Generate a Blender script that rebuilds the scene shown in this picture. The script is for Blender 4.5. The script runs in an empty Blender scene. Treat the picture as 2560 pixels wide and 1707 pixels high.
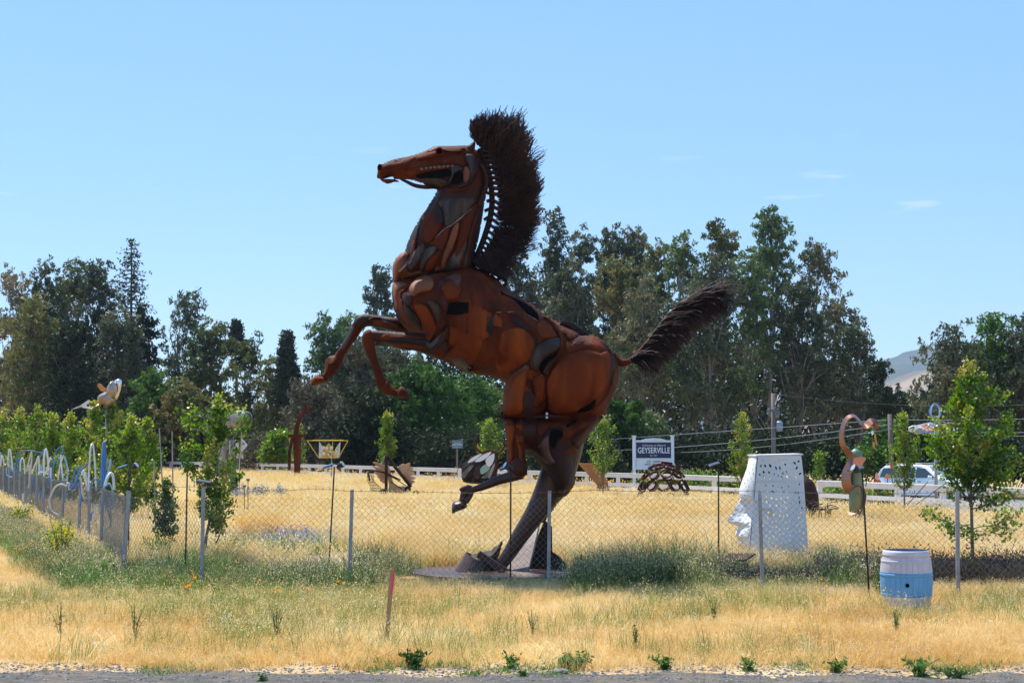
import bpy, bmesh, math, random
import numpy as np
from math import radians, sin, cos, pi, sqrt, atan
from mathutils import Vector, Matrix, Euler
from mathutils.bvhtree import BVHTree
from mathutils.geometry import delaunay_2d_cdt
random.seed(7)
rng = np.random.default_rng(7)
S = bpy.context.scene
COL = S.collection

# ---------------------------------------------------------------- camera, sky, sun, exposure
FP, CZ, HY = 3900.0, 2.4, 1111.0          # focal length in px of a 2560 wide picture, eye height, horizon row
PITCH = atan((HY - 853.5) / FP)
cam_d = bpy.data.cameras.new('camera')
cam_d.sensor_width = 36.0
cam_d.lens = FP / 2560 * 36.0
cam_d.clip_end = 30000
cam = bpy.data.objects.new('camera', cam_d)
cam.location = (0, 0, CZ)
cam.rotation_euler = (radians(90) + PITCH, 0, 0)
COL.objects.link(cam)
S.camera = cam

SUN_EL, SUN_AZ = radians(60), radians(-33)   # azimuth from +Y (away from the camera) towards +X
sd = Vector((sin(SUN_AZ) * cos(SUN_EL), cos(SUN_AZ) * cos(SUN_EL), sin(SUN_EL)))
w = bpy.data.worlds.new('World')
S.world = w
w.use_nodes = True
nt = w.node_tree
bg = nt.nodes['Background']
sky = nt.nodes.new('ShaderNodeTexSky')
sky.sky_type = 'NISHITA'
sky.sun_disc = False
sky.sun_elevation = SUN_EL
sky.sun_rotation = SUN_AZ
sky.altitude = 0
sky.air_density = 1.0
sky.dust_density = 0.0
sky.ozone_density = 2.6
bg.inputs['Strength'].default_value = 0.125
# a few faint wisps of cloud, low over the trees
tc = nt.nodes.new('ShaderNodeTexCoord')
mp = nt.nodes.new('ShaderNodeMapping')
mp.inputs['Scale'].default_value = (14, 14, 95)
nz = nt.nodes.new('ShaderNodeTexNoise')
nz.inputs['Scale'].default_value = 1.0
nz.inputs['Detail'].default_value = 5
rp = nt.nodes.new('ShaderNodeValToRGB')
rp.color_ramp.elements[0].position = 0.66
rp.color_ramp.elements[1].position = 0.83
sep = nt.nodes.new('ShaderNodeSeparateXYZ')
band = nt.nodes.new('ShaderNodeValToRGB')
e = band.color_ramp.elements
e[0].position = 0.10; e[0].color = (0, 0, 0, 1)
e[1].position = 0.13; e[1].color = (1, 1, 1, 1)
e2 = e.new(0.17); e2.color = (1, 1, 1, 1)
e3 = e.new(0.20); e3.color = (0, 0, 0, 1)
mul = nt.nodes.new('ShaderNodeMath'); mul.operation = 'MULTIPLY'
mul2 = nt.nodes.new('ShaderNodeMath'); mul2.operation = 'MULTIPLY'; mul2.inputs[1].default_value = 0.5
mx = nt.nodes.new('ShaderNodeMix'); mx.data_type = 'RGBA'
mx.inputs[7].default_value = (6.5, 6.3, 6.6, 1)
L = nt.links.new
L(tc.outputs['Generated'], mp.inputs['Vector']); L(mp.outputs[0], nz.inputs['Vector']); L(nz.outputs[0], rp.inputs[0])
L(tc.outputs['Generated'], sep.inputs[0]); L(sep.outputs['Z'], band.inputs[0])
L(rp.outputs[0], mul.inputs[0]); L(band.outputs[0], mul.inputs[1]); L(mul.outputs[0], mul2.inputs[0])
hsv = nt.nodes.new('ShaderNodeHueSaturation'); hsv.inputs['Saturation'].default_value = 1.2; hsv.inputs['Hue'].default_value = 0.510
soft = nt.nodes.new('ShaderNodeMix'); soft.data_type = 'RGBA'; soft.inputs[0].default_value = 0.6; soft.inputs[7].default_value = (1.72, 3.40, 5.9, 1)   # milky summer sky, even over the whole dome
L(sky.outputs[0], hsv.inputs['Color']); L(hsv.outputs[0], soft.inputs[6]); L(mul2.outputs[0], mx.inputs[0]); L(soft.outputs[2], mx.inputs[6]); L(mx.outputs[2], bg.inputs['Color'])

sl = bpy.data.lights.new('sun', 'SUN')
sl.energy = 5.0
sl.angle = radians(0.5)
sl.color = (1.0, 0.95, 0.87)
so = bpy.data.objects.new('sun', sl)
so.rotation_euler = sd.to_track_quat('Z', 'Y').to_euler()
COL.objects.link(so)
S.view_settings.view_transform = 'Standard'
S.view_settings.look = 'None'
S.view_settings.gamma = 1
S.view_settings.exposure = 0.55
S.view_settings.use_curve_mapping = False
S.cycles.max_bounces = 8
S.cycles.transparent_max_bounces = 8

# ---------------------------------------------------------------- helpers
CP, SP = cos(PITCH), sin(PITCH)
def ray(x, y):
    dx, dy = (x - 1280) / FP, -(y - 853.5) / FP
    return (dx, CP - dy * SP, SP + dy * CP)
def at(x, y, Y):
    d = ray(x, y); t = Y / d[1]
    return Vector((t * d[0], Y, CZ + t * d[2]))
def gat(x, y):
    d = ray(x, y); t = -CZ / d[2]
    return Vector((t * d[0], t * d[1], 0))
def gx(x, Y, z=0.0):                # world X of picture column x at distance Y, height z
    return (x - 1280) / FP * (Y * CP + (z - CZ) * SP)
def gp(x, Y): return Vector((gx(x, Y), Y, 0))
def Zm(ox, oy, s, pts):
    return [(ox + p[0] / s, oy + p[1] / s) + tuple(p[2:]) for p in pts]
def crom(pts, n=6, closed=False):
    P = [Vector(p) for p in pts]; N = len(P); out = []
    segs = N if closed else N - 1
    for i in range(segs):
        if closed: a, b, c, d = P[(i-1) % N], P[i], P[(i+1) % N], P[(i+2) % N]
        else: a, b, c, d = P[max(i-1, 0)], P[i], P[i+1], P[min(i+2, N-1)]
        for k in range(n):
            t = k / n
            out.append(0.5 * ((2*b) + (c-a)*t + (2*a-5*b+4*c-d)*t*t + (3*b-a-3*c+d)*t**3))
    if not closed: out.append(P[-1])
    return out

def nodes_mat(name):
    m = bpy.data.materials.new(name); m.use_nodes = True
    return m, m.node_tree, m.node_tree.nodes['Principled BSDF']
MATS = {}
def mat(name, c1, c2=None, rough=0.7, metal=0.0, scale=3.0, bump=0.0, bscale=None, lo=0.35, hi=0.65, stretch=(1, 1, 1), c3=None, spec=0.5, detail=6, coat=0):
    m, t, b = nodes_mat(name)
    n = t.nodes; l = t.links.new
    geo = n.new('ShaderNodeNewGeometry'); mp = n.new('ShaderNodeMapping'); mp.inputs['Scale'].default_value = stretch
    l(geo.outputs['Position'], mp.inputs['Vector'])
    b.inputs['Roughness'].default_value = rough; b.inputs['Metallic'].default_value = metal
    b.inputs['Specular IOR Level'].default_value = spec
    if coat: b.inputs['Coat Weight'].default_value = coat
    if c2 is None: b.inputs['Base Color'].default_value = (*c1, 1)
    else:
        no = n.new('ShaderNodeTexNoise'); no.inputs['Scale'].default_value = scale; no.inputs['Detail'].default_value = detail
        l(mp.outputs[0], no.inputs['Vector'])
        r = n.new('ShaderNodeValToRGB'); e = r.color_ramp.elements
        e[0].position = lo; e[0].color = (*c1, 1); e[1].position = hi; e[1].color = (*c2, 1)
        l(no.outputs[0], r.inputs[0]); out = r.outputs[0]
        if c3:
            n2 = n.new('ShaderNodeTexNoise'); n2.inputs['Scale'].default_value = scale * 0.31; n2.inputs['Detail'].default_value = 4
            mp2 = n.new('ShaderNodeMapping'); mp2.inputs['Location'].default_value = (7.3, 2.1, 4.4)
            l(mp.outputs[0], mp2.inputs[0]); l(mp2.outputs[0], n2.inputs['Vector'])
            r2 = n.new('ShaderNodeValToRGB'); r2.color_ramp.elements[0].position = 0.45; r2.color_ramp.elements[1].position = 0.66
            l(n2.outputs[0], r2.inputs[0]); mx = n.new('ShaderNodeMix'); mx.data_type = 'RGBA'
            l(r2.outputs[0], mx.inputs[0]); l(out, mx.inputs[6]); mx.inputs[7].default_value = (*c3, 1); out = mx.outputs[2]
        l(out, b.inputs['Base Color'])
    if bump:
        nb = n.new('ShaderNodeTexNoise'); nb.inputs['Scale'].default_value = bscale or scale * 4; nb.inputs['Detail'].default_value = 5
        l(mp.outputs[0], nb.inputs['Vector']); bp = n.new('ShaderNodeBump'); bp.inputs['Strength'].default_value = bump; bp.inputs['Distance'].default_value = 0.03
        l(nb.outputs[0], bp.inputs['Height']); l(bp.outputs[0], b.inputs['Normal'])
    MATS[name] = m
    return m
def leafmat(name, cs, scale=0.5, trans=0.35, rough=0.55, tboost=1.3, spec=0.25):
    """cs: colours mixed by world noise and by a random value per leaf island / instance."""
    m, t, b = nodes_mat(name); n = t.nodes; l = t.links.new
    geo = n.new('ShaderNodeNewGeometry'); oi = n.new('ShaderNodeObjectInfo')
    no = n.new('ShaderNodeTexNoise'); no.inputs['Scale'].default_value = scale; no.inputs['Detail'].default_value = 3
    l(geo.outputs['Position'], no.inputs['Vector'])
    a = n.new('ShaderNodeMath'); a.operation = 'MULTIPLY_ADD'; a.inputs[1].default_value = 0.34; l(geo.outputs['Random Per Island'], a.inputs[0]); l(no.outputs[0], a.inputs[2])
    a2 = n.new('ShaderNodeMath'); a2.operation = 'MULTIPLY_ADD'; a2.inputs[1].default_value = 0.22; l(oi.outputs['Random'], a2.inputs[0]); l(a.outputs[0], a2.inputs[2])
    r = n.new('ShaderNodeValToRGB'); e = r.color_ramp.elements
    k = len(cs)
    for i, c in enumerate(cs):
        p = 0.48 + 0.56 * i / (k - 1)
        if i < 2: e[i].position = min(p, 1); e[i].color = (*c, 1)
        else: q = e.new(min(p, 1)); q.color = (*c, 1)
    l(a2.outputs[0], r.inputs[0]); l(r.outputs[0], b.inputs['Base Color'])
    b.inputs['Roughness'].default_value = rough; b.inputs['Specular IOR Level'].default_value = spec
    tr = n.new('ShaderNodeBsdfTranslucent'); ms = n.new('ShaderNodeMixShader'); ms.inputs[0].default_value = trans
    hs = n.new('ShaderNodeHueSaturation'); hs.inputs['Value'].default_value = tboost; hs.inputs['Saturation'].default_value = 1.1
    l(r.outputs[0], hs.inputs['Color']); l(hs.outputs[0], tr.inputs['Color'])
    l(b.outputs[0], ms.inputs[1]); l(tr.outputs[0], ms.inputs[2]); l(ms.outputs[0], n['Material Output'].inputs['Surface'])
    MATS[name] = m
    return m

def tag(o, label=None, cat=None, group=None, kind=None):
    if label: o['label'] = label
    if cat: o['category'] = cat
    if group: o['group'] = group
    if kind: o['kind'] = kind
    return o
def thing(name, label, cat, loc=(0, 0, 0), group=None):
    o = bpy.data.objects.new(name, None); o.empty_display_size = 0.3
    o.location = loc; COL.objects.link(o)
    return tag(o, label, cat, group)
def dup(root, loc, rz=0.0, label=None, scale=None):
    r = root.copy(); COL.objects.link(r); r.location = loc; r.rotation_euler = (0, 0, rz)
    if scale: r.scale = (scale,) * 3
    if label: r['label'] = label
    for ch in list(root.children):
        c = ch.copy(); COL.objects.link(c); c.parent = r
        for g in ch.children:
            d = g.copy(); COL.objects.link(d); d.parent = c
    return r
def gloc(o):
    v = Vector(o.location)
    return v + (gloc(o.parent) if o.parent else Vector((0, 0, 0)))

class MB:
    """collects shapes in world coordinates; build() links ONE mesh object"""
    def __init__(s): s.v = []; s.f = []
    def add(s, vs, fs):
        k = len(s.v); s.v += [tuple(p) for p in vs]; s.f += [tuple(i + k for i in f) for f in fs]; return s
    def box(s, c, d, rz=0.0, rot=None):
        M = Euler((0, 0, rz)).to_matrix() if rot is None else Euler(rot).to_matrix()
        vs = [Vector(c) + M @ Vector((sx*d[0]/2, sy*d[1]/2, sz*d[2]/2)) for sz in (-1, 1) for sy in (-1, 1) for sx in (-1, 1)]
        return s.add(vs, [(0, 2, 3, 1), (4, 5, 7, 6), (0, 1, 5, 4), (2, 6, 7, 3), (0, 4, 6, 2), (1, 3, 7, 5)])
    def beam(s, a, b, w_, h_):      # box from a to b; w_ across, h_ roughly up
        a, b = Vector(a), Vector(b); d = (b - a).normalized()
        up = Vector((0, 0, 1)) if abs(d.z) < 0.95 else Vector((0, 1, 0))
        sx = d.cross(up).normalized(); u = sx.cross(d)
        vs = [p + sx*(i*w_/2) + u*(j*h_/2) for p in (a, b) for (i, j) in ((-1, -1), (1, -1), (1, 1), (-1, 1))]
        return s.add(vs, [(3, 2, 1, 0), (4, 5, 6, 7), (0, 1, 5, 4), (1, 2, 6, 5), (2, 3, 7, 6), (3, 0, 4, 7)])
    def tube(s, pts, r, n=8, cap=True, flat=1.0):
        P = [Vector(p) for p in pts]; N = len(P)
        R = [r]*N if not hasattr(r, '__len__') else list(r)
        k = len(s.v); prev = None
        for i, p in enumerate(P):
            d = (P[min(i+1, N-1)] - P[max(i-1, 0)])
            d = d.normalized() if d.length > 1e-9 else Vector((0, 0, 1))
            if prev is None:
                prev = Vector((0, 1, 0)) if abs(d.y) < 0.9 else Vector((1, 0, 0))
            u = (prev - d * prev.dot(d)); u = u.normalized() if u.length > 1e-6 else d.orthogonal().normalized()
            prev = u; v_ = d.cross(u)
            for j in range(n):
                a = 2*pi*j/n
                s.v.append(tuple(p + u*(R[i]*flat*cos(a)) + v_*(R[i]*sin(a))))
        for i in range(N-1):
            for j in range(n):
                a = k+i*n+j; b = k+i*n+(j+1) % n
                s.f.append((a, b, b+n, a+n))
        if cap and n > 2:
            s.f.append(tuple(k+j for j in range(n))[::-1]); s.f.append(tuple(k+(N-1)*n+j for j in range(n)))
        return s
    def lathe(s, c, prof, n=16, axis='z', cap=True):   # prof: (r, h)
        k = len(s.v); c = Vector(c)
        for r, h in prof:
            for j in range(n):
                a = 2*pi*j/n
                q = (r*cos(a), r*sin(a), h)
                if axis == 'x': q = (h, r*cos(a), r*sin(a))
                if axis == 'y': q = (r*cos(a), h, r*sin(a))
                s.v.append(tuple(c + Vector(q)))
        for i in range(len(prof)-1):
            for j in range(n):
                a = k+i*n+j; b = k+i*n+(j+1) % n
                s.f.append((a, b, b+n, a+n))
        if cap:
            s.f.append(tuple(k+j for j in range(n))[::-1]); s.f.append(tuple(k+(len(prof)-1)*n+j for j in range(n)))
        return s
    def prism(s, poly, d):          # poly: world points (planar), d: extrusion vector
        k = len(s.v); n = len(poly); d = Vector(d)
        s.v += [tuple(p) for p in poly] + [tuple(Vector(p)+d) for p in poly]
        s.f.append(tuple(range(k, k+n))); s.f.append(tuple(range(k+n, k+2*n))[::-1])
        for i in range(n):
            j = (i+1) % n; s.f.append((k+i, k+n+i, k+n+j, k+j))
        return s
    def build(s, name, m, parent=None, smooth=False, label=None, kind=None, bevel=0):
        me = bpy.data.meshes.new(name)
        off = gloc(parent) if parent else Vector((0, 0, 0))
        V = np.array(s.v, dtype=np.float64) - np.array(off)
        me.from_pydata(V.tolist(), [], s.f)
        me.materials.append(MATS[m] if isinstance(m, str) else m)
        if smooth: me.shade_smooth()
        me.update()
        o = bpy.data.objects.new(name, me); COL.objects.link(o)
        if parent: o.parent = parent
        if bevel:
            b = o.modifiers.new('b', 'BEVEL'); b.width = bevel; b.segments = 1; b.limit_method = 'ANGLE'
        if label: o['label'] = label
        if kind: o['kind'] = kind
        return o
def fastmesh(name, V, F, m, parent=None, smooth=False):
    """V: n x 3 array, F: m x k array (all faces with k corners)"""
    me = bpy.data.meshes.new(name)
    off = gloc(parent) if parent else Vector((0, 0, 0))
    V = np.asarray(V, dtype=np.float32) - np.array(off, dtype=np.float32)
    k = F.shape[1]
    me.vertices.add(len(V)); me.vertices.foreach_set('co', V.ravel())
    me.loops.add(F.size); me.loops.foreach_set('vertex_index', F.ravel().astype(np.int32))
    me.polygons.add(len(F)); me.polygons.foreach_set('loop_start', np.arange(0, F.size, k, dtype=np.int32))
    me.update(calc_edges=True)
    me.materials.append(MATS[m] if isinstance(m, str) else m)
    if smooth: me.shade_smooth()
    o = bpy.data.objects.new(name, me); COL.objects.link(o)
    if parent: o.parent = parent
    return o
def unit(a): return a / np.maximum(np.linalg.norm(a, axis=1, keepdims=True), 1e-9)
def leafquads(C, Ls, Ws, droop=0.0, flat=0.0):
    """diamond leaves at centres C"""
    n = len(C)
    a = unit(rng.normal(size=(n, 3)) * np.array([1, 1, 1 - flat]) + np.array([0, 0, -droop]))
    b = unit(np.cross(a, rng.normal(size=(n, 3))))
    Ls = np.asarray(Ls).reshape(-1, 1); Ws = np.asarray(Ws).reshape(-1, 1)
    V = np.stack([C - a*Ls, C + b*Ws, C + a*Ls, C - b*Ws], 1).reshape(-1, 3)
    return V, np.arange(4*n).reshape(n, 4)
def mapleleaves(C, Ls):
    """five-lobed flat leaves (a 10 corner star of low depth), one polygon each"""
    n = len(C)
    a = unit(rng.normal(size=(n, 3)) + np.array([0, 0, -0.5])); b = unit(np.cross(a, rng.normal(size=(n, 3))))
    k = 9; V = []
    for j in range(k):
        ang = 2*pi*j/k; r = 1.0 if j % 2 == 0 else 0.52
        V.append(C + (a*cos(ang)*r + b*sin(ang)*r) * np.asarray(Ls).reshape(-1, 1))
    return np.stack(V, 1).reshape(-1, 3), np.arange(k*n).reshape(n, k)

def sdist(P, poly):
    """signed distance (inside positive) and nearest boundary point, vectorised"""
    A = np.array(poly, float)[:, :2]; B = np.roll(A, -1, 0)
    best = np.full(len(P), 1e18); near = np.zeros((len(P), 2)); ins = np.zeros(len(P), bool)
    for a, b in zip(A, B):
        ab = b - a; L2 = max((ab**2).sum(), 1e-12)
        t = np.clip(((P - a) @ ab) / L2, 0, 1)
        q = a + t[:, None]*ab; d = ((P - q)**2).sum(1)
        k = d < best; best[k] = d[k]; near[k] = q[k]
        c = ((a[1] > P[:, 1]) != (b[1] > P[:, 1]))
        with np.errstate(divide='ignore', invalid='ignore'):
            xi = (b[0]-a[0])*(P[:, 1]-a[1])/(b[1]-a[1]) + a[0]
        ins ^= c & (P[:, 0] < xi)
    d = np.sqrt(best); return np.where(ins, d, -d), near
def grid_poly(poly, h):
    """grid of cells inside a polygon, its rim snapped to the outline"""
    A = np.array(poly, float)[:, :2]
    x0, y0 = A.min(0) - h; x1, y1 = A.max(0) + h
    nx, ny = int((x1-x0)/h)+2, int((y1-y0)/h)+2
    X, Y = np.meshgrid(x0 + np.arange(nx)*h, y0 + np.arange(ny)*h)
    P = np.stack([X.ravel(), Y.ravel()], 1)
    d, near = sdist(P, A)
    i = np.arange((nx-1)*(ny-1)); r, c = i // (nx-1), i % (nx-1); a = r*nx + c
    Q = np.stack([a, a+1, a+nx+1, a+nx], 1)
    keep = (d[Q] > -0.62*h).all(1) & (d[Q].max(1) > 0.1*h)
    Q = Q[keep]
    snap = d < 0.45*h
    P = P.copy(); P[snap] = near[snap]; d = np.where(snap, 0, d)
    used = np.unique(Q); re = -np.ones(len(P), int); re[used] = np.arange(len(used))
    Q = re[Q]; P = P[used]; d = d[used]
    E = np.concatenate([Q[:, [0, 1]], Q[:, [1, 2]], Q[:, [2, 3]], Q[:, [3, 0]]])
    key = {}
    for u, v in E.tolist():
        if (v, u) in key: del key[(v, u)]
        else: key[(u, v)] = 1
    rim = np.array(list(key.keys())) if key else np.zeros((0, 2), int)
    onrim = np.zeros(len(P), bool)
    if len(rim): onrim[rim.ravel()] = True
    return P, d, Q, rim, onrim
def at_np(P, Y):
    dx = (P[:, 0]-1280)/FP; dy = -(P[:, 1]-853.5)/FP
    t = Y/(CP - dy*SP)
    return np.stack([t*dx, np.broadcast_to(Y, t.shape), CZ + t*(SP + dy*CP)], 1)
BODY = []
def inflate(name, poly, Y0, T, m, parent, h=5.0, R=None, smooth_it=3, curve=4, power=0.5, label=None, body=True, yoff=None):
    """a solid with the given side outline, rounded to half-thickness T (m)"""
    if curve: poly = [tuple(p) for p in crom([(p[0], p[1], 0) for p in poly], curve, True)]
    P, d, Q, rim, onrim = grid_poly(poly, h)
    dm = d.max(); R = R or dm
    u = np.clip(d/R, 0, 1); hh = T*np.power(np.clip(1-(1-u)**2, 0, 1), power)
    hh[onrim] = 0
    # smooth the height
    E = np.concatenate([Q[:, [0, 1]], Q[:, [1, 2]], Q[:, [2, 3]], Q[:, [3, 0]]])
    for _ in range(smooth_it):
        acc = np.zeros(len(P)); cnt = np.zeros(len(P))
        np.add.at(acc, E[:, 0], hh[E[:, 1]]); np.add.at(cnt, E[:, 0], 1)
        np.add.at(acc, E[:, 1], hh[E[:, 0]]); np.add.at(cnt, E[:, 1], 1)
        hn = acc/np.maximum(cnt, 1); hh = np.where(onrim, 0, 0.5*hh+0.5*hn)
    base = at_np(P, Y0)
    sh = yoff(P) if yoff is not None else 0.0
    Fv = base.copy(); Fv[:, 1] -= hh; Bv = base.copy(); Bv[:, 1] += hh
    Fv[:, 1] += sh; Bv[:, 1] += sh
    n = len(P)
    ridx = np.where(onrim)[0]; mapb = np.arange(n) + n
    mapb[ridx] = ridx                      # share the rim
    V = np.concatenate([Fv, Bv]); F = np.concatenate([Q, mapb[Q][:, ::-1]])
    o = fastmesh(name, V, F, m, parent, True)
    if label: o['label'] = label
    if body: BODY.append((V, F))
    return o
def loft(name, pts, Y0, m, parent, n=14, k=4, flat=1.0, body=True, label=None, smooth=True):
    """pts: (x px, y px, radius px[, y offset m]) -> round limb"""
    q = [(p[0], p[1], p[2]) for p in pts]; yo = [p[3] if len(p) > 3 else 0.0 for p in pts]
    c = crom(q, k); yy = crom([(a, 0, 0) for a in yo], k)
    W_, R_ = [], []
    for p, y in zip(c, yy):
        W_.append(at(p[0], p[1], Y0 + y[0])); R_.append(max(p[2], 0.5)*(Y0 + y[0])/FP)
    b = MB(); b.tube(W_, R_, n, True, flat)
    if body: BODY.append((np.array(b.v), b.f))
    return b.build(name, m, parent, smooth, label)
BVH = None
def make_bvh():
    global BVH
    V, F, k = [], [], 0
    for v, f in BODY:
        V += [tuple(p) for p in v]; F += [tuple(int(i)+k for i in q) for q in f]; k = len(V)
    BVH = BVHTree.FromPolygons(V, F)
def hit(x, y):
    d = Vector(ray(x, y)).normalized()
    r = BVH.ray_cast(Vector((0, 0, CZ)), d, 200)
    return r[0]
def plate(poly, m, parent, lift=0.02, dome=0.0, h=3.5, curve=3, name='plate', label=None, Yd=28.0, maxd=0.35, sink=0.08):
    """a shaped sheet of steel lying on the body"""
    if curve: poly = [tuple(p) for p in crom([(p[0], p[1], 0) for p in poly], curve, True)]
    P, d, Q, rim, onrim = grid_poly(poly, h)
    if not len(P): return None
    Yh = np.full(len(P), np.nan)
    for i, (x, y) in enumerate(P):
        q = hit(x, y)
        if q is not None: Yh[i] = q.y
    if np.isnan(Yh).all(): Yh[:] = Yd
    med = np.nanmedian(Yh); Yh = np.where(np.isnan(Yh), np.nanmax(Yh), Yh)
    Yh = np.clip(Yh, med - maxd, med + maxd)
    E = np.concatenate([Q[:, [0, 1]], Q[:, [1, 2]], Q[:, [2, 3]], Q[:, [3, 0]]])
    for _ in range(4):
        acc = np.zeros(len(P)); cnt = np.zeros(len(P))
        np.add.at(acc, E[:, 0], Yh[E[:, 1]]); np.add.at(cnt, E[:, 0], 1); np.add.at(acc, E[:, 1], Yh[E[:, 0]]); np.add.at(cnt, E[:, 1], 1)
        Yh = np.minimum(Yh, 0.5*Yh + 0.5*acc/np.maximum(cnt, 1) + 0.0) if _ < 1 else 0.5*Yh + 0.5*acc/np.maximum(cnt, 1)
    u = np.clip(d/max(d.max(), 1e-6), 0, 1)
    Yf = Yh - lift - dome*np.sqrt(np.clip(1-(1-u)**2, 0, 1))
    Fv = at_np(P, Yf); Bv = at_np(P, Yh + sink)
    n = len(P); F = [tuple(q) for q in Q.tolist()]
    for a, b in rim.tolist(): F.append((b, a, a+n, b+n))
    V = np.concatenate([Fv, Bv])
    mb = MB(); mb.v = [tuple(p) for p in V]; mb.f = F
    o = mb.build(name, m, parent, True, label)
    o.data.update()
    try: o.data.set_sharp_from_angle(angle=radians(50))
    except Exception: pass
    if dome > 0.03: BODY.append((V, F)); 
    return o
def seam(pts, r, m, parent, k=5, lift=0.0, name='weld_seam', rr=None):
    c = crom([(p[0], p[1], 0) for p in pts], k); W_ = []; last = None
    for p in c:
        q = hit(p[0], p[1])
        y = q.y if q is not None else (last if last is not None else 28.0)
        if last is not None and abs(y-last) > 0.5: y = last
        last = y; W_.append(at(p[0], p[1], y - lift))
    n = len(W_)
    R_ = [r*(0.45+0.55*sin(pi*(i+0.6)/(n+0.2))) for i in range(n)]
    return MB().tube(W_, R_, 6).build(name, m, parent, True)
def cdt_panel(outline, holes, mapfn, thick, name, m, parent, smooth=False, label=None, extra=None):
    """flat or bent sheet with real holes. outline/holes are 2D loops; mapfn(u, v, w) -> world"""
    vs, es = [], []
    def loop(L_):
        k = len(vs); n = len(L_)
        vs.extend(Vector((p[0], p[1])) for p in L_); es.extend((k+i, k+(i+1) % n) for i in range(n))
    loop(outline)
    for h_ in holes: loop(h_)
    if extra: vs.extend(Vector(p) for p in extra)
    v2, _, f2 = delaunay_2d_cdt(vs, es, [], 0, 1e-5)[:3]
    P = np.array([(p.x, p.y) for p in v2]); C = np.array([P[list(f)].mean(0) for f in f2])
    ok = sdist(C, outline)[0] > 0
    for h_ in holes: ok &= ~(sdist(C, h_)[0] > 0)
    F = [tuple(f) for f, o_ in zip(f2, ok) if o_]
    n = len(P); edge = {}
    for f in F:
        for i in range(3):
            a, b = f[i], f[(i+1) % 3]
            if (b, a) in edge: del edge[(b, a)]
            else: edge[(a, b)] = 1
    mb = MB(); mb.v = [tuple(mapfn(p[0], p[1], 0.0)) for p in P] + [tuple(mapfn(p[0], p[1], thick)) for p in P]
    mb.f = F + [tuple(i+n for i in f[::-1]) for f in F] + [(b, a, a+n, b+n) for a, b in edge]
    return mb.build(name, m, parent, smooth, label)

# ---------------------------------------------------------------- scatter (grass and other uncountable growth)
def proto_col(name, meshes):
    c = bpy.data.collections.new(name)
    for i, me in enumerate(meshes):
        c.objects.link(bpy.data.objects.new('%s_source_%d' % (name, i), me))
    return c
def scatter(name, P, col, nvar, smin, smax, tilt=0.12, kind='stuff', zs=None):
    n = len(P)
    me = bpy.data.meshes.new(name); me.vertices.add(n); me.vertices.foreach_set('co', np.asarray(P, np.float32).ravel())
    rot = np.stack([rng.normal(0, tilt, n), rng.normal(0, tilt, n), rng.uniform(0, 6.283, n)], 1).astype(np.float32)
    a = me.attributes.new('rot', 'FLOAT_VECTOR', 'POINT'); a.data.foreach_set('vector', rot.ravel())
    sc_ = rng.uniform(smin, smax, n).astype(np.float32) if zs is None else np.asarray(zs, np.float32)
    a = me.attributes.new('scl', 'FLOAT', 'POINT'); a.data.foreach_set('value', sc_)
    a = me.attributes.new('idx', 'INT', 'POINT'); a.data.foreach_set('value', rng.integers(0, nvar, n).astype(np.int32))
    o = bpy.data.objects.new(name, me); COL.objects.link(o); o['kind'] = kind
    g = bpy.data.node_groups.new(name + '_scatter', 'GeometryNodeTree')
    g.interface.new_socket('Geometry', in_out='INPUT', socket_type='NodeSocketGeometry')
    g.interface.new_socket('Geometry', in_out='OUTPUT', socket_type='NodeSocketGeometry')
    N = g.nodes.new; gi = N('NodeGroupInput'); go = N('NodeGroupOutput')
    ip = N('GeometryNodeInstanceOnPoints'); ci = N('GeometryNodeCollectionInfo')
    ci.inputs['Collection'].default_value = col; ci.inputs['Separate Children'].default_value = True; ci.inputs['Reset Children'].default_value = True
    def na(nm, ty):
        q = N('GeometryNodeInputNamedAttribute'); q.data_type = ty; q.inputs['Name'].default_value = nm; return q.outputs['Attribute']
    l = g.links.new
    l(gi.outputs[0], ip.inputs['Points']); l(ci.outputs[0], ip.inputs['Instance']); ip.inputs['Pick Instance'].default_value = True
    l(na('idx', 'INT'), ip.inputs['Instance Index']); l(na('rot', 'FLOAT_VECTOR'), ip.inputs['Rotation']); l(na('scl', 'FLOAT'), ip.inputs['Scale'])
    l(ip.outputs[0], go.inputs[0])
    md = o.modifiers.new('scatter', 'NODES'); md.node_group = g
    return o
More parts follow.
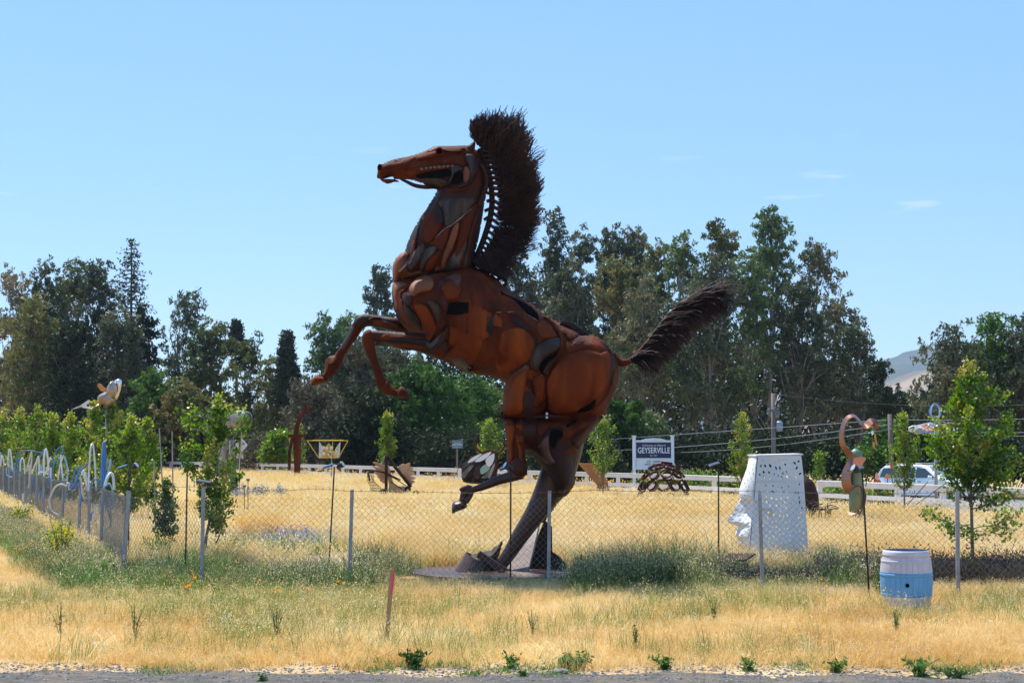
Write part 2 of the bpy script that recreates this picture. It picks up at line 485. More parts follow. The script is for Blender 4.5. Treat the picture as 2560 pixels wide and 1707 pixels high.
def tuft(name, m, nb, rad, h, wd, bend=0.5, heads=0.0, hs=0.02, hm=None, up=0.25, hang=True):
    """one clump of grass: bent ribbons, some with a drooping seed head"""
    vs, fs, mi = [], [], []
    for i in range(nb):
        a = random.uniform(0, 6.283); rr = rad*sqrt(random.random()); x, y = rr*cos(a), rr*sin(a)
        H_ = h*random.uniform(0.5, 1.0); ld = random.uniform(0, 6.283); le = H_*random.uniform(0.05, bend)
        wa = random.uniform(0, 6.283); wx, wy = wd*cos(wa)/2, wd*sin(wa)/2
        k = len(vs); seg = 3
        for j in range(seg+1):
            t = j/seg; px = x + cos(ld)*le*t*t; py = y + sin(ld)*le*t*t; pz = H_*t - 0.1*le*t*t
            tw = 1 - 0.75*t
            vs += [(px-wx*tw, py-wy*tw, pz), (px+wx*tw, py+wy*tw, pz)]
            if j: fs.append((k+2*j-2, k+2*j-1, k+2*j+1, k+2*j)); mi.append(0)
        if random.random() < heads:
            for q in range(random.randint(4, 7)):
                t = random.uniform(0.7, 1.05); cx = x + cos(ld)*le*t*t + random.gauss(0, hs*1.5); cy = y + sin(ld)*le*t*t + random.gauss(0, hs*1.5); cz = H_*t + random.gauss(0, hs)
                k = len(vs); ra = random.uniform(0, 6.283); s_ = hs*random.uniform(0.6, 1.2); dn = -1.6*s_ if hang else 1.6*s_
                vs += [(cx, cy, cz), (cx+0.4*s_*cos(ra), cy+0.4*s_*sin(ra), cz+dn*0.5), (cx+0.2*s_, cy, cz+dn), (cx-0.4*s_*cos(ra), cy-0.4*s_*sin(ra), cz+dn*0.5)]
                fs.append((k, k+1, k+2, k+3)); mi.append(1)
    me = bpy.data.meshes.new(name); me.from_pydata(vs, [], fs)
    me.materials.append(MATS[m]); me.materials.append(MATS[hm or m]); me.polygons.foreach_set('material_index', mi); me.update()
    return me

# ---------------------------------------------------------------- materials
mat('rust', (0.036, 0.006, 0.002), (0.160, 0.030, 0.005), 0.75, 0.0, 3.0, 0.7, 26, 0.34, 0.66, stretch=(1, 1, 0.2), c3=(0.075, 0.012, 0.003), spec=0.15, detail=12)
mat('rust_orange', (0.085, 0.013, 0.003), (0.250, 0.050, 0.006), 0.78, 0.0, 3.4, 0.7, 30, 0.34, 0.66, stretch=(1, 1, 0.18), c3=(0.12, 0.019, 0.004), spec=0.15, detail=12)
mat('rust_deep', (0.022, 0.006, 0.004), (0.068, 0.015, 0.006), 0.65, 0.1, 2.4, 0.4, 22, stretch=(1, 1, 0.4), c3=(0.016, 0.010, 0.009), spec=0.3, detail=9)
mat('rust_bright', (0.1428, 0.0353, 0.0109), (0.2352, 0.0689, 0.0218), 0.68, 0.0, 3, 0.2, 20, stretch=(1, 1, 0.4), spec=0.35)
mat('steel_dark', (0.0108, 0.0096, 0.0108), (0.03, 0.021, 0.018), 0.65, 0.1, 4, 0.3, 25, c3=(0.054, 0.021, 0.012), spec=0.2)
mat('steel_brown', (0.050, 0.023, 0.018), (0.125, 0.062, 0.048), 0.40, 0.35, 2.6, 0.35, 18, stretch=(1, 1, 0.25), c3=(0.050, 0.018, 0.012), detail=9)
mat('steel_grey', (0.0263, 0.0232, 0.0225), (0.0975, 0.0825, 0.0713), 0.65, 0.1, 6, 0.35, 20, stretch=(1, 1, 0.3), c3=(0.0450, 0.0188, 0.0105), detail=9, spec=0.25)
mat('steel_pale', (0.264, 0.208, 0.192), (0.4, 0.336, 0.312), 0.5, 0.35, 3, 0.15, 20, stretch=(1, 1, 0.4))
mat('wood_streak', (0.016, 0.010, 0.008), (0.075, 0.047, 0.032), 0.75, 0.0, 11, 0.5, 30, stretch=(1, 1, 0.12), c3=(0.04, 0.014, 0.008), detail=9)
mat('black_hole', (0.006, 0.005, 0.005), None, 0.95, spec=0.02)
mat('mane_wire', (0.022, 0.010, 0.008), (0.07, 0.026, 0.016), 0.75, 0.1, 3)
mat('dull_purple', (0.070, 0.020, 0.012), (0.125, 0.040, 0.024), 0.7, 0.0, 4, 0.3, stretch=(1, 1, 0.25))
mat('bolt', (0.55, 0.53, 0.5), None, 0.35, 0.8)
mat('teeth', (0.13, 0.085, 0.055), (0.26, 0.21, 0.16), 0.5, 0.2, 30)
mat('plinth_rust', (0.28, 0.13, 0.05), (0.5, 0.27, 0.10), 0.7, 0.1, 3, 0.2)
mat('galvanised', (0.27, 0.285, 0.31), (0.36, 0.375, 0.40), 0.5, 0.3, 6, 0.05)
mat('wire', (0.16, 0.152, 0.14), (0.256, 0.248, 0.232), 0.5, 0.5, 6)
mat('barb', (0.12, 0.075, 0.06), (0.2, 0.14, 0.11), 0.7, 0.4, 9)
mat('white_paint', (0.80, 0.80, 0.79), (0.90, 0.90, 0.89), 0.55, 0, 1.5, 0.08, 12, c3=(0.78, 0.77, 0.74))
mat('white_sculpt', (0.80, 0.80, 0.81), (0.88, 0.88, 0.88), 0.5, 0, 3, 0.1, 14, c3=(0.76, 0.76, 0.77))
mat('navy', (0.010, 0.020, 0.065), None, 0.5)
mat('sign_white', (0.75, 0.75, 0.75), None, 0.5)
mat('letter_dark', (0.03, 0.04, 0.07), None, 0.6)
mat('teal_board', (0.06, 0.14, 0.18), (0.08, 0.18, 0.22), 0.5, 0, 3)
mat('black_plastic', (0.015, 0.015, 0.017), (0.03, 0.03, 0.032), 0.4, 0, 5)
mat('black_pole', (0.012, 0.010, 0.010), (0.035, 0.022, 0.018), 0.55, 0.4, 9)
mat('lamp_glass', (0.5, 0.52, 0.55), None, 0.15, 0.2)
mat('solar_cell', (0.05, 0.06, 0.09), None, 0.2, 0.3, coat=0.5)
mat('hose_white', (0.70, 0.70, 0.66), (0.8, 0.8, 0.77), 0.35, 0, 2)
mat('hose_cream', (0.55, 0.52, 0.42), (0.66, 0.63, 0.52), 0.4, 0, 2)
mat('hose_blue', (0.04, 0.17, 0.50), (0.08, 0.24, 0.58), 0.4, 0, 2)
mat('hose_sky', (0.24, 0.45, 0.74), (0.34, 0.54, 0.8), 0.4, 0, 2)
mat('stake_wood', (0.30, 0.17, 0.08), (0.44, 0.27, 0.14), 0.8, 0, 12, 0.3, 40, stretch=(1, 1, 0.1))
mat('ribbon_pink', (0.9, 0.05, 0.16), None, 0.6)
mat('barrel_lilac', (0.50, 0.48, 0.54), (0.58, 0.56, 0.61), 0.55, 0, 5, 0.1, 20)
mat('barrel_blue', (0.10, 0.33, 0.60), (0.13, 0.38, 0.66), 0.5, 0, 5, 0.1, 20)
mat('grey_wood', (0.22, 0.205, 0.19), (0.38, 0.36, 0.34), 0.8, 0, 6, 0.4, 20, stretch=(1, 1, 0.3))
mat('grey_wood_dark', (0.05, 0.042, 0.04), (0.12, 0.10, 0.095), 0.8, 0, 6, 0.4, 20)
mat('rope', (0.45, 0.42, 0.36), (0.6, 0.57, 0.5), 0.9, 0, 20)
mat('bronze_pale', (0.28, 0.19, 0.12), (0.45, 0.36, 0.28), 0.35, 0.55, 3, 0.15)
mat('chrome', (0.7, 0.7, 0.7), (0.8, 0.8, 0.8), 0.2, 0.9, 3)
mat('orange_plate', (0.62, 0.22, 0.05), (0.7, 0.28, 0.08), 0.5, 0.1, 4)
mat('yellow_steel', (0.55, 0.36, 0.03), (0.68, 0.46, 0.07), 0.5, 0.1, 8)
mat('mesh_pale', (0.62, 0.58, 0.45), (0.75, 0.72, 0.6), 0.5, 0.3, 8)
mat('tan_wing', (0.42, 0.24, 0.12), (0.60, 0.42, 0.24), 0.7, 0, 5, 0.6, 14, c3=(0.45, 0.20, 0.09))
mat('glass_teal', (0.25, 0.40, 0.36), None, 0.1, 0.0, coat=1)
mat('slate', (0.08, 0.085, 0.09), (0.18, 0.18, 0.18), 0.3, 0.4, 3)
mat('ribbon_copper', (0.20, 0.085, 0.045), (0.34, 0.19, 0.14), 0.33, 0.7, 1.6, 0.1)
mat('patina', (0.05, 0.14, 0.12), (0.16, 0.26, 0.18), 0.5, 0.4, 4, 0.2, 12, stretch=(1, 1, 0.3), c3=(0.3, 0.26, 0.1))
mat('petal_orange', (0.62, 0.22, 0.12), (0.72, 0.28, 0.15), 0.55, 0.05, 4)
mat('petal_red', (0.45, 0.07, 0.05), (0.58, 0.12, 0.08), 0.55, 0.05, 4)
mat('corten_slab', (0.36, 0.15, 0.045), (0.46, 0.20, 0.06), 0.75, 0.0, 2, 0.15)
mat('van_paint', (0.90, 0.90, 0.90), None, 0.3, 0.0, coat=1)
mat('van_glass', (0.03, 0.045, 0.055), None, 0.08, 0.0, coat=1)
mat('windscreen', (0.16, 0.20, 0.19), None, 0.08, 0.0, coat=1)
mat('rubber', (0.02, 0.02, 0.02), None, 0.8)
mat('lamp_red', (0.5, 0.03, 0.03), None, 0.3)
mat('pole_wood', (0.13, 0.095, 0.08), (0.22, 0.17, 0.15), 0.85, 0, 4, 0.3, 20, stretch=(1, 1, 0.1))
mat('cable', (0.3, 0.3, 0.3), None, 0.4, 0.5)
mat('bark_pale', (0.13, 0.12, 0.10), (0.32, 0.30, 0.27), 0.85, 0, 1.5, 0.4, 8, stretch=(1, 1, 0.25), c3=(0.16, 0.12, 0.09))
mat('bark_dark', (0.05, 0.04, 0.03), (0.11, 0.09, 0.07), 0.9, 0, 3, 0.5, 12, stretch=(1, 1, 0.3))
mat('bark_young', (0.12, 0.10, 0.08), (0.22, 0.19, 0.16), 0.85, 0, 8, 0.3, 30)
mat('stone', (0.17, 0.16, 0.15), (0.28, 0.265, 0.25), 0.9, 0, 20, 0.3)
leafmat('euc_grey', [(0.0340, 0.0544, 0.0272), (0.0663, 0.0892, 0.0459), (0.1148, 0.1318, 0.0748), (0.1700, 0.1615, 0.0935)], 0.30, 0.25, 0.45, 1.2, 0.12)
leafmat('euc_olive', [(0.0524, 0.0782, 0.0276), (0.0975, 0.1205, 0.0396), (0.1665, 0.1730, 0.0570), (0.2180, 0.1840, 0.0690)], 0.30, 0.3, 0.5, 1.3, 0.12)
leafmat('euc_tan', [(0.075, 0.098, 0.050), (0.138, 0.150, 0.077), (0.225, 0.206, 0.119), (0.288, 0.225, 0.138)], 0.30, 0.25, 0.5, 1.2, 0.12)
leafmat('euc_green', [(0.0396, 0.0748, 0.0308), (0.0730, 0.1267, 0.0484), (0.1214, 0.1760, 0.0660), (0.1654, 0.2086, 0.0774)], 0.30, 0.3, 0.5, 1.3, 0.12)
leafmat('oak_green', [(0.0176, 0.0456, 0.0120), (0.0400, 0.0952, 0.0200), (0.0800, 0.1600, 0.0320), (0.1200, 0.2000, 0.0448)], 0.6, 0.3, 0.5, 1.3, 0.12)
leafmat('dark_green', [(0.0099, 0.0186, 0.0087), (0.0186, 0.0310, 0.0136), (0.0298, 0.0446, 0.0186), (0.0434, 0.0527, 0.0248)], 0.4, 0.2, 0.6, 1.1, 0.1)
leafmat('conifer', [(0.018, 0.036, 0.022), (0.034, 0.058, 0.034), (0.05, 0.06, 0.032), (0.07, 0.07, 0.035)], 0.6, 0.15, 0.6, 1.1)
leafmat('brown_twig', [(0.0595, 0.0595, 0.0340), (0.1020, 0.0935, 0.0553), (0.1360, 0.1190, 0.0723), (0.1020, 0.1190, 0.0425)], 0.5, 0.2, 0.7, 1.1)
leafmat('maple', [(0.0324, 0.0828, 0.0086), (0.0720, 0.1548, 0.0144), (0.1368, 0.2232, 0.0252), (0.2160, 0.2664, 0.0432)], 1.6, 0.5, 0.4, 1.5, 0.4)
leafmat('maple_tip', [(0.1650, 0.2400, 0.0263), (0.2550, 0.3150, 0.0450), (0.3150, 0.3450, 0.0675), (0.3450, 0.2700, 0.0675)], 1.6, 0.5, 0.4, 1.4, 0.4)
leafmat('maple_dark', [(0.02, 0.05, 0.01), (0.04, 0.09, 0.015), (0.07, 0.13, 0.02), (0.12, 0.17, 0.04)], 2, 0.4, 0.4, 1.4, 0.4)
leafmat('dry_blade', [(0.54, 0.34, 0.12), (0.72, 0.48, 0.18), (0.83, 0.62, 0.28), (0.88, 0.74, 0.44)], 0.35, 0.45, 0.6, 1.1)
leafmat('dry_blade_far', [(0.48, 0.28, 0.045), (0.76, 0.46, 0.075), (0.88, 0.61, 0.13), (0.58, 0.47, 0.12)], 0.22, 0.45, 0.6, 1.1)
leafmat('seed_head', [(0.72, 0.52, 0.20), (0.82, 0.64, 0.31), (0.88, 0.76, 0.46), (0.92, 0.86, 0.64)], 0.5, 0.5, 0.5, 1.1)
leafmat('green_blade', [(0.09, 0.14, 0.03), (0.15, 0.21, 0.05), (0.24, 0.28, 0.08), (0.36, 0.34, 0.12)], 0.6, 0.45, 0.5, 1.3)
leafmat('weed_grey', [(0.055, 0.075, 0.035), (0.095, 0.115, 0.055), (0.17, 0.175, 0.09), (0.36, 0.31, 0.17)], 0.8, 0.4, 0.6, 1.2)
leafmat('weed_green', [(0.04, 0.095, 0.02), (0.075, 0.16, 0.035), (0.13, 0.22, 0.06), (0.2, 0.27, 0.09)], 0.9, 0.45, 0.5, 1.3)
leafmat('weed_dark', [(0.02, 0.05, 0.014), (0.035, 0.08, 0.02), (0.06, 0.12, 0.03), (0.08, 0.14, 0.04)], 0.9, 0.35, 0.5, 1.2)
leafmat('brush_dead', [(0.05, 0.04, 0.035), (0.09, 0.075, 0.06), (0.14, 0.12, 0.095), (0.2, 0.17, 0.13)], 0.9, 0.15, 0.8, 1.0)
leafmat('yellow_flower', [(0.55, 0.45, 0.02), (0.7, 0.55, 0.03), (0.75, 0.62, 0.05), (0.8, 0.65, 0.08)], 2, 0.4, 0.5, 1.1)
leafmat('poppy_petal', [(0.85, 0.25, 0.01), (0.9, 0.32, 0.01), (0.95, 0.38, 0.02), (0.95, 0.4, 0.02)], 2, 0.4, 0.5, 1.1)
leafmat('lupin_blue', [(0.20, 0.20, 0.42), (0.28, 0.30, 0.55), (0.4, 0.42, 0.6), (0.5, 0.52, 0.6)], 2, 0.3, 0.5, 1.1)
leafmat('lavender_grey', [(0.12, 0.14, 0.12), (0.2, 0.23, 0.22), (0.3, 0.34, 0.34), (0.4, 0.42, 0.42)], 2, 0.3, 0.5, 1.1)

# ---------------------------------------------------------------- setting
def ground_mat():
    m, t, b = nodes_mat('ground'); n = t.nodes; l = t.links.new
    geo = n.new('ShaderNodeNewGeometry')
    def noise(sc, det=5):
        q = n.new('ShaderNodeTexNoise'); q.inputs['Scale'].default_value = sc; q.inputs['Detail'].default_value = det; l(geo.outputs['Position'], q.inputs['Vector']); return q.outputs[0]
    def ramp(f, p, c):
        r = n.new('ShaderNodeValToRGB'); e = r.color_ramp.elements
        e[0].position, e[0].color = p[0], (*c[0], 1); e[1].position, e[1].color = p[1], (*c[1], 1)
        for q in range(2, len(p)):
            x = e.new(p[q]); x.color = (*c[q], 1)
        l(f, r.inputs[0]); return r.outputs[0]
    a = ramp(noise(0.9), (0.3, 0.5, 0.7), ((0.44, 0.31, 0.16), (0.58, 0.42, 0.23), (0.72, 0.56, 0.34)))
    d = ramp(noise(14, 6), (0.35, 0.65), ((0.6, 0.55, 0.5), (1, 1, 1)))
    mx = n.new('ShaderNodeMix'); mx.data_type = 'RGBA'; mx.blend_type = 'MULTIPLY'; mx.inputs[0].default_value = 1
    l(a, mx.inputs[6]); l(d, mx.inputs[7]); l(mx.outputs[2], b.inputs['Base Color'])
    b.inputs['Roughness'].default_value = 0.95; b.inputs['Specular IOR Level'].default_value = 0.1
    bp = n.new('ShaderNodeBump'); bp.inputs['Strength'].default_value = 0.6; bp.inputs['Distance'].default_value = 0.05; l(noise(22, 6), bp.inputs['Height']); l(bp.outputs[0], b.inputs['Normal'])
    MATS['ground'] = m
ground_mat()
mat('asphalt', (0.085, 0.078, 0.070), (0.155, 0.142, 0.125), 0.95, 0, 7, 1.0, 45, c3=(0.19, 0.155, 0.115), detail=12, spec=0.15)
mat('road_far', (0.16, 0.16, 0.16), (0.22, 0.22, 0.215), 0.9, 0, 3, 0.2)
mat('gravel', (0.42, 0.31, 0.22), (0.64, 0.50, 0.38), 0.95, 0, 8, 0.9, 40, detail=10)
mat('hill_dry', (0.20, 0.15, 0.11), (0.30, 0.22, 0.15), 0.95, 0, 0.010, c3=(0.035, 0.045, 0.035), detail=12)
mat('hill_wood', (0.016, 0.030, 0.026), (0.035, 0.055, 0.040), 0.95, 0, 0.006)

def sheet(name, P, m, z=0.0, kind='structure'):
    o = MB().add([(p[0], p[1], z) for p in P], [tuple(range(len(P)))]).build(name, m); o['kind'] = kind; return o
sheet('ground', [(-4400, -90), (4400, -90), (4400, 4650), (-4400, 4650)], 'ground')
# near road: ragged edge of old asphalt
edge = []
for i in range(241):
    X = -14 + 28*i/240
    y = 16.5 + (0.2 if X < -3 else 0.2*max(0, min(1, (-1-X)/2.0))) + 0.09*sin(X*1.3) + 0.10*sin(X*3.7+1) + random.gauss(0, 0.05)
    edge.append((X, y))
sheet('road', [(-60, -40), (60, -40), (60, 16.45), (14.1, 16.5)] + edge[::-1] + [(-60, 16.7)], 'asphalt', 0.004)
# far road behind the white fence
FENCE = [(-46, 152), (-31.6, 126), (-17.8, 107), (-6, 88), (0.5, 76.5), (6.15, 67.2), (8.56, 62), (10.8, 55), (14.9, 45.5), (19.5, 35)]
fc = crom([(p[0], p[1], 0) for p in FENCE], 8)
def offs(L_, d):
    out = []
    for i, p in enumerate(L_):
        t = (L_[min(i+1, len(L_)-1)] - L_[max(i-1, 0)]).normalized(); out.append(p + Vector((-t.y, t.x, 0))*d)
    return out
road_in, road_out = offs(fc, 3.2), offs(fc, 15)
mb = MB(); k = len(fc)
mb.add([(p.x, p.y, 0.006) for p in road_in] + [(p.x, p.y, 0.006) for p in road_out], [(i, i+1, k+i+1, k+i) for i in range(k-1)])
o = mb.build('country_road', 'road_far'); o['kind'] = 'structure'
mb = MB()
for d_ in (3.5, 14.5):
    a, b = offs(fc, d_), offs(fc, d_+0.12)
    mb.add([(p.x, p.y, 0.010) for p in a] + [(p.x, p.y, 0.010) for p in b], [(i, i+1, k+i+1, k+i) for i in range(k-1)])
o = mb.build('road_marking', 'sign_white'); o['kind'] = 'structure'
# gravel path in the park
path = [gat(560, 1340), gat(700, 1335), gat(800, 1352), gat(900, 1385), gat(1040, 1420), gat(1060, 1442), gat(900, 1440), gat(740, 1430), gat(600, 1400), gat(480, 1370)]
pc = crom([tuple(p) for p in path], 5, True)
sheet('gravel_path', [(p.x, p.y) for p in pc], 'gravel', 0.005)
path2 = [gat(370, 1255), gat(480, 1252), gat(560, 1275), gat(600, 1330), gat(500, 1360), gat(400, 1340), gat(355, 1300)]
sheet('gravel_clearing', [(p.x, p.y) for p in crom([tuple(p) for p in path2], 5, True)], 'gravel', 0.009)
# hills
def hill(name, prof, Y, depth, m):
    pts = crom([(p[0], p[1], 0) for p in prof], 10); mb = MB(); n = len(pts)
    R_ = 14; V = []
    for j in range(R_+1):
        t = j/R_
        for i, p in enumerate(pts):
            q = at(p[0], p[1], Y); s_ = sin(pi*min(t*0.5, 0.5))
            wob = 1 + 0.05*sin(i*0.9+j*1.7) * (1-t)
            V.append((q.x, Y - depth*(1-t), max(q.z, 0)*s_*wob))
    mb.add(V, [(j*n+i, j*n+i+1, (j+1)*n+i+1, (j+1)*n+i) for j in range(R_) for i in range(n-1)])
    o = mb.build(name, m, smooth=True); o['kind'] = 'structure'
hill('wooded_hills', [(1500, 1090), (1750, 1000), (1950, 930), (2060, 905), (2130, 920), (2180, 905), (2235, 893), (2262, 880), (2295, 878), (2340, 895), (2500, 940), (2700, 990), (2900, 1090)], 4200, 1500, 'hill_wood')
hill('dry_hills', [(1900, 1100), (2050, 1020), (2120, 975), (2180, 970), (2230, 950), (2290, 928), (2350, 935), (2500, 990), (2700, 1080)], 2200, 700, 'hill_dry')

# air: one even box of haze round the camera and everything
hm, ht, hb = nodes_mat('haze_air'); ht.nodes.remove(hb)
pv = ht.nodes.new('ShaderNodeVolumePrincipled'); pv.inputs['Color'].default_value = (0.62, 0.80, 1.0, 1); pv.inputs['Density'].default_value = 0.00010; pv.inputs['Anisotropy'].default_value = 0.3
ht.links.new(pv.outputs[0], ht.nodes['Material Output'].inputs['Volume']); MATS['haze_air'] = hm
o = MB().box((0, 2300, 198), (9000, 4800, 398)).build('haze', 'haze_air'); tag(o, kind='stuff', label='thin blue summer haze over the valley')
# ---------------------------------------------------------------- the horse
HX = at(1250, 1400, 28.0)
horse = thing('horse_sculpture', 'giant rearing horse of welded rusty steel plates with dark wire mane and streaming tail', 'sculpture', (HX.x, 28.0, 0.0))
YB = 28.0
z2 = lambda p: Zm(940, 640, 2.613, p)
z3 = lambda p: Zm(970, 660, 5.227, p)
z4 = lambda p: Zm(1240, 740, 4.612, p)
z5 = lambda p: Zm(1120, 1020, 5.6, p)
zn = lambda p: Zm(970, 500, 6.031, p)
zh = lambda p: Zm(930, 340, 7.84, p)
zf = lambda p: Zm(760, 760, 6.03, p)
zb = lambda p: Zm(1000, 1040, 3.564, p)
torso = z2([(118, 162), (200, 138), (300, 112), (400, 95), (480, 84), (560, 72), (640, 70), (700, 86), (770, 130), (850, 200), (930, 255), (1000, 300), (1060, 345), (1120, 392), (1200, 432), (1300, 470), (1390, 512), (1450, 528), (1500, 565),
    (1545, 635), (1580, 680), (1587, 745), (1578, 830), (1550, 915), (1505, 1000), (1465, 1052), (1100, 1056), (832, 1048), (831, 1000), (832, 900), (845, 830), (800, 800), (740, 783), (620, 765), (540, 740), (480, 705), (410, 668),
    (370, 640), (330, 590), (300, 540), (240, 515), (200, 490), (150, 440), (125, 380), (108, 300), (104, 230)])
inflate('torso', torso, YB, 0.86, 'rust', horse, 5, R=120, smooth_it=14, curve=2)
inflate('shoulder', z2([(250, 150), (420, 110), (560, 160), (600, 280), (560, 420), (480, 540), (420, 600), (340, 600), (320, 500), (200, 440), (150, 330), (170, 220)]), YB-0.42, 0.50, 'rust', horse, 5, R=85, smooth_it=8)
inflate('shoulder', z2([(250, 150), (420, 110), (560, 160), (600, 280), (560, 420), (480, 540), (420, 600), (340, 600), (320, 500), (200, 440), (150, 330), (170, 220)]), YB+0.42, 0.50, 'rust', horse, 5, R=85, smooth_it=8)
haunch = z2([(1180, 600), (1260, 540), (1360, 520), (1450, 530), (1510, 580), (1555, 670), (1570, 760), (1560, 860), (1520, 960), (1450, 1050), (1200, 1054), (1140, 1000), (1110, 900), (1120, 780), (1140, 680)])
inflate('haunch', haunch, YB-0.45, 0.52, 'rust', horse, 5, R=80, smooth_it=8)
inflate('haunch', haunch, YB+0.45, 0.52, 'rust', horse, 5, R=80, smooth_it=8)
inflate('stifle', z2([(860, 800), (960, 700), (1020, 700), (1050, 800), (1080, 950), (1060, 1052), (836, 1048), (834, 930)]), YB-0.42, 0.46, 'rust', horse, 5, R=50, smooth_it=6)
inflate('chest_plate', [(985, 701), (981, 668), (989, 646), (1004, 632), (1018, 629), (1030, 645), (1030, 680), (1010, 697)], YB-0.05, 0.42, 'rust_bright', horse, 3.5)
neck = [(1092, 476), (1104, 455), (1130, 430), (1170, 400), (1200, 388), (1215, 425), (1221, 465), (1212, 505), (1205, 550), (1196, 600), (1186, 645), (1190, 680), (1150, 692), (1080, 700), (1030, 705), (1004, 697), (1008, 650), (1017, 612), (1035, 571), (1054, 539), (1076, 508)]
inflate('neck', neck, YB, 0.48, 'rust_deep', horse, 4.5, smooth_it=8)
# head
head = zh([(200, 550), (330, 490), (500, 440), (720, 400), (870, 355), (1000, 310), (1200, 215), (1310, 200), (1600, 195), (1870, 190), (1990, 250), (2100, 320), (2160, 500), (2180, 700), (2100, 900), (1900, 1050), (1700, 1100), (1500, 1085), (1350, 1010), (1200, 990), (1000, 935), (850, 885), (700, 855), (470, 850), (400, 800), (250, 840), (150, 850), (95, 810), (110, 700), (104, 620), (150, 560)])
def headw(P): return 0.0
inflate('head', head, YB, 0.33, 'rust', horse, 3.6, R=42, smooth_it=5)
inflate('lower_lip', zh([(160, 855), (300, 845), (420, 850), (480, 860), (550, 906), (430, 905), (330, 942), (230, 915)]), YB, 0.15, 'rust', horse, 2.6)
inflate('cheek', zh([(1100, 700), (1300, 560), (1600, 520), (1900, 560), (2060, 700), (2060, 880), (1900, 1030), (1700, 1080), (1450, 1060), (1250, 960)]), YB-0.2, 0.22, 'rust_deep', horse, 3.6)
inflate('cheek', zh([(1100, 700), (1300, 560), (1600, 520), (1900, 560), (2060, 700), (2060, 880), (1900, 1030), (1700, 1080), (1450, 1060), (1250, 960)]), YB+0.2, 0.22, 'rust_deep', horse, 3.6)
for s_ in (-1, 1):
    inflate('ear', [(1167, 366), (1178, 358), (1189, 350), (1188.5, 362), (1187, 375), (1184, 383), (1173, 384), (1168, 376)], YB+0.2*s_, 0.06, 'rust_deep', horse, 2.0, curve=0, body=False)
# legs
loft('far_foreleg', [(1080, 818, 30, .1), (1030, 818, 24, .25), (990, 812, 18), (955, 805, 15), (925, 801, 15), (906, 803, 17), (896, 815, 15)], YB+0.25, 'rust_deep', horse)
loft('cannon', [(896, 812, 15), (886, 832, 12.5), (868, 860, 10.5), (852, 884, 11), (843, 900, 14), (833, 917, 14), (823, 931, 9.5), (812, 943, 10)], YB+0.35, 'rust', horse)
loft('near_foreleg', [(1110, 868, 34, .1), (1070, 860, 27), (1030, 853, 22), (990, 848, 18), (955, 842, 15), (930, 841, 15), (920, 848, 16)], YB-0.55, 'rust_deep', horse)
loft('cannon', [(932, 833, 11), (925, 838, 16), (921, 848, 16.5), (924, 868, 14), (931, 892, 11), (939, 915, 10), (948, 940, 11), (955, 960, 14), (966, 972, 13), (978, 979, 10), (993, 984, 9)], YB-0.6, 'rust', horse)
inflate('hoof', zf([(115, 1235), (130, 1110), (200, 1070), (260, 1090), (330, 1110), (358, 1160), (280, 1190)]), YB+0.35, 0.17, 'rust', horse, 2.6, curve=2)
inflate('hoof', zf([(1400, 1400), (1410, 1300), (1440, 1245), (1510, 1250), (1570, 1330), (1590, 1418), (1500, 1420)]), YB-0.6, 0.17, 'rust', horse, 2.6, curve=2)
# hind part below the flange
lower = z5([(760, 115), (1200, 105), (1700, 110), (2150, 90), (2150, 160), (2080, 240), (2000, 340), (1850, 560), (1780, 700), (1790, 850), (1768, 1000), (1740, 1110), (1600, 1240), (1500, 1200), (1400, 1000), (1320, 880), (1240, 740), (1100, 560), (1090, 700), (1090, 840), (1110, 930), (1000, 960), (840, 960), (820, 770), (825, 600), (820, 400), (800, 300), (745, 170)])
inflate('thigh', lower, YB-0.25, 0.50, 'rust_deep', horse, 5, R=60, smooth_it=6, curve=2)
loft('lifted_leg', [(1290, 1060, 27), (1290, 1100, 24), (1292, 1140, 21), (1296, 1170, 22), (1294, 1188, 18)], YB-0.62, 'rust', horse)
loft('shank', z5([(1040, 910, 100), (900, 950, 74), (700, 1010, 62), (500, 1090, 50), (380, 1135, 44), (270, 1160, 40), (215, 1190, 46), (215, 1240, 44), (200, 1290, 40)])[0:0] or [(1305, 1182, 15), (1281, 1190, 13.5), (1245, 1200, 12), (1210, 1215, 9.5), (1188, 1222, 8), (1170, 1226, 8.5), (1160, 1235, 9), (1157, 1246, 8), (1154, 1256, 8)], YB-0.65, 'steel_brown', horse)
inflate('hoof', z5([(55, 1472), (60, 1330), (110, 1300), (200, 1290), (255, 1330), (272, 1375), (230, 1410), (140, 1440)]), YB-0.65, 0.15, 'steel_brown', horse, 2.6, curve=2)
loft('fetlock', [(1150, 1226, 5), (1166, 1219, 8), (1180, 1222, 6), (1176, 1236, 7), (1168, 1248, 8), (1166, 1258, 5)], YB-0.65, 'steel_brown', horse)
# supporting leg
loft('support_leg', [(1418, 1070, 40), (1414, 1105, 46), (1402, 1150, 46), (1392, 1185, 43), (1372, 1225, 36), (1340, 1280, 27), (1300, 1340, 21), (1272, 1385, 17), (1252, 1412, 15)], YB-0.15, 'steel_brown', horse, 18)
inflate('hock', [(1400, 1090), (1440, 1110), (1437, 1150), (1438, 1197), (1435, 1214), (1420, 1235), (1398, 1253), (1380, 1280), (1362, 1303), (1352, 1306), (1350, 1295), (1362, 1262), (1372, 1225), (1385, 1180)], YB+0.35, 0.28, 'steel_dark', horse, 3.5)
mb = MB(); poly = [(1369, 1232), (1352, 1290), (1332, 1380), (1318, 1432), (1264, 1426), (1290, 1380), (1322, 1320), (1350, 1262)]
pq = [at(x, y, YB-0.25+(1432-y)*0.0058-(x-1300)*0.0035) for x, y in poly]
mb.prism(pq, (0.02, 0.05, -0.02)); mb.build('strut_plate', 'steel_pale', horse)
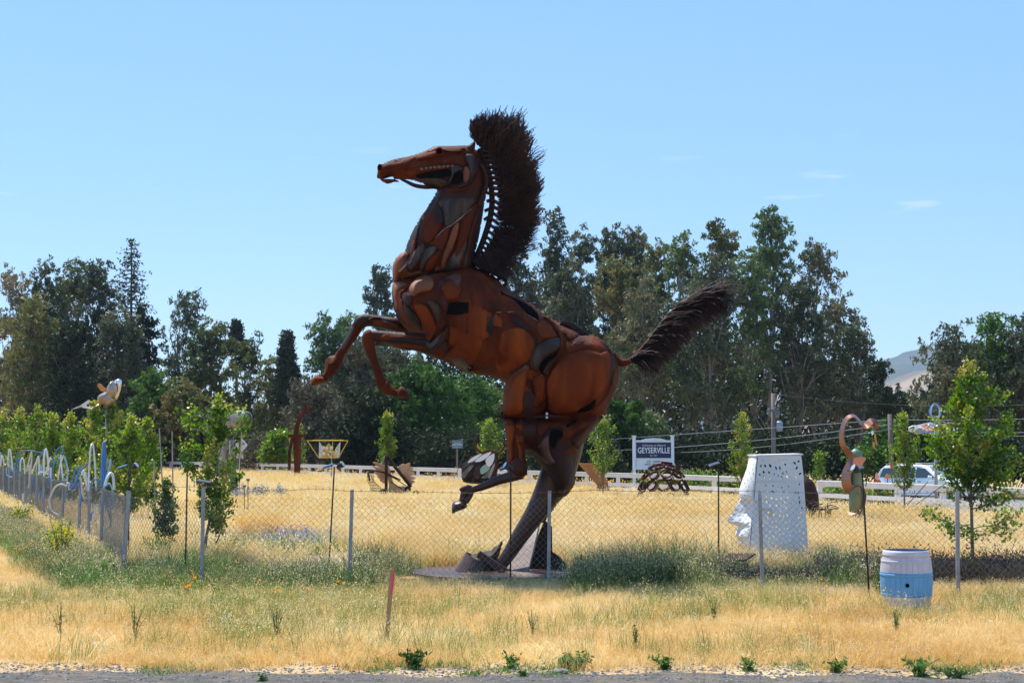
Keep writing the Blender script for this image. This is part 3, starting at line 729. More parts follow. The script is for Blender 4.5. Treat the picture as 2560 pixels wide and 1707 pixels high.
mb = MB(); poly = [(1362, 1300), (1380, 1316), (1381, 1380), (1400, 1392), (1422, 1420), (1420, 1430), (1316, 1434), (1332, 1390), (1345, 1340)]
mb.prism([at(x, y, YB+0.35) for x, y in poly], (0, 0.25, 0)); mb.build('back_brace', 'steel_dark', horse)
inflate('foot_plate', zb([(500, 1392), (560, 1300), (610, 1238), (700, 1215), (800, 1195), (860, 1150), (925, 1098), (900, 1180), (880, 1250), (850, 1330), (950, 1385), (850, 1400), (650, 1396)]), YB+0.1, 0.34, 'steel_dark', horse, 4, curve=1)
mb = MB()
cbase = []
for i in range(15):
    a = pi*(0.5 + 1.0*i/14)      # half open cone shell round the toe
    cbase.append(a)
A, B = at(1168, 1389, YB-0.1), at(1160, 1432, YB-0.15)
V = []
for ring, (c, rx, ry) in enumerate([(at(1196, 1398, YB-0.1), 0.22, 0.30), (at(1176, 1430, YB-0.1), 0.30, 0.42)]):
    for i in range(17):
        a = pi*0.35 + pi*1.3*i/16
        V.append((c.x + rx*cos(a), c.y + ry*sin(a), c.z + (0.13*cos(a)*-1 if ring == 0 else 0)))
mb.add(V, [(i, i+1, 18+i-0, 17+i) for i in range(16)]); mb.add([(x+0.02, y, z-0.01) for x, y, z in V], [(17+i, 18+i, i+1, i) for i in range(16)])
mb.build('toe_cap', 'steel_brown', horse, True)
mb = MB(); a0, a1, a2 = at(1215, 1392, YB-0.5), at(1266, 1432, YB-0.6), at(1240, 1436, YB-0.6)
mb.beam(at(1196, 1384, YB-0.35), at(1262, 1428, YB-0.5), 0.04, 0.13); mb.build('toe_bar', 'steel_brown', horse)
# plinth: a round steel disc on a low rust drum
pcx = at(1238, 1436, 27.6)
mb = MB(); mb.lathe((pcx.x, 27.9, 0), [(1.42, 0.0), (1.42, 0.13)], 48); mb.build('drum', 'plinth_rust', horse)
mb = MB(); mb.lathe((pcx.x, 27.9, 0), [(1.40, 0.133), (1.50, 0.134), (1.50, 0.165), (0.02, 0.170)], 56); mb.build('disc', 'steel_brown', horse)
mb = MB(); mb.box((pcx.x-1.35, 27.3, 0.075), (0.6, 0.5, 0.06)); mb.build('step', 'plinth_rust', horse)
make_bvh()

# ---- plates laid on the body (each one a sheet of its own)
PL = []
def pl(pts, m, lift=0.02, dome=0.0, **k): plate(pts, m, horse, lift, dome, **k)
pl(z3([(275, 310), (340, 210), (450, 155), (560, 170), (600, 260), (560, 350), (440, 370), (330, 430), (290, 390)]), 'rust_bright', 0.02, 0.09)
pl(z3([(690, 300), (760, 230), (840, 222), (900, 270), (960, 330), (900, 460), (760, 470), (720, 380)]), 'rust_orange', 0.02, 0.07)
pl(z3([(66, 250), (180, 240), (262, 262), (150, 330), (120, 430), (128, 560), (100, 600), (72, 450)]), 'rust_bright', 0.02, 0.05)
pl(z3([(125, 420), (160, 340), (280, 285), (205, 375), (182, 430), (225, 600), (270, 740), (200, 720), (140, 560)]), 'rust_orange', 0.035, 0.05)
pl(z3([(190, 380), (300, 390), (310, 470), (290, 540), (215, 530)]), 'rust_deep', 0.03, 0.02)
pl(z3([(205, 535), (270, 560), (340, 640), (400, 690), (442, 800), (400, 865), (300, 790), (230, 680)]), 'steel_dark', 0.03, 0.06)
pl(z3([(330, 540), (430, 520), (520, 560), (600, 700), (640, 850), (560, 1000), (522, 1012), (470, 890), (430, 760)]), 'rust_orange', 0.03, 0.07)
pl(z3([(515, 485), (600, 490), (680, 560), (697, 680), (665, 808), (620, 720), (570, 590)]), 'steel_grey', 0.05, 0.05)
pl(z3([(680, 470), (720, 380), (770, 500), (760, 600), (700, 570), (655, 500)]), 'rust_deep', 0.03, 0.02)
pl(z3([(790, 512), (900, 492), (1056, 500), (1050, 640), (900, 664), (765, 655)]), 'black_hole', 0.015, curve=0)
pl(z3([(820, 145), (915, 120), (955, 180), (935, 275), (890, 282), (840, 215), (750, 190)]), 'dull_purple', 0.02)
pl(z3([(1080, 120), (1230, 110), (1380, 260), (1500, 420), (1560, 640), (1380, 600), (1200, 560), (1090, 460), (1040, 300)]), 'rust', 0.015, 0.02)
pl(z3([(1056, 520), (1200, 590), (1290, 604), (1290, 760), (1260, 990), (1030, 870), (1050, 650)]), 'rust_orange', 0.018, 0.01, curve=0)
pl(z3([(830, 680), (1030, 655), (1025, 862), (822, 790)]), 'rust', 0.03, 0.01, curve=0)
pl(z3([(810, 810), (1015, 885), (1010, 1020), (790, 1060)]), 'rust_orange', 0.018, 0.01, curve=0)
pl(z3([(1040, 890), (1220, 985), (1190, 1160), (1090, 1320), (1000, 1240), (880, 1200), (760, 1160), (900, 1060)]), 'rust_orange', 0.03, 0.02)
pl(z3([(1235, 1000), (1330, 1000), (1400, 1150), (1330, 1310), (1180, 1390), (1120, 1395), (1130, 1310), (1200, 1160)]), 'rust', 0.03, 0.02)
pl(z3([(1372, 660), (1310, 760), (1296, 860), (1350, 950), (1372, 800)]), 'steel_dark', 0.02)
pl(z3([(845, 1250), (950, 1205), (1020, 1250), (1060, 1310), (1105, 1320), (1112, 1395), (1050, 1408), (930, 1370), (870, 1310)]), 'steel_grey', 0.03, 0.05)
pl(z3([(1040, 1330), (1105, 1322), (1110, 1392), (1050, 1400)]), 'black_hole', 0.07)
pl(z3([(720, 870), (790, 820), (800, 900), (740, 1010), (640, 1110), (600, 1090), (660, 960)]), 'rust_deep', 0.06, 0.06)
pl(z3([(500, 1010), (560, 1030), (640, 950), (700, 890), (690, 960), (630, 1060), (560, 1100), (500, 1070)]), 'steel_grey', 0.08, 0.04)
# flank, back and haunch
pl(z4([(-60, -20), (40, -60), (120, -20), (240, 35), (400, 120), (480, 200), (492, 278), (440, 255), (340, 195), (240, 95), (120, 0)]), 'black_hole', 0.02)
pl(z4([(155, 262), (250, 238), (330, 300), (425, 350), (360, 402), (250, 330)]), 'steel_dark', 0.035, curve=1)
pl(z4([(300, 180), (460, 285), (500, 400), (560, 480), (500, 560), (430, 420), (330, 300), (240, 235), (130, 200)]), 'rust', 0.03, 0.03)
pl(z4([(500, 300), (570, 270), (640, 340), (710, 450), (690, 480), (560, 500), (490, 440), (450, 350)]), 'rust_orange', 0.03, 0.05)
pl(z4([(100, 400), (330, 380), (450, 560), (400, 720), (240, 830), (60, 900), (0, 780), (30, 560)]), 'rust_orange', 0.015, 0.04)
pl(z4([(540, 235), (620, 260), (700, 330), (760, 440), (770, 580), (730, 700), (640, 820), (600, 930), (590, 860), (640, 760), (720, 640), (735, 500), (690, 390), (600, 300)]), 'rust', 0.08, 0.04)
pl(z4([(395, 790), (400, 700), (450, 600), (560, 520), (680, 480), (742, 490), (745, 590), (640, 670), (540, 740), (490, 830), (450, 845), (410, 820)]), 'steel_grey', 0.07, 0.09)
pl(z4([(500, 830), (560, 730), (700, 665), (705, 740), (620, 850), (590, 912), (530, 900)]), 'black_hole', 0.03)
pl(z4([(545, 880), (600, 770), (690, 700), (640, 800), (592, 905)]), 'steel_dark', 0.06, 0.02)
pl(z4([(585, 1010), (640, 860), (760, 720), (900, 650), (1060, 622), (1200, 652), (1290, 642), (1322, 740), (1310, 900), (1270, 1040), (1140, 1180), (1000, 1280), (900, 1330), (640, 1345), (600, 1200)]), 'rust_orange', 0.05, 0.12, h=4)
pl(z4([(800, 560), (880, 500), (960, 468), (1060, 455), (1180, 490), (1270, 560), (1335, 640), (1250, 640), (1200, 630), (1060, 600), (930, 625), (840, 660)]), 'rust', 0.03, 0.03, h=4)
pl(z4([(1302, 650), (1350, 680), (1392, 740), (1385, 830), (1345, 860), (1320, 980), (1260, 1030), (1290, 900), (1312, 800), (1322, 720)]), 'steel_dark', 0.03, 0.01, curve=1)
pl(z4([(1350, 860), (1390, 860), (1380, 1060), (1300, 1250), (1200, 1340), (1100, 1345), (1240, 1180), (1310, 1040)]), 'rust', 0.03, 0.05)
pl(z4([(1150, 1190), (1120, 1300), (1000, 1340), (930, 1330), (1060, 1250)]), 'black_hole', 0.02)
pl(z4([(320, 1100), (370, 1085), (425, 1110), (442, 1160), (430, 1250), (395, 1355), (300, 1358)]), 'steel_dark', 0.02, curve=1)
pl(z4([(100, 1355), (95, 1200), (130, 1000), (250, 870), (370, 800), (365, 900), (335, 1060), (308, 1200), (292, 1355)]), 'rust_orange', 0.03, 0.06)
pl(z4([(430, 960), (555, 905), (568, 1100), (565, 1200), (445, 1275), (445, 1100)]), 'rust_orange', 0.03, 0.05)
pl(z4([(150, 940), (250, 860), (350, 790), (380, 850), (300, 900), (200, 1010), (140, 1080)]), 'dull_purple', 0.045, 0.02)
pl(z4([(440, 1290), (560, 1225), (590, 1240), (540, 1340), (430, 1350)]), 'rust', 0.05, 0.04)
pl(z4([(745, 320), (850, 320), (950, 370), (955, 440), (880, 520), (780, 430)]), 'rust', 0.05, 0.05)
# lower thigh
pl(z5([(820, 150), (900, 160), (930, 300), (905, 500), (900, 700), (835, 760), (828, 500), (800, 260)]), 'rust_orange', 0.03, 0.05)
pl(z5([(1035, 140), (1045, 250), (985, 270), (960, 300), (990, 480), (1030, 560), (1035, 740), (1000, 760), (985, 600), (950, 400), (960, 220), (1000, 160)]), 'rust_orange', 0.04, 0.03)
pl(z5([(1060, 130), (1230, 120), (1240, 400), (1150, 520), (1060, 480)]), 'rust_deep', 0.03, 0.04)
pl(z5([(1290, 400), (1400, 282), (1560, 250), (1612, 330), (1590, 420), (1530, 462), (1700, 420), (1850, 320), (2000, 200), (2130, 120), (1800, 108), (1500, 118), (1250, 210)]), 'rust', 0.05, 0.03, curve=2)
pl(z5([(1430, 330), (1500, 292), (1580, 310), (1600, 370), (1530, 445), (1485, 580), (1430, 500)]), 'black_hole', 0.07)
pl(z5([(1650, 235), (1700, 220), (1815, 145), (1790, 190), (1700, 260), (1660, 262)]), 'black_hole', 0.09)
pl(z5([(1260, 500), (1420, 360), (1425, 600), (1500, 760), (1400, 790), (1280, 680), (1160, 560)]), 'steel_brown', 0.03, 0.05)
pl(z5([(1780, 400), (2080, 180), (1900, 480), (1830, 570), (1740, 480)]), 'rust_deep', 0.03, 0.04)
pl(z5([(930, 700), (1020, 720), (1110, 860), (1080, 930), (960, 950), (900, 860)]), 'rust_deep', 0.05, 0.04)
# neck
pl(zn([(660, 0), (720, 0), (620, 180), (530, 300), (440, 560), (410, 700), (330, 850), (272, 750), (320, 600), (420, 380), (520, 240)]), 'steel_dark', 0.03, 0.02)
pl(zn([(505, 220), (540, 210), (560, 260), (520, 300), (500, 290)]), 'rust_bright', 0.06, 0.03)
pl(zn([(400, 760), (480, 690), (560, 690), (500, 860), (440, 960), (350, 1090), (290, 1000), (340, 880)]), 'wood_streak', 0.10, 0.05)
pl(zn([(350, 700), (410, 560), (405, 700), (380, 800), (335, 860)]), 'rust_bright', 0.08, 0.02)
pl(zn([(1030, 350), (1072, 350), (1060, 480), (985, 700), (890, 900), (845, 1050), (800, 1020), (820, 860), (900, 640), (960, 450)]), 'rust_bright', 0.07, 0.06)
pl(zn([(690, 1060), (740, 1000), (790, 1010), (800, 1060), (700, 1080)]), 'rust_bright', 0.08, 0.06)
pl(zn([(500, 780), (600, 720), (742, 690), (700, 800), (600, 900), (520, 1060), (480, 1050)]), 'steel_grey', 0.04, 0.03)
pl(zn([(580, 960), (640, 870), (740, 790), (790, 760), (740, 920), (680, 1050), (560, 1070)]), 'rust_orange', 0.04, 0.03)
pl(zn([(480, 470), (530, 300), (690, 160), (760, 200), (830, 350), (760, 500), (640, 650), (500, 620)]), 'rust', 0.03, 0.06)
pl(zn([(690, 170), (790, 100), (830, 340), (720, 350), (700, 260)]), 'steel_dark', 0.10, 0.02)
pl(zn([(780, 0), (1280, -20), (1210, 150), (1050, 290), (930, 390), (850, 350), (800, 120)]), 'wood_streak', 0.03, 0.04)
pl(zn([(1090, 310), (1250, 140), (1330, 60), (1250, 400), (1120, 800), (980, 900), (1060, 500)]), 'rust', 0.03, 0.05)
pl(zn([(900, 920), (1150, 620), (1185, 700), (1100, 900), (1080, 1020), (880, 1050)]), 'steel_grey', 0.04, 0.03)
pl(zn([(1250, 420), (1420, 60), (1360, 500), (1230, 1000), (1110, 1020), (1180, 760)]), 'rust_deep', 0.03, 0.03)
pl(zn([(650, 660), (780, 510), (930, 400), (880, 640), (800, 760), (720, 690)]), 'rust', 0.06, 0.02)
pl(zn([(190, 1190), (280, 1010), (340, 1090), (470, 1060), (500, 1110), (330, 1160)]), 'rust_bright', 0.05, 0.04)
# head
pl(zh([(200, 555), (500, 520), (640, 440), (860, 400), (870, 430), (760, 520), (620, 640), (400, 700), (230, 690), (200, 620)]), 'rust', 0.02, 0.03)
pl(zh([(440, 470), (640, 420), (600, 450), (500, 505)]), 'steel_dark', 0.03)
pl(zh([(870, 420), (980, 350), (1140, 320), (1270, 290), (1260, 400), (1100, 450), (900, 480)]), 'rust_orange', 0.03, 0.05)
pl(zh([(1060, 330), (1190, 235), (1300, 212), (1290, 260), (1150, 320)]), 'rust_bright', 0.03, 0.03)
pl(zh([(1390, 225), (1780, 215), (1810, 260), (1700, 330), (1420, 310)]), 'rust', 0.03, 0.05)
pl(zh([(1400, 420), (1700, 370), (1820, 420), (1840, 560), (1780, 600), (1600, 570), (1350, 560)]), 'rust', 0.03, 0.04)
pl(zh([(1820, 380), (1990, 370), (2010, 480), (1965, 830), (1900, 600)]), 'steel_grey', 0.04, 0.03)
pl(zh([(1800, 640), (1860, 600), (1920, 700), (1890, 860), (1800, 900)]), 'rust_bright', 0.05, 0.03)
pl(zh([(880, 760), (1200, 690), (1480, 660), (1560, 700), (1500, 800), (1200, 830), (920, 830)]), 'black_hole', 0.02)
pl(zh([(860, 860), (1000, 830), (1250, 820), (1440, 870), (1480, 960), (1300, 990), (1050, 920)]), 'steel_grey', 0.04, 0.04)
pl(zh([(1010, 950), (1100, 930), (1300, 980), (1330, 1030), (1180, 1000)]), 'rust_orange', 0.04, 0.03)
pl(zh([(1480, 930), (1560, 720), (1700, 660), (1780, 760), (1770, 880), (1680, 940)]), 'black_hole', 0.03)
pl(zh([(1560, 640), (1640, 580), (1760, 610), (1770, 660), (1700, 690), (1600, 760), (1540, 920), (1480, 940), (1500, 860), (1570, 740)]), 'steel_grey', 0.06, 0.04)
pl(zh([(1350, 1000), (1500, 1040), (1750, 1010), (1950, 900), (2080, 700), (2120, 800), (2000, 980), (1800, 1085), (1550, 1100), (1400, 1050)]), 'rust', 0.05, 0.04)
pl(zh([(1640, 1000), (1820, 930), (1900, 880), (1880, 930), (1760, 1000)]), 'steel_brown', 0.09, 0.02)
pl(zh([(640, 700), (900, 620), (1000, 600), (1600, 570), (1590, 620), (1300, 660), (1000, 700), (780, 780)]), 'rust_orange', 0.03, 0.03)
for i in range(8):
    u = i/7; x, y = 975+u*600, 650-u*60-10*sin(pi*u)
    pl(zh([(x-28, y-20), (x+28, y-24), (x+30, y+20), (x-26, y+26)]), 'teeth', 0.06, 0.02, name='tooth', curve=1, h=2)
# nostril and eye: tube mouths
for nm, (x, y), r, off in (('eye', (1325, 320), 72, 0.10), ('nostril', (158, 635), 55, 0.06)):
    p = zh([(x, y)])[0]; c = hit(*p) or at(p[0], p[1], YB-0.3); R_ = r/7.84*28/FP
    ys = 1.25 if nm == 'nostril' else 1.0
    circ = lambda rr, dy: [(c.x + rr*cos(a)*(0.8 if nm == 'nostril' else 1), c.y+dy, c.z + rr*ys*sin(a)) for a in [2*pi*i/20 for i in range(20)]]
    mb = MB(); V = circ(R_, 0.1) + circ(R_*1.12, -off) + circ(R_*0.86, -off-0.01) + circ(R_*0.8, 0.02)
    mb.add(V, [(q*20+i, q*20+(i+1) % 20, (q+1)*20+(i+1) % 20, (q+1)*20+i) for q in range(3) for i in range(20)])
    ob = mb.build(nm, 'rust_orange', horse, True)
    mb = MB(); mb.add(circ(R_*0.86, -off*0.5), [tuple(range(20))]); mb.build('socket', 'black_hole', ob)
# hanging rein bar
mb = MB(); mb.tube([at(x, y, YB-0.12) for x, y in [q[:2] for q in crom([(q[0], q[1], 0) for q in zh([(560, 845), (680, 900), (850, 975), (1050, 1005), (1230, 1010), (1380, 1070)])], 6)]], [0.02+0.02*sin(pi*i/30) for i in range(31)], 6)
mb.build('rein_bar', 'steel_dark', horse, True)
mb = MB(); mb.tube([at(x, y, YB-0.3) for x, y, _ in crom(zh([(2150, 560, 0), (2220, 720, 0), (2250, 900, 0), (2180, 1150, 0), (2060, 1400, 0)]), 6)], 0.035, 6); mb.build('neck_rod', 'rust_deep', horse, True)
# many thin scrap sheets, hardly proud of the body
for (x0, y0, x1, y1, n_, sz) in ((1000, 700, 1240, 900, 26, 15), (1180, 760, 1330, 940, 16, 17), (1262, 880, 1350, 1035, 14, 12), (1380, 840, 1540, 1030, 12, 14), (1030, 560, 1180, 690, 18, 11), (970, 375, 1180, 460, 20, 8), (1270, 1050, 1440, 1160, 14, 12)):
    for _ in range(n_):
        x, y = random.uniform(x0, x1), random.uniform(y0, y1)
        if hit(x, y) is None: continue
        k_ = random.randint(4, 6); a0 = random.uniform(0, 6); st = random.uniform(.7, 1.5)
        pp = [(x+sz*random.uniform(.7, 1.2)*st*cos(a0+6.283*i/k_), y+sz*random.uniform(.7, 1.2)/st*sin(a0+6.283*i/k_)) for i in range(k_)]
        if any(hit(*q) is None for q in pp): continue
        plate(pp, random.choice(['rust', 'rust_orange', 'rust', 'rust_deep', 'rust_orange']), horse, .010, .0, h=3.5, curve=0, sink=.03, maxd=.12)
# seams, flanges and ridges
for pts, r, m in (
    (z3([(75, 232), (200, 205), (330, 165), (480, 110), (640, 95), (900, 65), (1080, 40)]), 0.035, 'rust_deep'),
    (z3([(1055, 515), (1200, 590), (1400, 610), (1560, 610)]), 0.012, 'steel_dark'),
    (z3([(1250, 1400), (1400, 1320), (1500, 1220), (1560, 1120)]), 0.014, 'steel_dark'),
    (z3([(1045, 660), (1030, 900), (1015, 1020)]), 0.012, 'steel_dark'),
    (z3([(1030, 790), (1250, 770)]), 0.012, 'steel_dark'),
    (z3([(1220, 990), (1195, 1200), (1140, 1340)]), 0.013, 'steel_dark'),
    (z3([(740, 1100), (880, 1040), (1100, 1020), (1180, 970)]), 0.016, 'rust_deep'),
    (z3([(600, 260), (640, 430), (560, 500), (430, 520)]), 0.014, 'rust_deep'),
    (z3([(380, 300), (365, 290), (350, 380), (330, 400)]), 0.012, 'rust_bright'),
    (z4([(0, 190), (200, 185), (350, 215), (475, 285)]), 0.016, 'teeth'),
    (z4([(0, 655), (200, 655), (380, 660)]), 0.01, 'rust_deep'),
    (z4([(270, 420), (268, 650), (230, 830)]), 0.01, 'rust_deep'),
    (z4([(150, 870), (260, 830), (380, 730), (430, 560)]), 0.018, 'rust_deep'),
    (z4([(390, 880), (400, 1080), (440, 1120), (445, 1300), (380, 1370)]), 0.018, 'rust_deep'),
    (z4([(575, 1230), (580, 1040), (640, 950), (740, 895)]), 0.022, 'rust_deep'),
    (z4([(565, 900), (575, 1100), (570, 1340)]), 0.022, 'steel_dark'),
    (z4([(560, 240), (680, 330), (745, 450), (755, 600), (700, 720), (620, 850), (600, 930)]), 0.03, 'rust'),
    (zn([(640, 655), (780, 510), (950, 380), (1150, 230), (1330, 80)]), 0.022, 'steel_pale'),
    (zn([(300, 770), (340, 860), (180, 1080)]), 0.02, 'steel_pale'),
    (zn([(160, 1080), (300, 960), (345, 890)]), 0.022, 'steel_pale'),
    (zn([(370, 1080), (460, 920), (450, 1000), (380, 1100)]), 0.02, 'rust_orange')):
    seam(pts, r, m, horse)
mb = MB(); mb.tube([at(x, y, YB-0.72+0.004*abs(x-1370)) for x, y in ((1250, 1040), (1300, 1041), (1380, 1041), (1450, 1040), (1504, 1039))], 0.03, 6); mb.box(at(1252, 1041, YB-0.5), (0.16, 0.3, 0.03)); mb.build('flange', 'rust_deep', horse, True)
for x, y in ((1367, 1034), (1367, 1043), (1484, 1043), (1493, 1042)):
    c = at(x, y, YB-0.80+0.004*abs(x-1370)); MB().lathe((c.x, c.y, c.z), [(0.022, -0.03), (0.022, 0.02)], 8, 'y').build('bolt', 'bolt', horse)
# rump fin and withers lug
mb = MB(); q = z4([(735, 312), (800, 295), (870, 310), (950, 355), (1010, 400), (1095, 462), (1010, 470), (930, 430), (850, 350)])
mb.prism([at(p[0], p[1], YB-0.28) for p in q], (0, 0.5, 0)); mb.build('rump_fin', 'steel_dark', horse)
mb = MB(); c = at(1253, 706, YB); V = []
for rr in (0.10, 0.045):
    for i in range(18): a = 2*pi*i/18; V.append((c.x+rr*cos(a)*1.2, c.y-0.03, c.z+rr*sin(a)))
V += [(x, y+0.06, z) for x, y, z in V]
mb.add(V, [(i, (i+1) % 18, 18+(i+1) % 18, 18+i) for i in range(18)] + [(54+i, 54+(i+1) % 18, 36+(i+1) % 18, 36+i) for i in range(18)] + [(36+i, 36+(i+1) % 18, (i+1) % 18, i) for i in range(18)] + [(18+i, 18+(i+1) % 18, 54+(i+1) % 18, 54+i) for i in range(18)])
mb.build('lifting_lug', 'steel_dark', horse)
# torn plate edges on the forelegs
for pts, m in ((zf([(900, 330), (1000, 200), (1130, 190), (1160, 215), (1050, 230), (960, 250), (930, 260)]), 'rust'), (zf([(1050, 250), (1200, 250), (1400, 320), (1440, 350), (1200, 320), (1060, 300)]), 'rust_orange'), (zf([(1080, 620), (1110, 570), (1300, 580), (1500, 640), (1640, 700), (1500, 690), (1300, 640)]), 'steel_grey'),
    (zf([(1150, 500), (1250, 440), (1300, 415), (1290, 470), (1650, 490), (1830, 500), (1700, 520), (1400, 510), (1200, 560)]), 'rust_orange'), (zf([(1200, 555), (1350, 510), (1800, 530), (1850, 600), (1600, 590), (1400, 560)]), 'steel_dark'), (zf([(1330, 590), (1500, 590), (1800, 640), (1820, 670), (1500, 640), (1340, 620)]), 'rust_orange'),
    (zf([(350, 810), (440, 780), (490, 800), (460, 870), (400, 900), (320, 880)]), 'rust_bright'), (zf([(320, 870), (365, 880), (350, 1000), (290, 1090), (310, 980)]), 'rust_bright'),
    (zf([(1160, 1270), (1250, 1160), (1300, 1210), (1380, 1290), (1300, 1350), (1200, 1340)]), 'rust_orange'), (zf([(560, 620), (730, 350), (770, 330), (700, 520), (590, 690)]), 'steel_brown')):
    pl(pts, m, 0.02, 0.02, h=2.5)
# mane: crest bar, its ribs, and the wire strands
crest = crom([(1199, 372, 0), (1213, 400, 0), (1222, 435, 0), (1228, 470, 0), (1230, 510, 0), (1224, 550, 0), (1212, 590, 0), (1200, 622, 0), (1188, 648, 0)], 8)
mb = MB(); mb.tube([at(p.x, p.y, YB) for p in crest], 0.06, 6); mb.build('crest_bar', 'rust_deep', horse, True)
for i in range(3, 62, 3):
    p = crest[i]; mb = MB()
    dirx = 1.0 if i < 35 else 0.8; dy = 0.12 if i < 30 else 0.55
    mb.beam(at(p.x, p.y, YB), at(p.x+26*dirx, p.y+26*dy, YB), 0.25, 0.035); mb.build('crest_rib', 'rust_deep', horse)
for i, (dx, dy) in ((30, (-14, 4)), (34, (-18, 8)), (27, (-12, -2)), (38, (-16, 10))):
    p = crest[i]; MB().beam(at(p.x, p.y, YB), at(p.x+dx, p.y+dy, YB), 0.1, 0.05).build('crest_tab', 'rust_deep', horse)
outer = [(1180, 306), (1204, 292), (1230, 289), (1255, 291), (1280, 296), (1300, 307), (1314, 323), (1327, 345), (1334, 380), (1340, 412), (1346, 440), (1350, 470), (1350, 510), (1348, 553), (1338, 590), (1322, 625), (1296, 672), (1266, 697), (1244, 684), (1216, 668), (1190, 655)]
oc = crom([(p[0], p[1], 0) for p in outer], 8)
def strands(name, n, gen, m, r0, r1, parent, seg=7):
    V, F = [], []
    for _ in range(n):
        pts = gen(); kk = len(V)
        N = len(pts)
        for j, (p, yy) in enumerate(pts):
            q = at(p[0], p[1], yy); r = r0 + (r1-r0)*j/(N-1)
            V += [(q.x+r, q.y, q.z), (q.x-r*0.5, q.y+r*.8, q.z+r*.5), (q.x-r*0.5, q.y-r*.8, q.z-r*.2)]
        for j in range(N-1):
            for c_ in range(3):
                a = kk+3*j+c_; b = kk+3*j+(c_+1) % 3
                F.append((a, b, b+3, a+3))
    o = fastmesh(name, np.array(V), np.array(F), m, parent, True); o['kind'] = 'stuff'; return o
def mane_gen():
    u = random.random()
    if random.random() < 0.15: u = random.random()*0.35
    if random.random() < 0.3: u = random.uniform(.45, 1)
    ci = crest[int(u**0.9*(len(crest)-1))]; oi = oc[int(min(max(u + random.gauss(0, 0.015), 0), 1)*(len(oc)-1))]
    if u < .4 and random.random() < .3: u = random.uniform(.4, 1)
    if u < .55 and random.random() < .85: u = round(u*52)/52 + random.gauss(0, .0045)
    u = min(max(u, 0), 1); rag = (-.05 if u < .45 else 0) + 0.14*sin(u*61) + 0.10*sin(u*143+1) + 0.05*sin(u*29)
    le = random.uniform(0.86, 1.03)+rag*(1.0 if u < .45 else .45) if random.random() < 0.7 else random.uniform(0.55, 0.9)
    if u < 0.5: le *= random.uniform(0.93, 1.06)
    yo = random.gauss(0, 0.16); d = Vector((oi.x-ci.x, oi.y-ci.y, 0)); nrm = Vector((-d.y, d.x, 0)).normalized()
    bow = random.gauss(0, 4.5) + (8 if u > 0.45 else -4); pts = []
    st = random.uniform(0.12, 0.3) if random.random() < .45 else random.uniform(.3, .62)
    ph = random.uniform(0, 6); wv = random.uniform(1.0, 5.0) if u < .5 else random.uniform(.5, 2.4)
    for j in range(9):
        t = j/8; s_ = st + (le-st)*t
        p = ci + d*s_ + nrm*(bow*sin(pi*t)) + nrm*(wv*sin(ph+t*13))
        pts.append(((p.x, p.y), YB + yo*(0.3+t)))
    return pts
strands('mane', 4600, mane_gen, 'mane_wire', 0.015, 0.007, horse)
# tail
loft('dock', [(1528, 885, 9), (1545, 903, 9), (1560, 907, 9), (1578, 900, 7), (1600, 878, 6), (1618, 857, 5)], YB, 'rust', horse, body=False)
top = crom([(p[0], p[1], 0) for p in ((1572, 902), (1590, 886), (1614, 856), (1637, 826), (1660, 796), (1694, 764), (1722, 746), (1750, 736))], 8)
def tail_gen():
    u = random.random()**0.8; p0 = top[int(u*(len(top)-1))]
    L_ = random.uniform(55, 100)*(0.80+0.24*u) if random.random() < 0.85 else random.uniform(90, 150)*(0.5+0.5*u)
    q_ = random.random()
    a0 = radians(-38 + 10*u + q_*52 + random.gauss(0, 4)); a1 = a0 + radians(random.uniform(25, 75)*(1.15-u*0.8)); yo = random.gauss(0, 0.12); x, y = p0.x, p0.y; pts = []
    ph = random.uniform(0, 6)
    for j in range(9):
        t = j/8; a = a0 + (a1-a0)*t + 0.25*sin(ph+t*9); pts.append(((x, y), YB + yo*(0.2+t))); x += cos(a)*L_/8; y += sin(a)*L_/8
    return pts
strands('tail', 3600, tail_gen, 'mane_wire', 0.012, 0.006, horse)

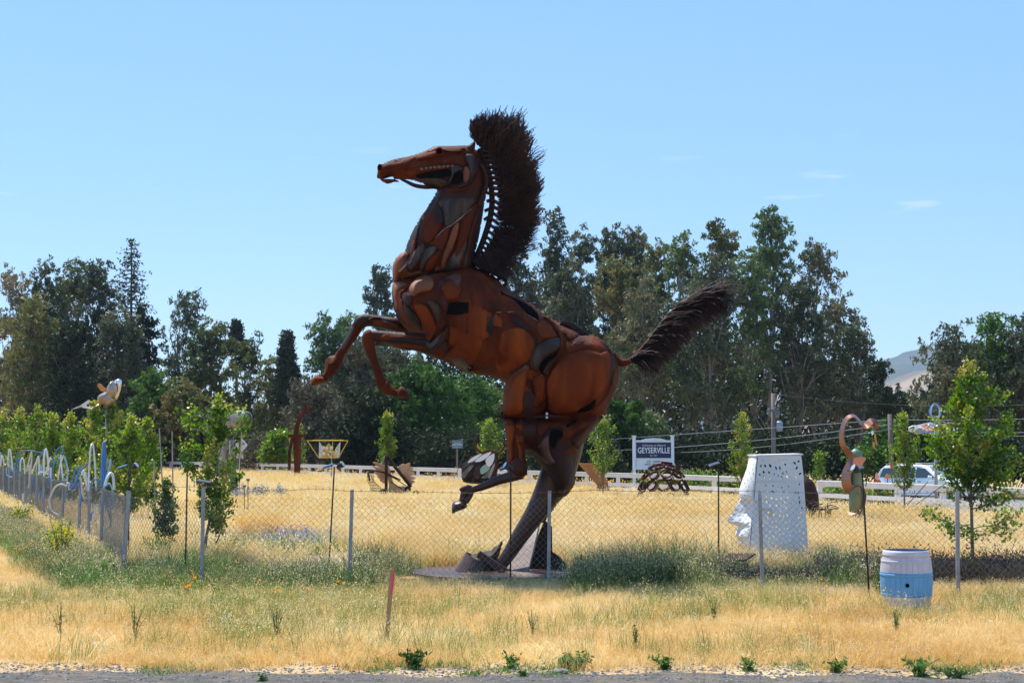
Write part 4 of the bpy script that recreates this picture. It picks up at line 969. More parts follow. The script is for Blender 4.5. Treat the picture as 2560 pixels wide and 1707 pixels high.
# ---------------------------------------------------------------- trees
def profile_r(kind, t):
    if kind == 'euc': return (0.45 + 0.55*sin(pi*min(t*1.05, 1)**0.8)) * (1 if t < 0.85 else (1-t)/0.15*0.75+0.25)
    if kind == 'tall': return (0.9 - 0.62*t)
    if kind == 'round': return sqrt(max(0.02, 1-(2*t-0.85)**2*0.85)) if t > 0.2 else 0.75
    if kind == 'cone': return max(0.05, (1-t)**0.85)
    return 1.0
def tree(name, x, ytop, hw, Y, kind, leaf, bark, label, group, cbase=0.25, nclump=46, nleaf=8500, lsize=0.19, ybase=None, clumpr=1.15, lean=0.0, sparse=1.0, trunkr=0.3, cat='tree', seedy=None):
    base = Vector((gx(x, Y), Y, 0)); topz = at(x, ytop, Y).z; H_ = topz; Rw = hw*Y/FP
    root = thing(name, label, cat, base, group)
    zc0 = H_*cbase
    # trunk
    tp = []; wob = [random.gauss(0, 0.02*H_) for _ in range(7)]
    for i in range(7):
        t = i/6; tp.append((base.x + lean*H_*t + wob[i]*t, base.y + wob[6-i]*t*0.7, H_*0.93*t))
    mb = MB(); tc_ = crom(tp, 3)
    mb.tube(tc_, [trunkr*(1.05-0.93*i/(len(tc_)-1)) for i in range(len(tc_))], 7)
    C = []
    tries = 0
    while len(C) < nclump and tries < 4000:
        tries += 1
        t = random.random()**0.8 if len(C) > 3 else 1.0-.05*len(C)-.02*random.random(); r = profile_r(kind, t)*Rw*(random.uniform(.75, 1.18)); a = random.uniform(0, 6.283)
        rr = r*(random.random()**0.45)
        ax = tc_[int(t*(len(tc_)-1)*0.98)]
        zz = zc0 + (H_*0.97-zc0)*t
        c = Vector((ax.x*0.5 + (base.x + lean*zz)*0.5 + rr*cos(a), base.y + rr*sin(a), zz - clumpr*0.3))
        if all((c-q).length > clumpr*0.55*sparse for q in C): C.append(c)
    for c in C:
        if random.random() < 0.75:
            h0 = max(c.z - random.uniform(0.12, 0.3)*H_, H_*0.1); p0 = tc_[min(int(h0/(H_*0.93)*(len(tc_)-1)), len(tc_)-1)]
            mid = (Vector(p0)+c)/2 + Vector((random.gauss(0, .3), random.gauss(0, .3), random.uniform(-.3, .5)))
            q = crom([tuple(p0), tuple(mid), tuple(c)], 3); r0 = trunkr*random.uniform(0.2, 0.36)
            mb.tube(q, [r0*(1-0.8*i/(len(q)-1)) for i in range(len(q))], 4, False)
    mb.build('trunk', bark, root, True)
    Cn = np.array([tuple(c) for c in C]); n = nleaf
    sz = rng.uniform(0.65, 1.25, len(Cn))*clumpr
    wts = sz**2; wts /= wts.sum(); ci = rng.choice(len(Cn), n, p=wts)
    d = unit(rng.normal(size=(n, 3))); rad = rng.random(n)**0.45
    # twig sub-clusters give a ragged outline
    sub = unit(rng.normal(size=(len(Cn)*14, 3)))*rng.uniform(0.4, 1.3, (len(Cn)*14, 1))
    si = rng.integers(0, 14, n)
    off = sub[ci*14+si]*sz[ci][:, None]*np.array([1, 1, 0.8]) + d*rad[:, None]*sz[ci][:, None]*0.30
    P = Cn[ci] + off
    P[:, 2] = np.maximum(P[:, 2], 0.3)
    Ls = lsize*rng.uniform(0.5, 1.3, n)
    V, F = leafquads(P, Ls, Ls*rng.uniform(0.28, 0.5, n), droop=0.9 if kind in ('euc', 'tall') else 0.2)
    fastmesh('crown', V, F, leaf, root)
    return root
GE = 'tall eucalyptus trees behind the park'
trees = [
 # x, ytop, hw, Y, kind, leaf, label, extra
 (30, 668, 62, 150, 'euc', 'euc_tan', 'tan-tipped eucalyptus at the far left edge of the tree line', {}),
 (105, 650, 62, 142, 'euc', 'euc_grey', 'grey-green eucalyptus with the broad top near the left edge', {}),
 (170, 648, 60, 150, 'euc', 'euc_olive', 'olive brown eucalyptus standing left of the tall bare-topped conifer group', {}),
 (228, 655, 56, 146, 'euc', 'euc_grey', 'dark grey eucalyptus directly left of the tall redwood', {}),
 (85, 740, 75, 132, 'euc', 'euc_olive', 'golden olive eucalyptus low in front of the left tree group', {}),
 (180, 790, 80, 128, 'round', 'dark_green', 'broad dark tree above the bird sculpture', {}),
 (290, 770, 70, 134, 'round', 'euc_grey', 'dark tree below the redwood with a rounded shoulder', {}),
 (350, 790, 50, 138, 'euc', 'dark_green', 'dark narrow tree right of the redwood', {}),
 (452, 735, 60, 150, 'euc', 'euc_grey', 'open airy eucalyptus with sky showing through, right of the redwood', {'nclump': 30, 'nleaf': 5200, 'sparse': 1.2, 'cbase': .45}),
 (525, 812, 58, 140, 'euc', 'euc_olive', 'yellow olive eucalyptus left of the small dark fir', {'nclump': 34}),
 (608, 850, 52, 150, 'euc', 'euc_olive', 'sparse olive eucalyptus between two dark firs', {'nclump': 28, 'nleaf': 5200, 'sparse': 1.2}),
 (672, 905, 42, 145, 'euc', 'euc_olive', 'short olive tree at the foot of the dark fir', {'nclump': 24, 'nleaf': 4800}),
 (385, 925, 58, 120, 'round', 'oak_green', 'fresh green low tree behind the maples on the left', {}),
 (455, 948, 45, 118, 'round', 'euc_olive', 'yellowish low tree in front of the sky gap', {}),
 (810, 790, 60, 140, 'euc', 'euc_green', 'green eucalyptus behind the raised front hoof of the horse', {}),
 (875, 790, 52, 146, 'euc', 'euc_green', 'leafy eucalyptus behind the bent knee of the horse', {}),
 (948, 672, 38, 155, 'tall', 'euc_grey', 'thin tall eucalyptus peeping over the left side of the horse chest', {}),
 (905, 850, 70, 138, 'euc', 'brown_twig', 'brownish eucalyptus under the front legs of the horse', {}),
 (780, 940, 75, 118, 'round', 'brown_twig', 'brown twiggy tree behind the curved sword sculpture', {'nleaf': 7000}),
 (990, 860, 60, 140, 'euc', 'euc_grey', 'pale grey eucalyptus below the horse belly', {}),
 (1060, 905, 105, 105, 'round', 'oak_green', 'broad bright green oak under the belly of the horse', {'nclump': 60, 'nleaf': 13000}),
 (1180, 930, 70, 112, 'round', 'oak_green', 'dark green oak left of the horse hind leg', {'nleaf': 9000}),
 (930, 985, 55, 100, 'round', 'dark_green', 'dark shrubby oak behind the rusted winged wheel sculpture', {}),
 (1330, 700, 55, 150, 'euc', 'euc_tan', 'pale eucalyptus behind the withers of the horse', {}),
 (1290, 640, 45, 150, 'euc', 'euc_grey', 'grey eucalyptus right behind the bottom of the mane', {}),
 (1390, 520, 48, 142, 'tall', 'euc_grey', 'tall pointed blue-grey eucalyptus just right of the mane', {'nclump': 56}),
 (1450, 580, 46, 146, 'tall', 'euc_grey', 'second pointed grey eucalyptus right of the mane', {}),
 (1420, 660, 60, 138, 'euc', 'euc_grey', 'full dark eucalyptus in front of the two pointed ones', {}),
 (1535, 562, 52, 152, 'euc', 'euc_grey', 'rounded grey eucalyptus crown left of the tawny trees', {'cbase': .4}),
 (1590, 575, 38, 152, 'euc', 'euc_tan', 'small airy eucalyptus top with pinkish tips', {'cbase': .5}),
 (1545, 650, 70, 140, 'euc', 'euc_olive', 'tawny olive eucalyptus above the rump of the horse', {}),
 (1640, 605, 58, 146, 'euc', 'euc_olive', 'tawny eucalyptus left of the tail tip', {}),
 (1610, 700, 75, 132, 'euc', 'euc_tan', 'pale olive eucalyptus right above the tail', {}),
 (1720, 590, 66, 142, 'euc', 'euc_green', 'green eucalyptus behind the tip of the tail', {}),
 (1800, 540, 44, 148, 'euc', 'euc_olive', 'brown-topped eucalyptus that stands highest left of centre right', {}),
 (1780, 640, 80, 130, 'euc', 'euc_grey', 'broad grey-green eucalyptus right of the tail', {}),
 (1925, 524, 58, 146, 'euc', 'euc_green', 'tallest airy eucalyptus with pale green twin tops', {'cbase': .45, 'nclump': 40}),
 (1880, 620, 60, 136, 'euc', 'euc_green', 'light green eucalyptus under the tallest one', {}),
 (2030, 595, 52, 150, 'euc', 'euc_tan', 'wispy tan eucalyptus leaning right of the tallest one', {'nclump': 30, 'nleaf': 5600, 'sparse': 1.15, 'cbase': .5, 'lean': .03}),
 (2000, 700, 75, 134, 'euc', 'euc_grey', 'dark eucalyptus behind the utility pole', {}),
 (2095, 735, 62, 142, 'euc', 'euc_tan', 'spreading eucalyptus with tan twigs at the right shoulder of the grove', {'nclump': 36, 'nleaf': 6500}),
 (2150, 810, 55, 138, 'euc', 'euc_grey', 'dark open eucalyptus next to the gap with the hills', {'nclump': 30, 'nleaf': 6000}),
 (2200, 900, 36, 130, 'euc', 'dark_green', 'small dark tree standing before the hills', {'nclump': 22, 'nleaf': 3200, 'clumpr': .8}),
 (2395, 815, 82, 120, 'euc', 'euc_grey', 'dark tree right of the hill gap', {'nclump': 56, 'nleaf': 10000}),
 (2490, 790, 80, 122, 'euc', 'oak_green', 'dark green tree with the highest crown near the right edge', {'nclump': 56, 'nleaf': 10000}),
 (2570, 800, 70, 120, 'euc', 'euc_grey', 'dark tree cut by the right edge of the picture', {'nclump': 50}),
 (1600, 1018, 62, 96, 'round', 'euc_green', 'soft light green willow left of the town sign', {'lsize': .16}),
 (1545, 1030, 45, 94, 'round', 'oak_green', 'small dark green bush tree behind the rump of the horse', {'lsize': .16}),
]
for (x, yt, hw, Y, kd, lf, lb, ex) in trees:
    ex = dict(ex)
    bark = 'bark_pale' if lf.startswith('euc') and kd != 'round' else 'bark_dark'
    nm = 'eucalyptus_tree' if kd in ('euc', 'tall') else 'broadleaf_tree'
    Hm = (1111-yt)*Y/FP
    kw = dict(cbase=0.22, nclump=int(46*max(hw, 45)/58), nleaf=11000, clumpr=1.1 if kd != 'round' else 1.05, trunkr=0.22); hw *= 1.04
    kw.update(ex)
    if kd != 'round': yt -= 15
    tree(nm, x, yt, hw, Y, kd, lf, bark, lb, GE if nm[0] == 'e' else 'broad-leaved trees behind the park', **kw)
def conifer(x, ytop, hw, Y, label, nw=26, leaf='conifer', openness=1.0, ybot=1000):
    base = Vector((gx(x, Y), Y, 0)); H_ = at(x, ytop, Y).z; Rw = hw*Y/FP; z0 = max(at(x, ybot, Y).z, 1)
    root = thing('conifer_tree', label, 'tree', base, 'conifers in the left tree line')
    mb = MB(); mb.tube([(base.x, base.y, 0), (base.x+.1, base.y, H_*.5), (base.x, base.y, H_)], [.28, .17, .03], 7)
    P = []
    for i in range(nw):
        t = i/(nw-1); z = z0 + (H_-z0)*t; nb = 6
        for j in range(nb):
            a = 6.283*j/nb + random.uniform(0, 1) + i; le = Rw*(1-t)**0.75*random.uniform(0.5, 1.35)+0.3
            e_ = Vector((base.x+le*cos(a), base.y+le*sin(a), z - le*0.15 + le*0.25*random.random()))
            mb.tube([(base.x, base.y, z), tuple((Vector((base.x, base.y, z))+e_)/2+Vector((0, 0, -.1))), tuple(e_)], [.05, .03, .01], 3, False)
            m = int(34*openness*max(le, .5))
            for _ in range(m):
                s_ = random.uniform(0.35, 1.05); p = Vector((base.x, base.y, z)).lerp(e_, s_)
                P.append((p.x+random.gauss(0, .16), p.y+random.gauss(0, .16), p.z+random.gauss(0, .13)-0.1))
    mb.build('trunk', 'bark_dark', root, True)
    P = np.array(P); n = len(P); Ls = rng.uniform(.1, .24, n)
    V, F = leafquads(P, Ls, Ls*.4, 0.1); fastmesh('crown', V, F, leaf, root)
conifer(320, 600, 48, 140, 'tall open redwood with a bare spire rising above the left tree group', 19, openness=0.25, ybot=790)
conifer(715, 832, 27, 140, 'dense dark pointed fir left of the sky gap by the raised hoof', 30, openness=2.2, ybot=1010)
conifer(587, 803, 14, 160, 'small dark fir top showing behind the olive eucalyptus', 16, openness=2.4, ybot=880)
conifer(2055, 905, 18, 150, 'small dark conifer low among the eucalyptus right of the utility pole', 16, openness=2.0, ybot=1040)
# understory and far wood, which reads as one dark mass
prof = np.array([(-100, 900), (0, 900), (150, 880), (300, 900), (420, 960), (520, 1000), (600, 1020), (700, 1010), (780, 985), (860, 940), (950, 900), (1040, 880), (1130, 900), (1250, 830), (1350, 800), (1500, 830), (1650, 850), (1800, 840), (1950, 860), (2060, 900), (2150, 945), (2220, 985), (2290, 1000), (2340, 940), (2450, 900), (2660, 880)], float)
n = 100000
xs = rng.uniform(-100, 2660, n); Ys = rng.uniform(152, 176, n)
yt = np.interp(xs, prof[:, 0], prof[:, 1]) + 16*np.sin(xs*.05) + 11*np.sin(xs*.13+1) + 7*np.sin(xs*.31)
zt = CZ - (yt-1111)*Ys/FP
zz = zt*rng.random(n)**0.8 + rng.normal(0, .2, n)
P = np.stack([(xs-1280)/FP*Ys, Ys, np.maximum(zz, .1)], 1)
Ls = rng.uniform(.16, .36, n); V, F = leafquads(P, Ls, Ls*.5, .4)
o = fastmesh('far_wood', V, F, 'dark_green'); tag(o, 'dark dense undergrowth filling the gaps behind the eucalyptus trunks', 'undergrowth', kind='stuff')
mb = MB()
for _ in range(150):
    x = random.uniform(760, 2560); Y = random.uniform(148, 152); b0 = Vector((gx(x, Y), Y, 0)); h_ = random.uniform(4, 8)
    if 2130 < x < 2360: continue
    mb.tube([tuple(b0), (b0.x+random.gauss(0, .5), Y, h_*.5), (b0.x+random.gauss(0, 1.0), Y, h_)], [.16, .11, .05], 5, False)
o = mb.build('far_trunks', 'bark_pale', smooth=True); tag(o, 'thin pale trunks standing in the dark wood', 'tree trunks', kind='stuff')
# roadside bushes beyond the white fence
def bush(x, ytop, hw, Y, leaf, label, name='roadside_bush', n=2600, ls=0.13, group='bushes beyond the white fence', flowers=None, depth=1.0, stems=True, ground=0.0):
    base = Vector((gx(x, Y), Y, 0)); H_ = at(x, ytop, Y).z; Rw = hw*Y/FP
    root = thing(name, label, 'bush', base, group)
    nc = 16; th = rng.uniform(0, 6.283, nc); rr = Rw*np.sqrt(rng.random(nc)); hz = H_*np.sqrt(np.clip(1-(rr/Rw)**2*.75, .1, 1))
    C = np.stack([base.x+rr*np.cos(th), base.y+rr*np.sin(th)*depth, hz*rng.uniform(.45, .93, nc)], 1)
    ci = rng.integers(0, nc, n); s_ = min(H_, Rw)*.36
    P = C[ci] + rng.normal(size=(n, 3))*s_*np.array([.8, .8, .62]); P[:, 2] = np.clip(np.abs(P[:, 2]), .02, H_*1.06)
    Ls = ls*rng.uniform(.5, 1.2, n); V, F = leafquads(P, Ls, Ls*.45, .2); fastmesh('foliage', V, F, leaf, root)
    if stems:
        mb = MB()
        for c in C: mb.tube([tuple(base), tuple((base+Vector(c))/2+Vector((0, 0, -.05*H_))), tuple(c)], [.02, .014, .006], 4, False)
        mb.build('stem', 'bark_dark', root)
    if flowers:
        k = P[:, 2] > np.quantile(P[:, 2], .35); Q = P[k][:flowers] + rng.normal(size=(min(flowers, k.sum()), 3))*.03
        Ls = rng.uniform(.5, 1.1, len(Q))*ls*.42; V, F = leafquads(Q, Ls, Ls*.9, 0); fastmesh('blossom', V, F, 'yellow_flower', root)
    return root
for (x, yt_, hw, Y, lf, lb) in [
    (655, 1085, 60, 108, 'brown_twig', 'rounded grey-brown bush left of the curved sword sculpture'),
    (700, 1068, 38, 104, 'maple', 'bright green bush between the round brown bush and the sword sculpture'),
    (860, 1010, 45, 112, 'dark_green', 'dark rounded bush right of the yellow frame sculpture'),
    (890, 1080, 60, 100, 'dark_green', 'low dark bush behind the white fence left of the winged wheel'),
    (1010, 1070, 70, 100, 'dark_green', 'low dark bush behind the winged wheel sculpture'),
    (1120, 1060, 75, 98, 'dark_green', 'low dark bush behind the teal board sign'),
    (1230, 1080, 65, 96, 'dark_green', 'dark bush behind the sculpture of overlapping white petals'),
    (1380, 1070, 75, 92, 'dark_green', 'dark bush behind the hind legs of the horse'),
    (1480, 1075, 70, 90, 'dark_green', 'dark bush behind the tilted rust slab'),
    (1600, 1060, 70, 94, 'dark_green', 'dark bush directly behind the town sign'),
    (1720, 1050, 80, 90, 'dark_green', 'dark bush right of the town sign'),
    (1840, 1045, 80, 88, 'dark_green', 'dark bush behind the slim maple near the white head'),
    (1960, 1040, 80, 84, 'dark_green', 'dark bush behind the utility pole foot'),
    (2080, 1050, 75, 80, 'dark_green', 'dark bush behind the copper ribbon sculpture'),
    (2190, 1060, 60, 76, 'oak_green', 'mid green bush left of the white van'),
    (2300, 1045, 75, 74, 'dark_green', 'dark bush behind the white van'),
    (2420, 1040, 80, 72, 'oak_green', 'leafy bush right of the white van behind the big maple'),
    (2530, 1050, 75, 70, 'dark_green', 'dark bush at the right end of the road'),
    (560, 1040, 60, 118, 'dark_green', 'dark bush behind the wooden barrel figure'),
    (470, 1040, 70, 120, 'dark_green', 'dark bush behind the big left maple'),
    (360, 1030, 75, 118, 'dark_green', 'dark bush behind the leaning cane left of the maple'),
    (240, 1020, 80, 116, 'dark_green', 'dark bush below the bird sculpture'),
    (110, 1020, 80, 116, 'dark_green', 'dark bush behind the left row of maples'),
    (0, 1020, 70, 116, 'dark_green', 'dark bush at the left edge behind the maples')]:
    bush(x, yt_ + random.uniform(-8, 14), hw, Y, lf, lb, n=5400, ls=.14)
for (x, yt_, hw, Y, lb) in [(1660, 1180, 55, 73, 'yellow flowering mustard bush seen through the ring dome'), (1760, 1178, 50, 70, 'yellow flowering mustard bush right of the ring dome'), (1835, 1185, 40, 68, 'yellow mustard bush left of the white head'), (2110, 1205, 50, 62, 'yellow mustard clump behind the rails at the copper ribbon'), (2200, 1215, 35, 58, 'low mustard clump behind the rails left of the van')]:
    bush(x, yt_, hw, Y, 'weed_green', lb, 'mustard_bush', 1400, .1, 'mustard bushes beyond the white fence', 420)

# ---------------------------------------------------------------- maples (young trees in the park)
def maple(x, ytop, ybot, hw, Y, label, nl=1500, ls=0.08, trunk_x=None, prof_=None, leaf='maple', tip=True, name='young_maple', group='young maples in the park', arms=(), trr=0.03, cat='tree'):
    """ybot: lower end of the crown"""
    tx = trunk_x or x
    base = Vector((gx(tx, Y), Y, 0)); zt, zb_ = at(x, ytop, Y).z, at(x, ybot, Y).z; s_ = Y/FP; X0 = gx(x, Y)
    root = thing(name, label, cat, base, group)
    mb = MB(); mb.tube([tuple(base), (base.x*.7+X0*.3, Y, zb_*.6+.1), (X0, Y, zb_+.3*(zt-zb_)), (X0, Y, zt-.05)], [trr, trr*.85, trr*.55, .005], 7)
    prof_ = prof_ or [(0, .55), (.15, .9), (.35, 1), (.55, .8), (.75, .5), (.9, .28), (1, .1)]
    pa = np.array(prof_); B_ = []; Wd = []; s1 = 1.15*ls
    Ht = zt-zb_; nb = int(12 + 11*Ht)
    def branch(p0, p1, r0, wgt, spread):
        p0, p1 = Vector(p0), Vector(p1); d = p1-p0
        m_ = p0 + d*.5 + Vector((random.gauss(0, .05), random.gauss(0, .05), -.06*d.length+random.gauss(0, .03)))
        q = crom([tuple(p0), tuple(m_), tuple(p1)], 4); mb.tube(q, [r0*(1-.8*u/8) for u in range(len(q))], 4, False)
        B_.append(q); Wd.append((wgt, spread))
    for b_ in range(nb):
        t = (b_+random.random())/nb; r = np.interp(t, pa[:, 0], pa[:, 1])*hw*s_*random.uniform(.35, 1.4)
        a = b_*2.4+random.uniform(-.5, .5); z1 = zb_+Ht*t; z0 = max(z1 - r*random.uniform(.9, 1.8) - .06, zb_*.35)
        branch((X0, Y, z0), (X0+r*cos(a), Y+r*sin(a), min(z1, zt)), .010+.006*(1-t), .3+r, ls*random.uniform(.9, 1.9))
    branch((X0, Y, zt-.25*Ht), (X0+random.gauss(0, .03), Y, zt), .010, .4, ls*1.1)
    for (ax, ay, aw) in arms:
        c = at(ax, ay, Y); yo = random.uniform(-.3, .3); hb = at(x, min(ay+aw*1.8, 1330), Y)
        mid = Vector(((X0+c.x)/2, Y+yo/2, (hb.z+c.z)/2-.05)); branch((X0, Y, max(hb.z, .2)), mid, .012, .02, ls)
        for _ in range(4): branch(mid, (c.x+random.gauss(0, aw*s_*.7), Y+yo+random.gauss(0, .15), c.z+random.gauss(0, aw*s_*.5)), .007, aw*s_*.95, ls*1.6)
    mb.build('trunk', 'bark_young', root, True)
    wv_ = np.array([q[0] for q in Wd]); wv_ /= wv_.sum(); ci = rng.choice(len(B_), nl, p=wv_)
    P = np.zeros((nl, 3))
    for q_i in range(nl):
        q = B_[ci[q_i]]; u = (.25+.75*random.random()**.7)*(len(q)-1); a_ = int(u); f_ = u-a_; v0 = q[a_]; v1 = q[min(a_+1, len(q)-1)]
        P[q_i] = (v0.x+(v1.x-v0.x)*f_, v0.y+(v1.y-v0.y)*f_, v0.z+(v1.z-v0.z)*f_)
    P += rng.normal(size=(nl, 3))*np.array([q[1] for q in Wd])[ci][:, None]
    C = B_
    Ls = ls*rng.uniform(.5, 1.15, nl)
    hi = (P[:, 2] > zb_+.9*(zt-zb_)) | (rng.random(nl) < .07) | (np.array([random.random() for _ in range(len(C))])[ci] < .16)
    V, F = mapleleaves(P[~hi], Ls[~hi]); fastmesh('crown', V, F, leaf, root)
    if hi.any():
        V, F = mapleleaves(P[hi], Ls[hi]*.85); fastmesh('new_leaves', V, F, 'maple_tip' if tip else leaf, root)
    return root
maple(540, 988, 1300, 52, 30, 'big leafy young maple right behind the wire fence, in front of the barrel figure', 4600, .041, 505,
      [(0, .35), (.1, .7), (.25, .8), (.4, 1.05), (.55, .95), (.7, .95), (.82, .6), (.92, .3), (1, .15)], arms=[(475, 1050, 22), (460, 1110, 22), (600, 1065, 18), (585, 1015, 14), (478, 1025, 14), (455, 1160, 16)], trr=.035)
maple(412, 1200, 1330, 30, 32, 'small dull leaved maple hanging behind the chain link left of the big one', 1300, .042, 405, leaf='maple_dark', tip=False)
for (x, yt_, hw, Y, yb, lb) in [
    (5, 1022, 42, 68, 1230, 'young maple at the very left edge of the park row'), (45, 1018, 42, 64, 1230, 'second young maple from the left edge, pointed top'), (88, 1012, 42, 60, 1235, 'young maple with a slender yellow-tipped top, third from the left edge'), (128, 1035, 40, 56, 1235, 'round-topped maple behind the white hoses'),
    (172, 1032, 40, 53, 1240, 'slim maple just left of the bird sculpture'), (232, 1000, 38, 48, 1240, 'maple whose top stands under the beak of the bird sculpture'), (274, 985, 38, 46, 1245, 'tallest maple of the left row, in front of the bird sculpture'),
    (322, 1040, 48, 42, 1230, 'wide dark maple behind the black lamp at the fence corner'), (365, 1045, 36, 48, 1215, 'pale fresh maple right of the wide dark one')]:
    maple(x, yt_, yb+25, hw, Y, lb, 3600, .050, arms=[(x+random.choice((-1, 1))*random.uniform(14, 26), yt_+random.uniform(18, 50), 13), (x+random.uniform(-34, 34), yt_+random.uniform(50, 80), 16)], prof_=[(0, .5), (.15, .8), (.35, 1), (.55, .95), (.72, .75), (.85, .42), (.94, .26), (1, .1)])
maple(745, 1045, 1170, 24, 101, 'small maple directly behind the curved sword sculpture', 1500, .06)
maple(965, 1030, 1150, 21, 66, 'slim upright maple above the winged wheel sculpture', 1900, .055, prof_=[(0, .5), (.2, 1), (.4, .9), (.6, .8), (.8, .6), (1, .25)])
maple(1222, 1047, 1128, 34, 72, 'young maple framed by the two curved horns', 1500, .055, prof_=[(0, .8), (.2, 1), (.45, .5), (.7, .6), (.9, .4), (1, .2)], arms=[(1250, 1115, 14), (1200, 1120, 12)])
maple(1508, 1040, 1162, 40, 60, 'young maple above the tilted rust slab, left of the town sign', 1900, .045, arms=[(1480, 1100, 10), (1538, 1070, 9)])
maple(1855, 1030, 1195, 27, 56, 'slim tall maple growing at the white fence left of the white head', 2100, .043, arms=[(1885, 1140, 9)], prof_=[(0, .3), (.15, .5), (.35, 1), (.55, .9), (.75, .9), (.9, .5), (1, .25)])
maple(2262, 1030, 1205, 40, 46, 'bright maple in front of the rear half of the white van', 2400, .040, arms=[(2235, 1120, 12), (2295, 1130, 10)], prof_=[(0, .4), (.12, .7), (.25, .5), (.4, .9), (.55, 1), (.75, .6), (.9, .35), (1, .15)])
maple(2050, 1132, 1190, 20, 58, 'thin sparse sapling at the end post of the white fence', 420, .05, arms=[(2068, 1128, 7), (2040, 1135, 6)], leaf='maple', tip=False)
maple(2430, 912, 1195, 84, 27.5, 'large bright green maple on the right standing between fence and white van', 7200, .041, 2433,
      [(0, .3), (.1, .55), (.25, .85), (.4, 1.0), (.55, .95), (.7, .6), (.85, .42), (.95, .3), (1, .12)], trr=.033,
      arms=[(2370, 1010, 24), (2365, 1080, 26), (2345, 1115, 22), (2505, 985, 20), (2540, 1060, 30), (2530, 1130, 36), (2500, 1090, 30), (2555, 1170, 30), (2480, 1165, 26), (2380, 1225, 16), (2320, 1285, 14), (2345, 1300, 12), (2385, 1325, 10), (2420, 1330, 10), (2520, 1235, 20), (2480, 1240, 18), (2555, 1290, 18), (2500, 1310, 14), (2545, 1320, 14), (2540, 1190, 22)])

# ---------------------------------------------------------------- grass
G_BLADE = [tuft('g', 'dry_blade', 30, .16, .55, .006, .6, .8, .014, 'seed_head') for _ in range(5)]
col_dry = proto_col('dry_tufts', G_BLADE)
col_far = proto_col('far_tufts', [tuft('gf', 'dry_blade_far', 30, .30, .55, .013, .6, .8, .026, 'seed_head') for _ in range(5)])
col_short = proto_col('short_tufts', [tuft('gs', 'dry_blade', 36, .16, .15, .005, 1.3, .1, .008, 'seed_head', hang=False) for _ in range(5)])
col_green = proto_col('green_tufts', [tuft('gg', 'green_blade', 16, .12, .34, .006, .55, .35, .010, 'seed_head', hang=False) for _ in range(5)])
col_weedg = proto_col('grey_weeds', [tuft('wg', 'weed_grey', 24, .22, .5, .008, .9, .4, .013, 'seed_head') for _ in range(5)])
col_weed = proto_col('green_weeds', [tuft('wn', 'weed_green', 30, .22, .45, .012, .9, .10, .012, 'seed_head') for _ in range(5)])
def samp(n, Y0, Y1, x0=-60, x1=2620, power=1.0):
    """points uniform on the ground inside the view wedge between two distances"""
    Ys_ = np.sqrt(rng.random(n)*(Y1**2-Y0**2)+Y0**2); xs_ = rng.uniform(x0, x1, n)
    return xs_, Ys_, np.stack([(xs_-1280)/FP*(Ys_*CP), Ys_, np.zeros(n)], 1)
def vnoise(P, s, seed=0):
    a = np.sin(P[:, 0]*s*1.3+seed) + np.sin(P[:, 1]*s*1.1+seed*2+1) + np.sin((P[:, 0]+P[:, 1])*s*.7+seed*3) + np.sin((P[:, 0]-P[:, 1]*.8)*s*2.1+seed)
    return a/4
fX = np.array([p[0] for p in FENCE]); fY = np.array([p[1] for p in FENCE])
def fence_Y(X): return np.interp(X, fX, fY)
def inpoly(P, poly): return sdist(P[:, :2], poly)[0] > 0
pathP = [(p.x, p.y) for p in pc]; path2P = [(p.x, p.y) for p in crom([tuple(p) for p in path2], 5, True)]
def lf_x(Y): return np.interp(Y, [27.5, 50, 90], [-6.85, -16.2, -33])       # the hose fence line
# field: near part
xs_, Ys_, P = samp(15000, 28.5, 44)
thin = inpoly(P, pathP) | inpoly(P, path2P)
d_ = np.hypot(P[:, 0]-pcx.x, P[:, 1]-27.9)
k = (~thin | (rng.random(len(P)) < .05)) & (d_ > 1.6) & (P[:, 0] > lf_x(P[:, 1])+.3)
k &= ~((xs_ < 1000) & (Ys_ < 33) & (rng.random(len(P)) < .65))
scatter('dry_field_grass', P[k], col_dry, 5, .8, 1.2)
xs_, Ys_, P = samp(17000, 42, 72)
k = (P[:, 0] > lf_x(P[:, 1])+.3) & (P[:, 1] < fence_Y(P[:, 0])-.3) & (~inpoly(P, path2P) | (rng.random(len(P)) < .1))
zs = rng.uniform(.8, 1.25, len(P))*np.where(fence_Y(P[:, 0])-P[:, 1] < 4, .55, 1)
scatter('dry_meadow_grass', P[k], col_far, 5, .8, 1.25, zs=zs[k])
xs_, Ys_, P = samp(22000, 70, 150)
k = (P[:, 0] > lf_x(P[:, 1])+.3) & (P[:, 1] < fence_Y(P[:, 0])-.2)
scatter('distant_meadow_grass', P[k], col_far, 5, 1.0, 1.5)
col_oat = proto_col('oats', [tuft('oa', 'seed_head', 14, .22, .72, .009, .5, 1, .030, 'seed_head') for _ in range(4)])
xs_, Ys_, P = samp(3400, 29, 85); k = (P[:, 0] > lf_x(P[:, 1])+.3) & (P[:, 1] < fence_Y(P[:, 0])-.3) & (np.hypot(P[:, 0]-pcx.x, P[:, 1]-27.9) > 1.7) & ~inpoly(P, pathP)
scatter('wild_oats', P[k], col_oat, 4, .7, 1.15, .15)
col_olive = proto_col('olive_tufts', [tuft('ol', 'green_blade', 22, .3, .6, .012, .6, .5, .022, 'seed_head') for _ in range(4)])
xs_, Ys_, P = samp(5200, 29, 95); k = (P[:, 0] > lf_x(P[:, 1])+.3) & (P[:, 1] < fence_Y(P[:, 0])-.3) & (np.hypot(P[:, 0]-pcx.x, P[:, 1]-27.9) > 1.7) & ~inpoly(P, pathP) & (vnoise(P, .55, 3) > rng.uniform(-.1, .7, len(P)))
scatter('olive_meadow_tufts', P[k], col_olive, 4, .6, 1.1, .15)
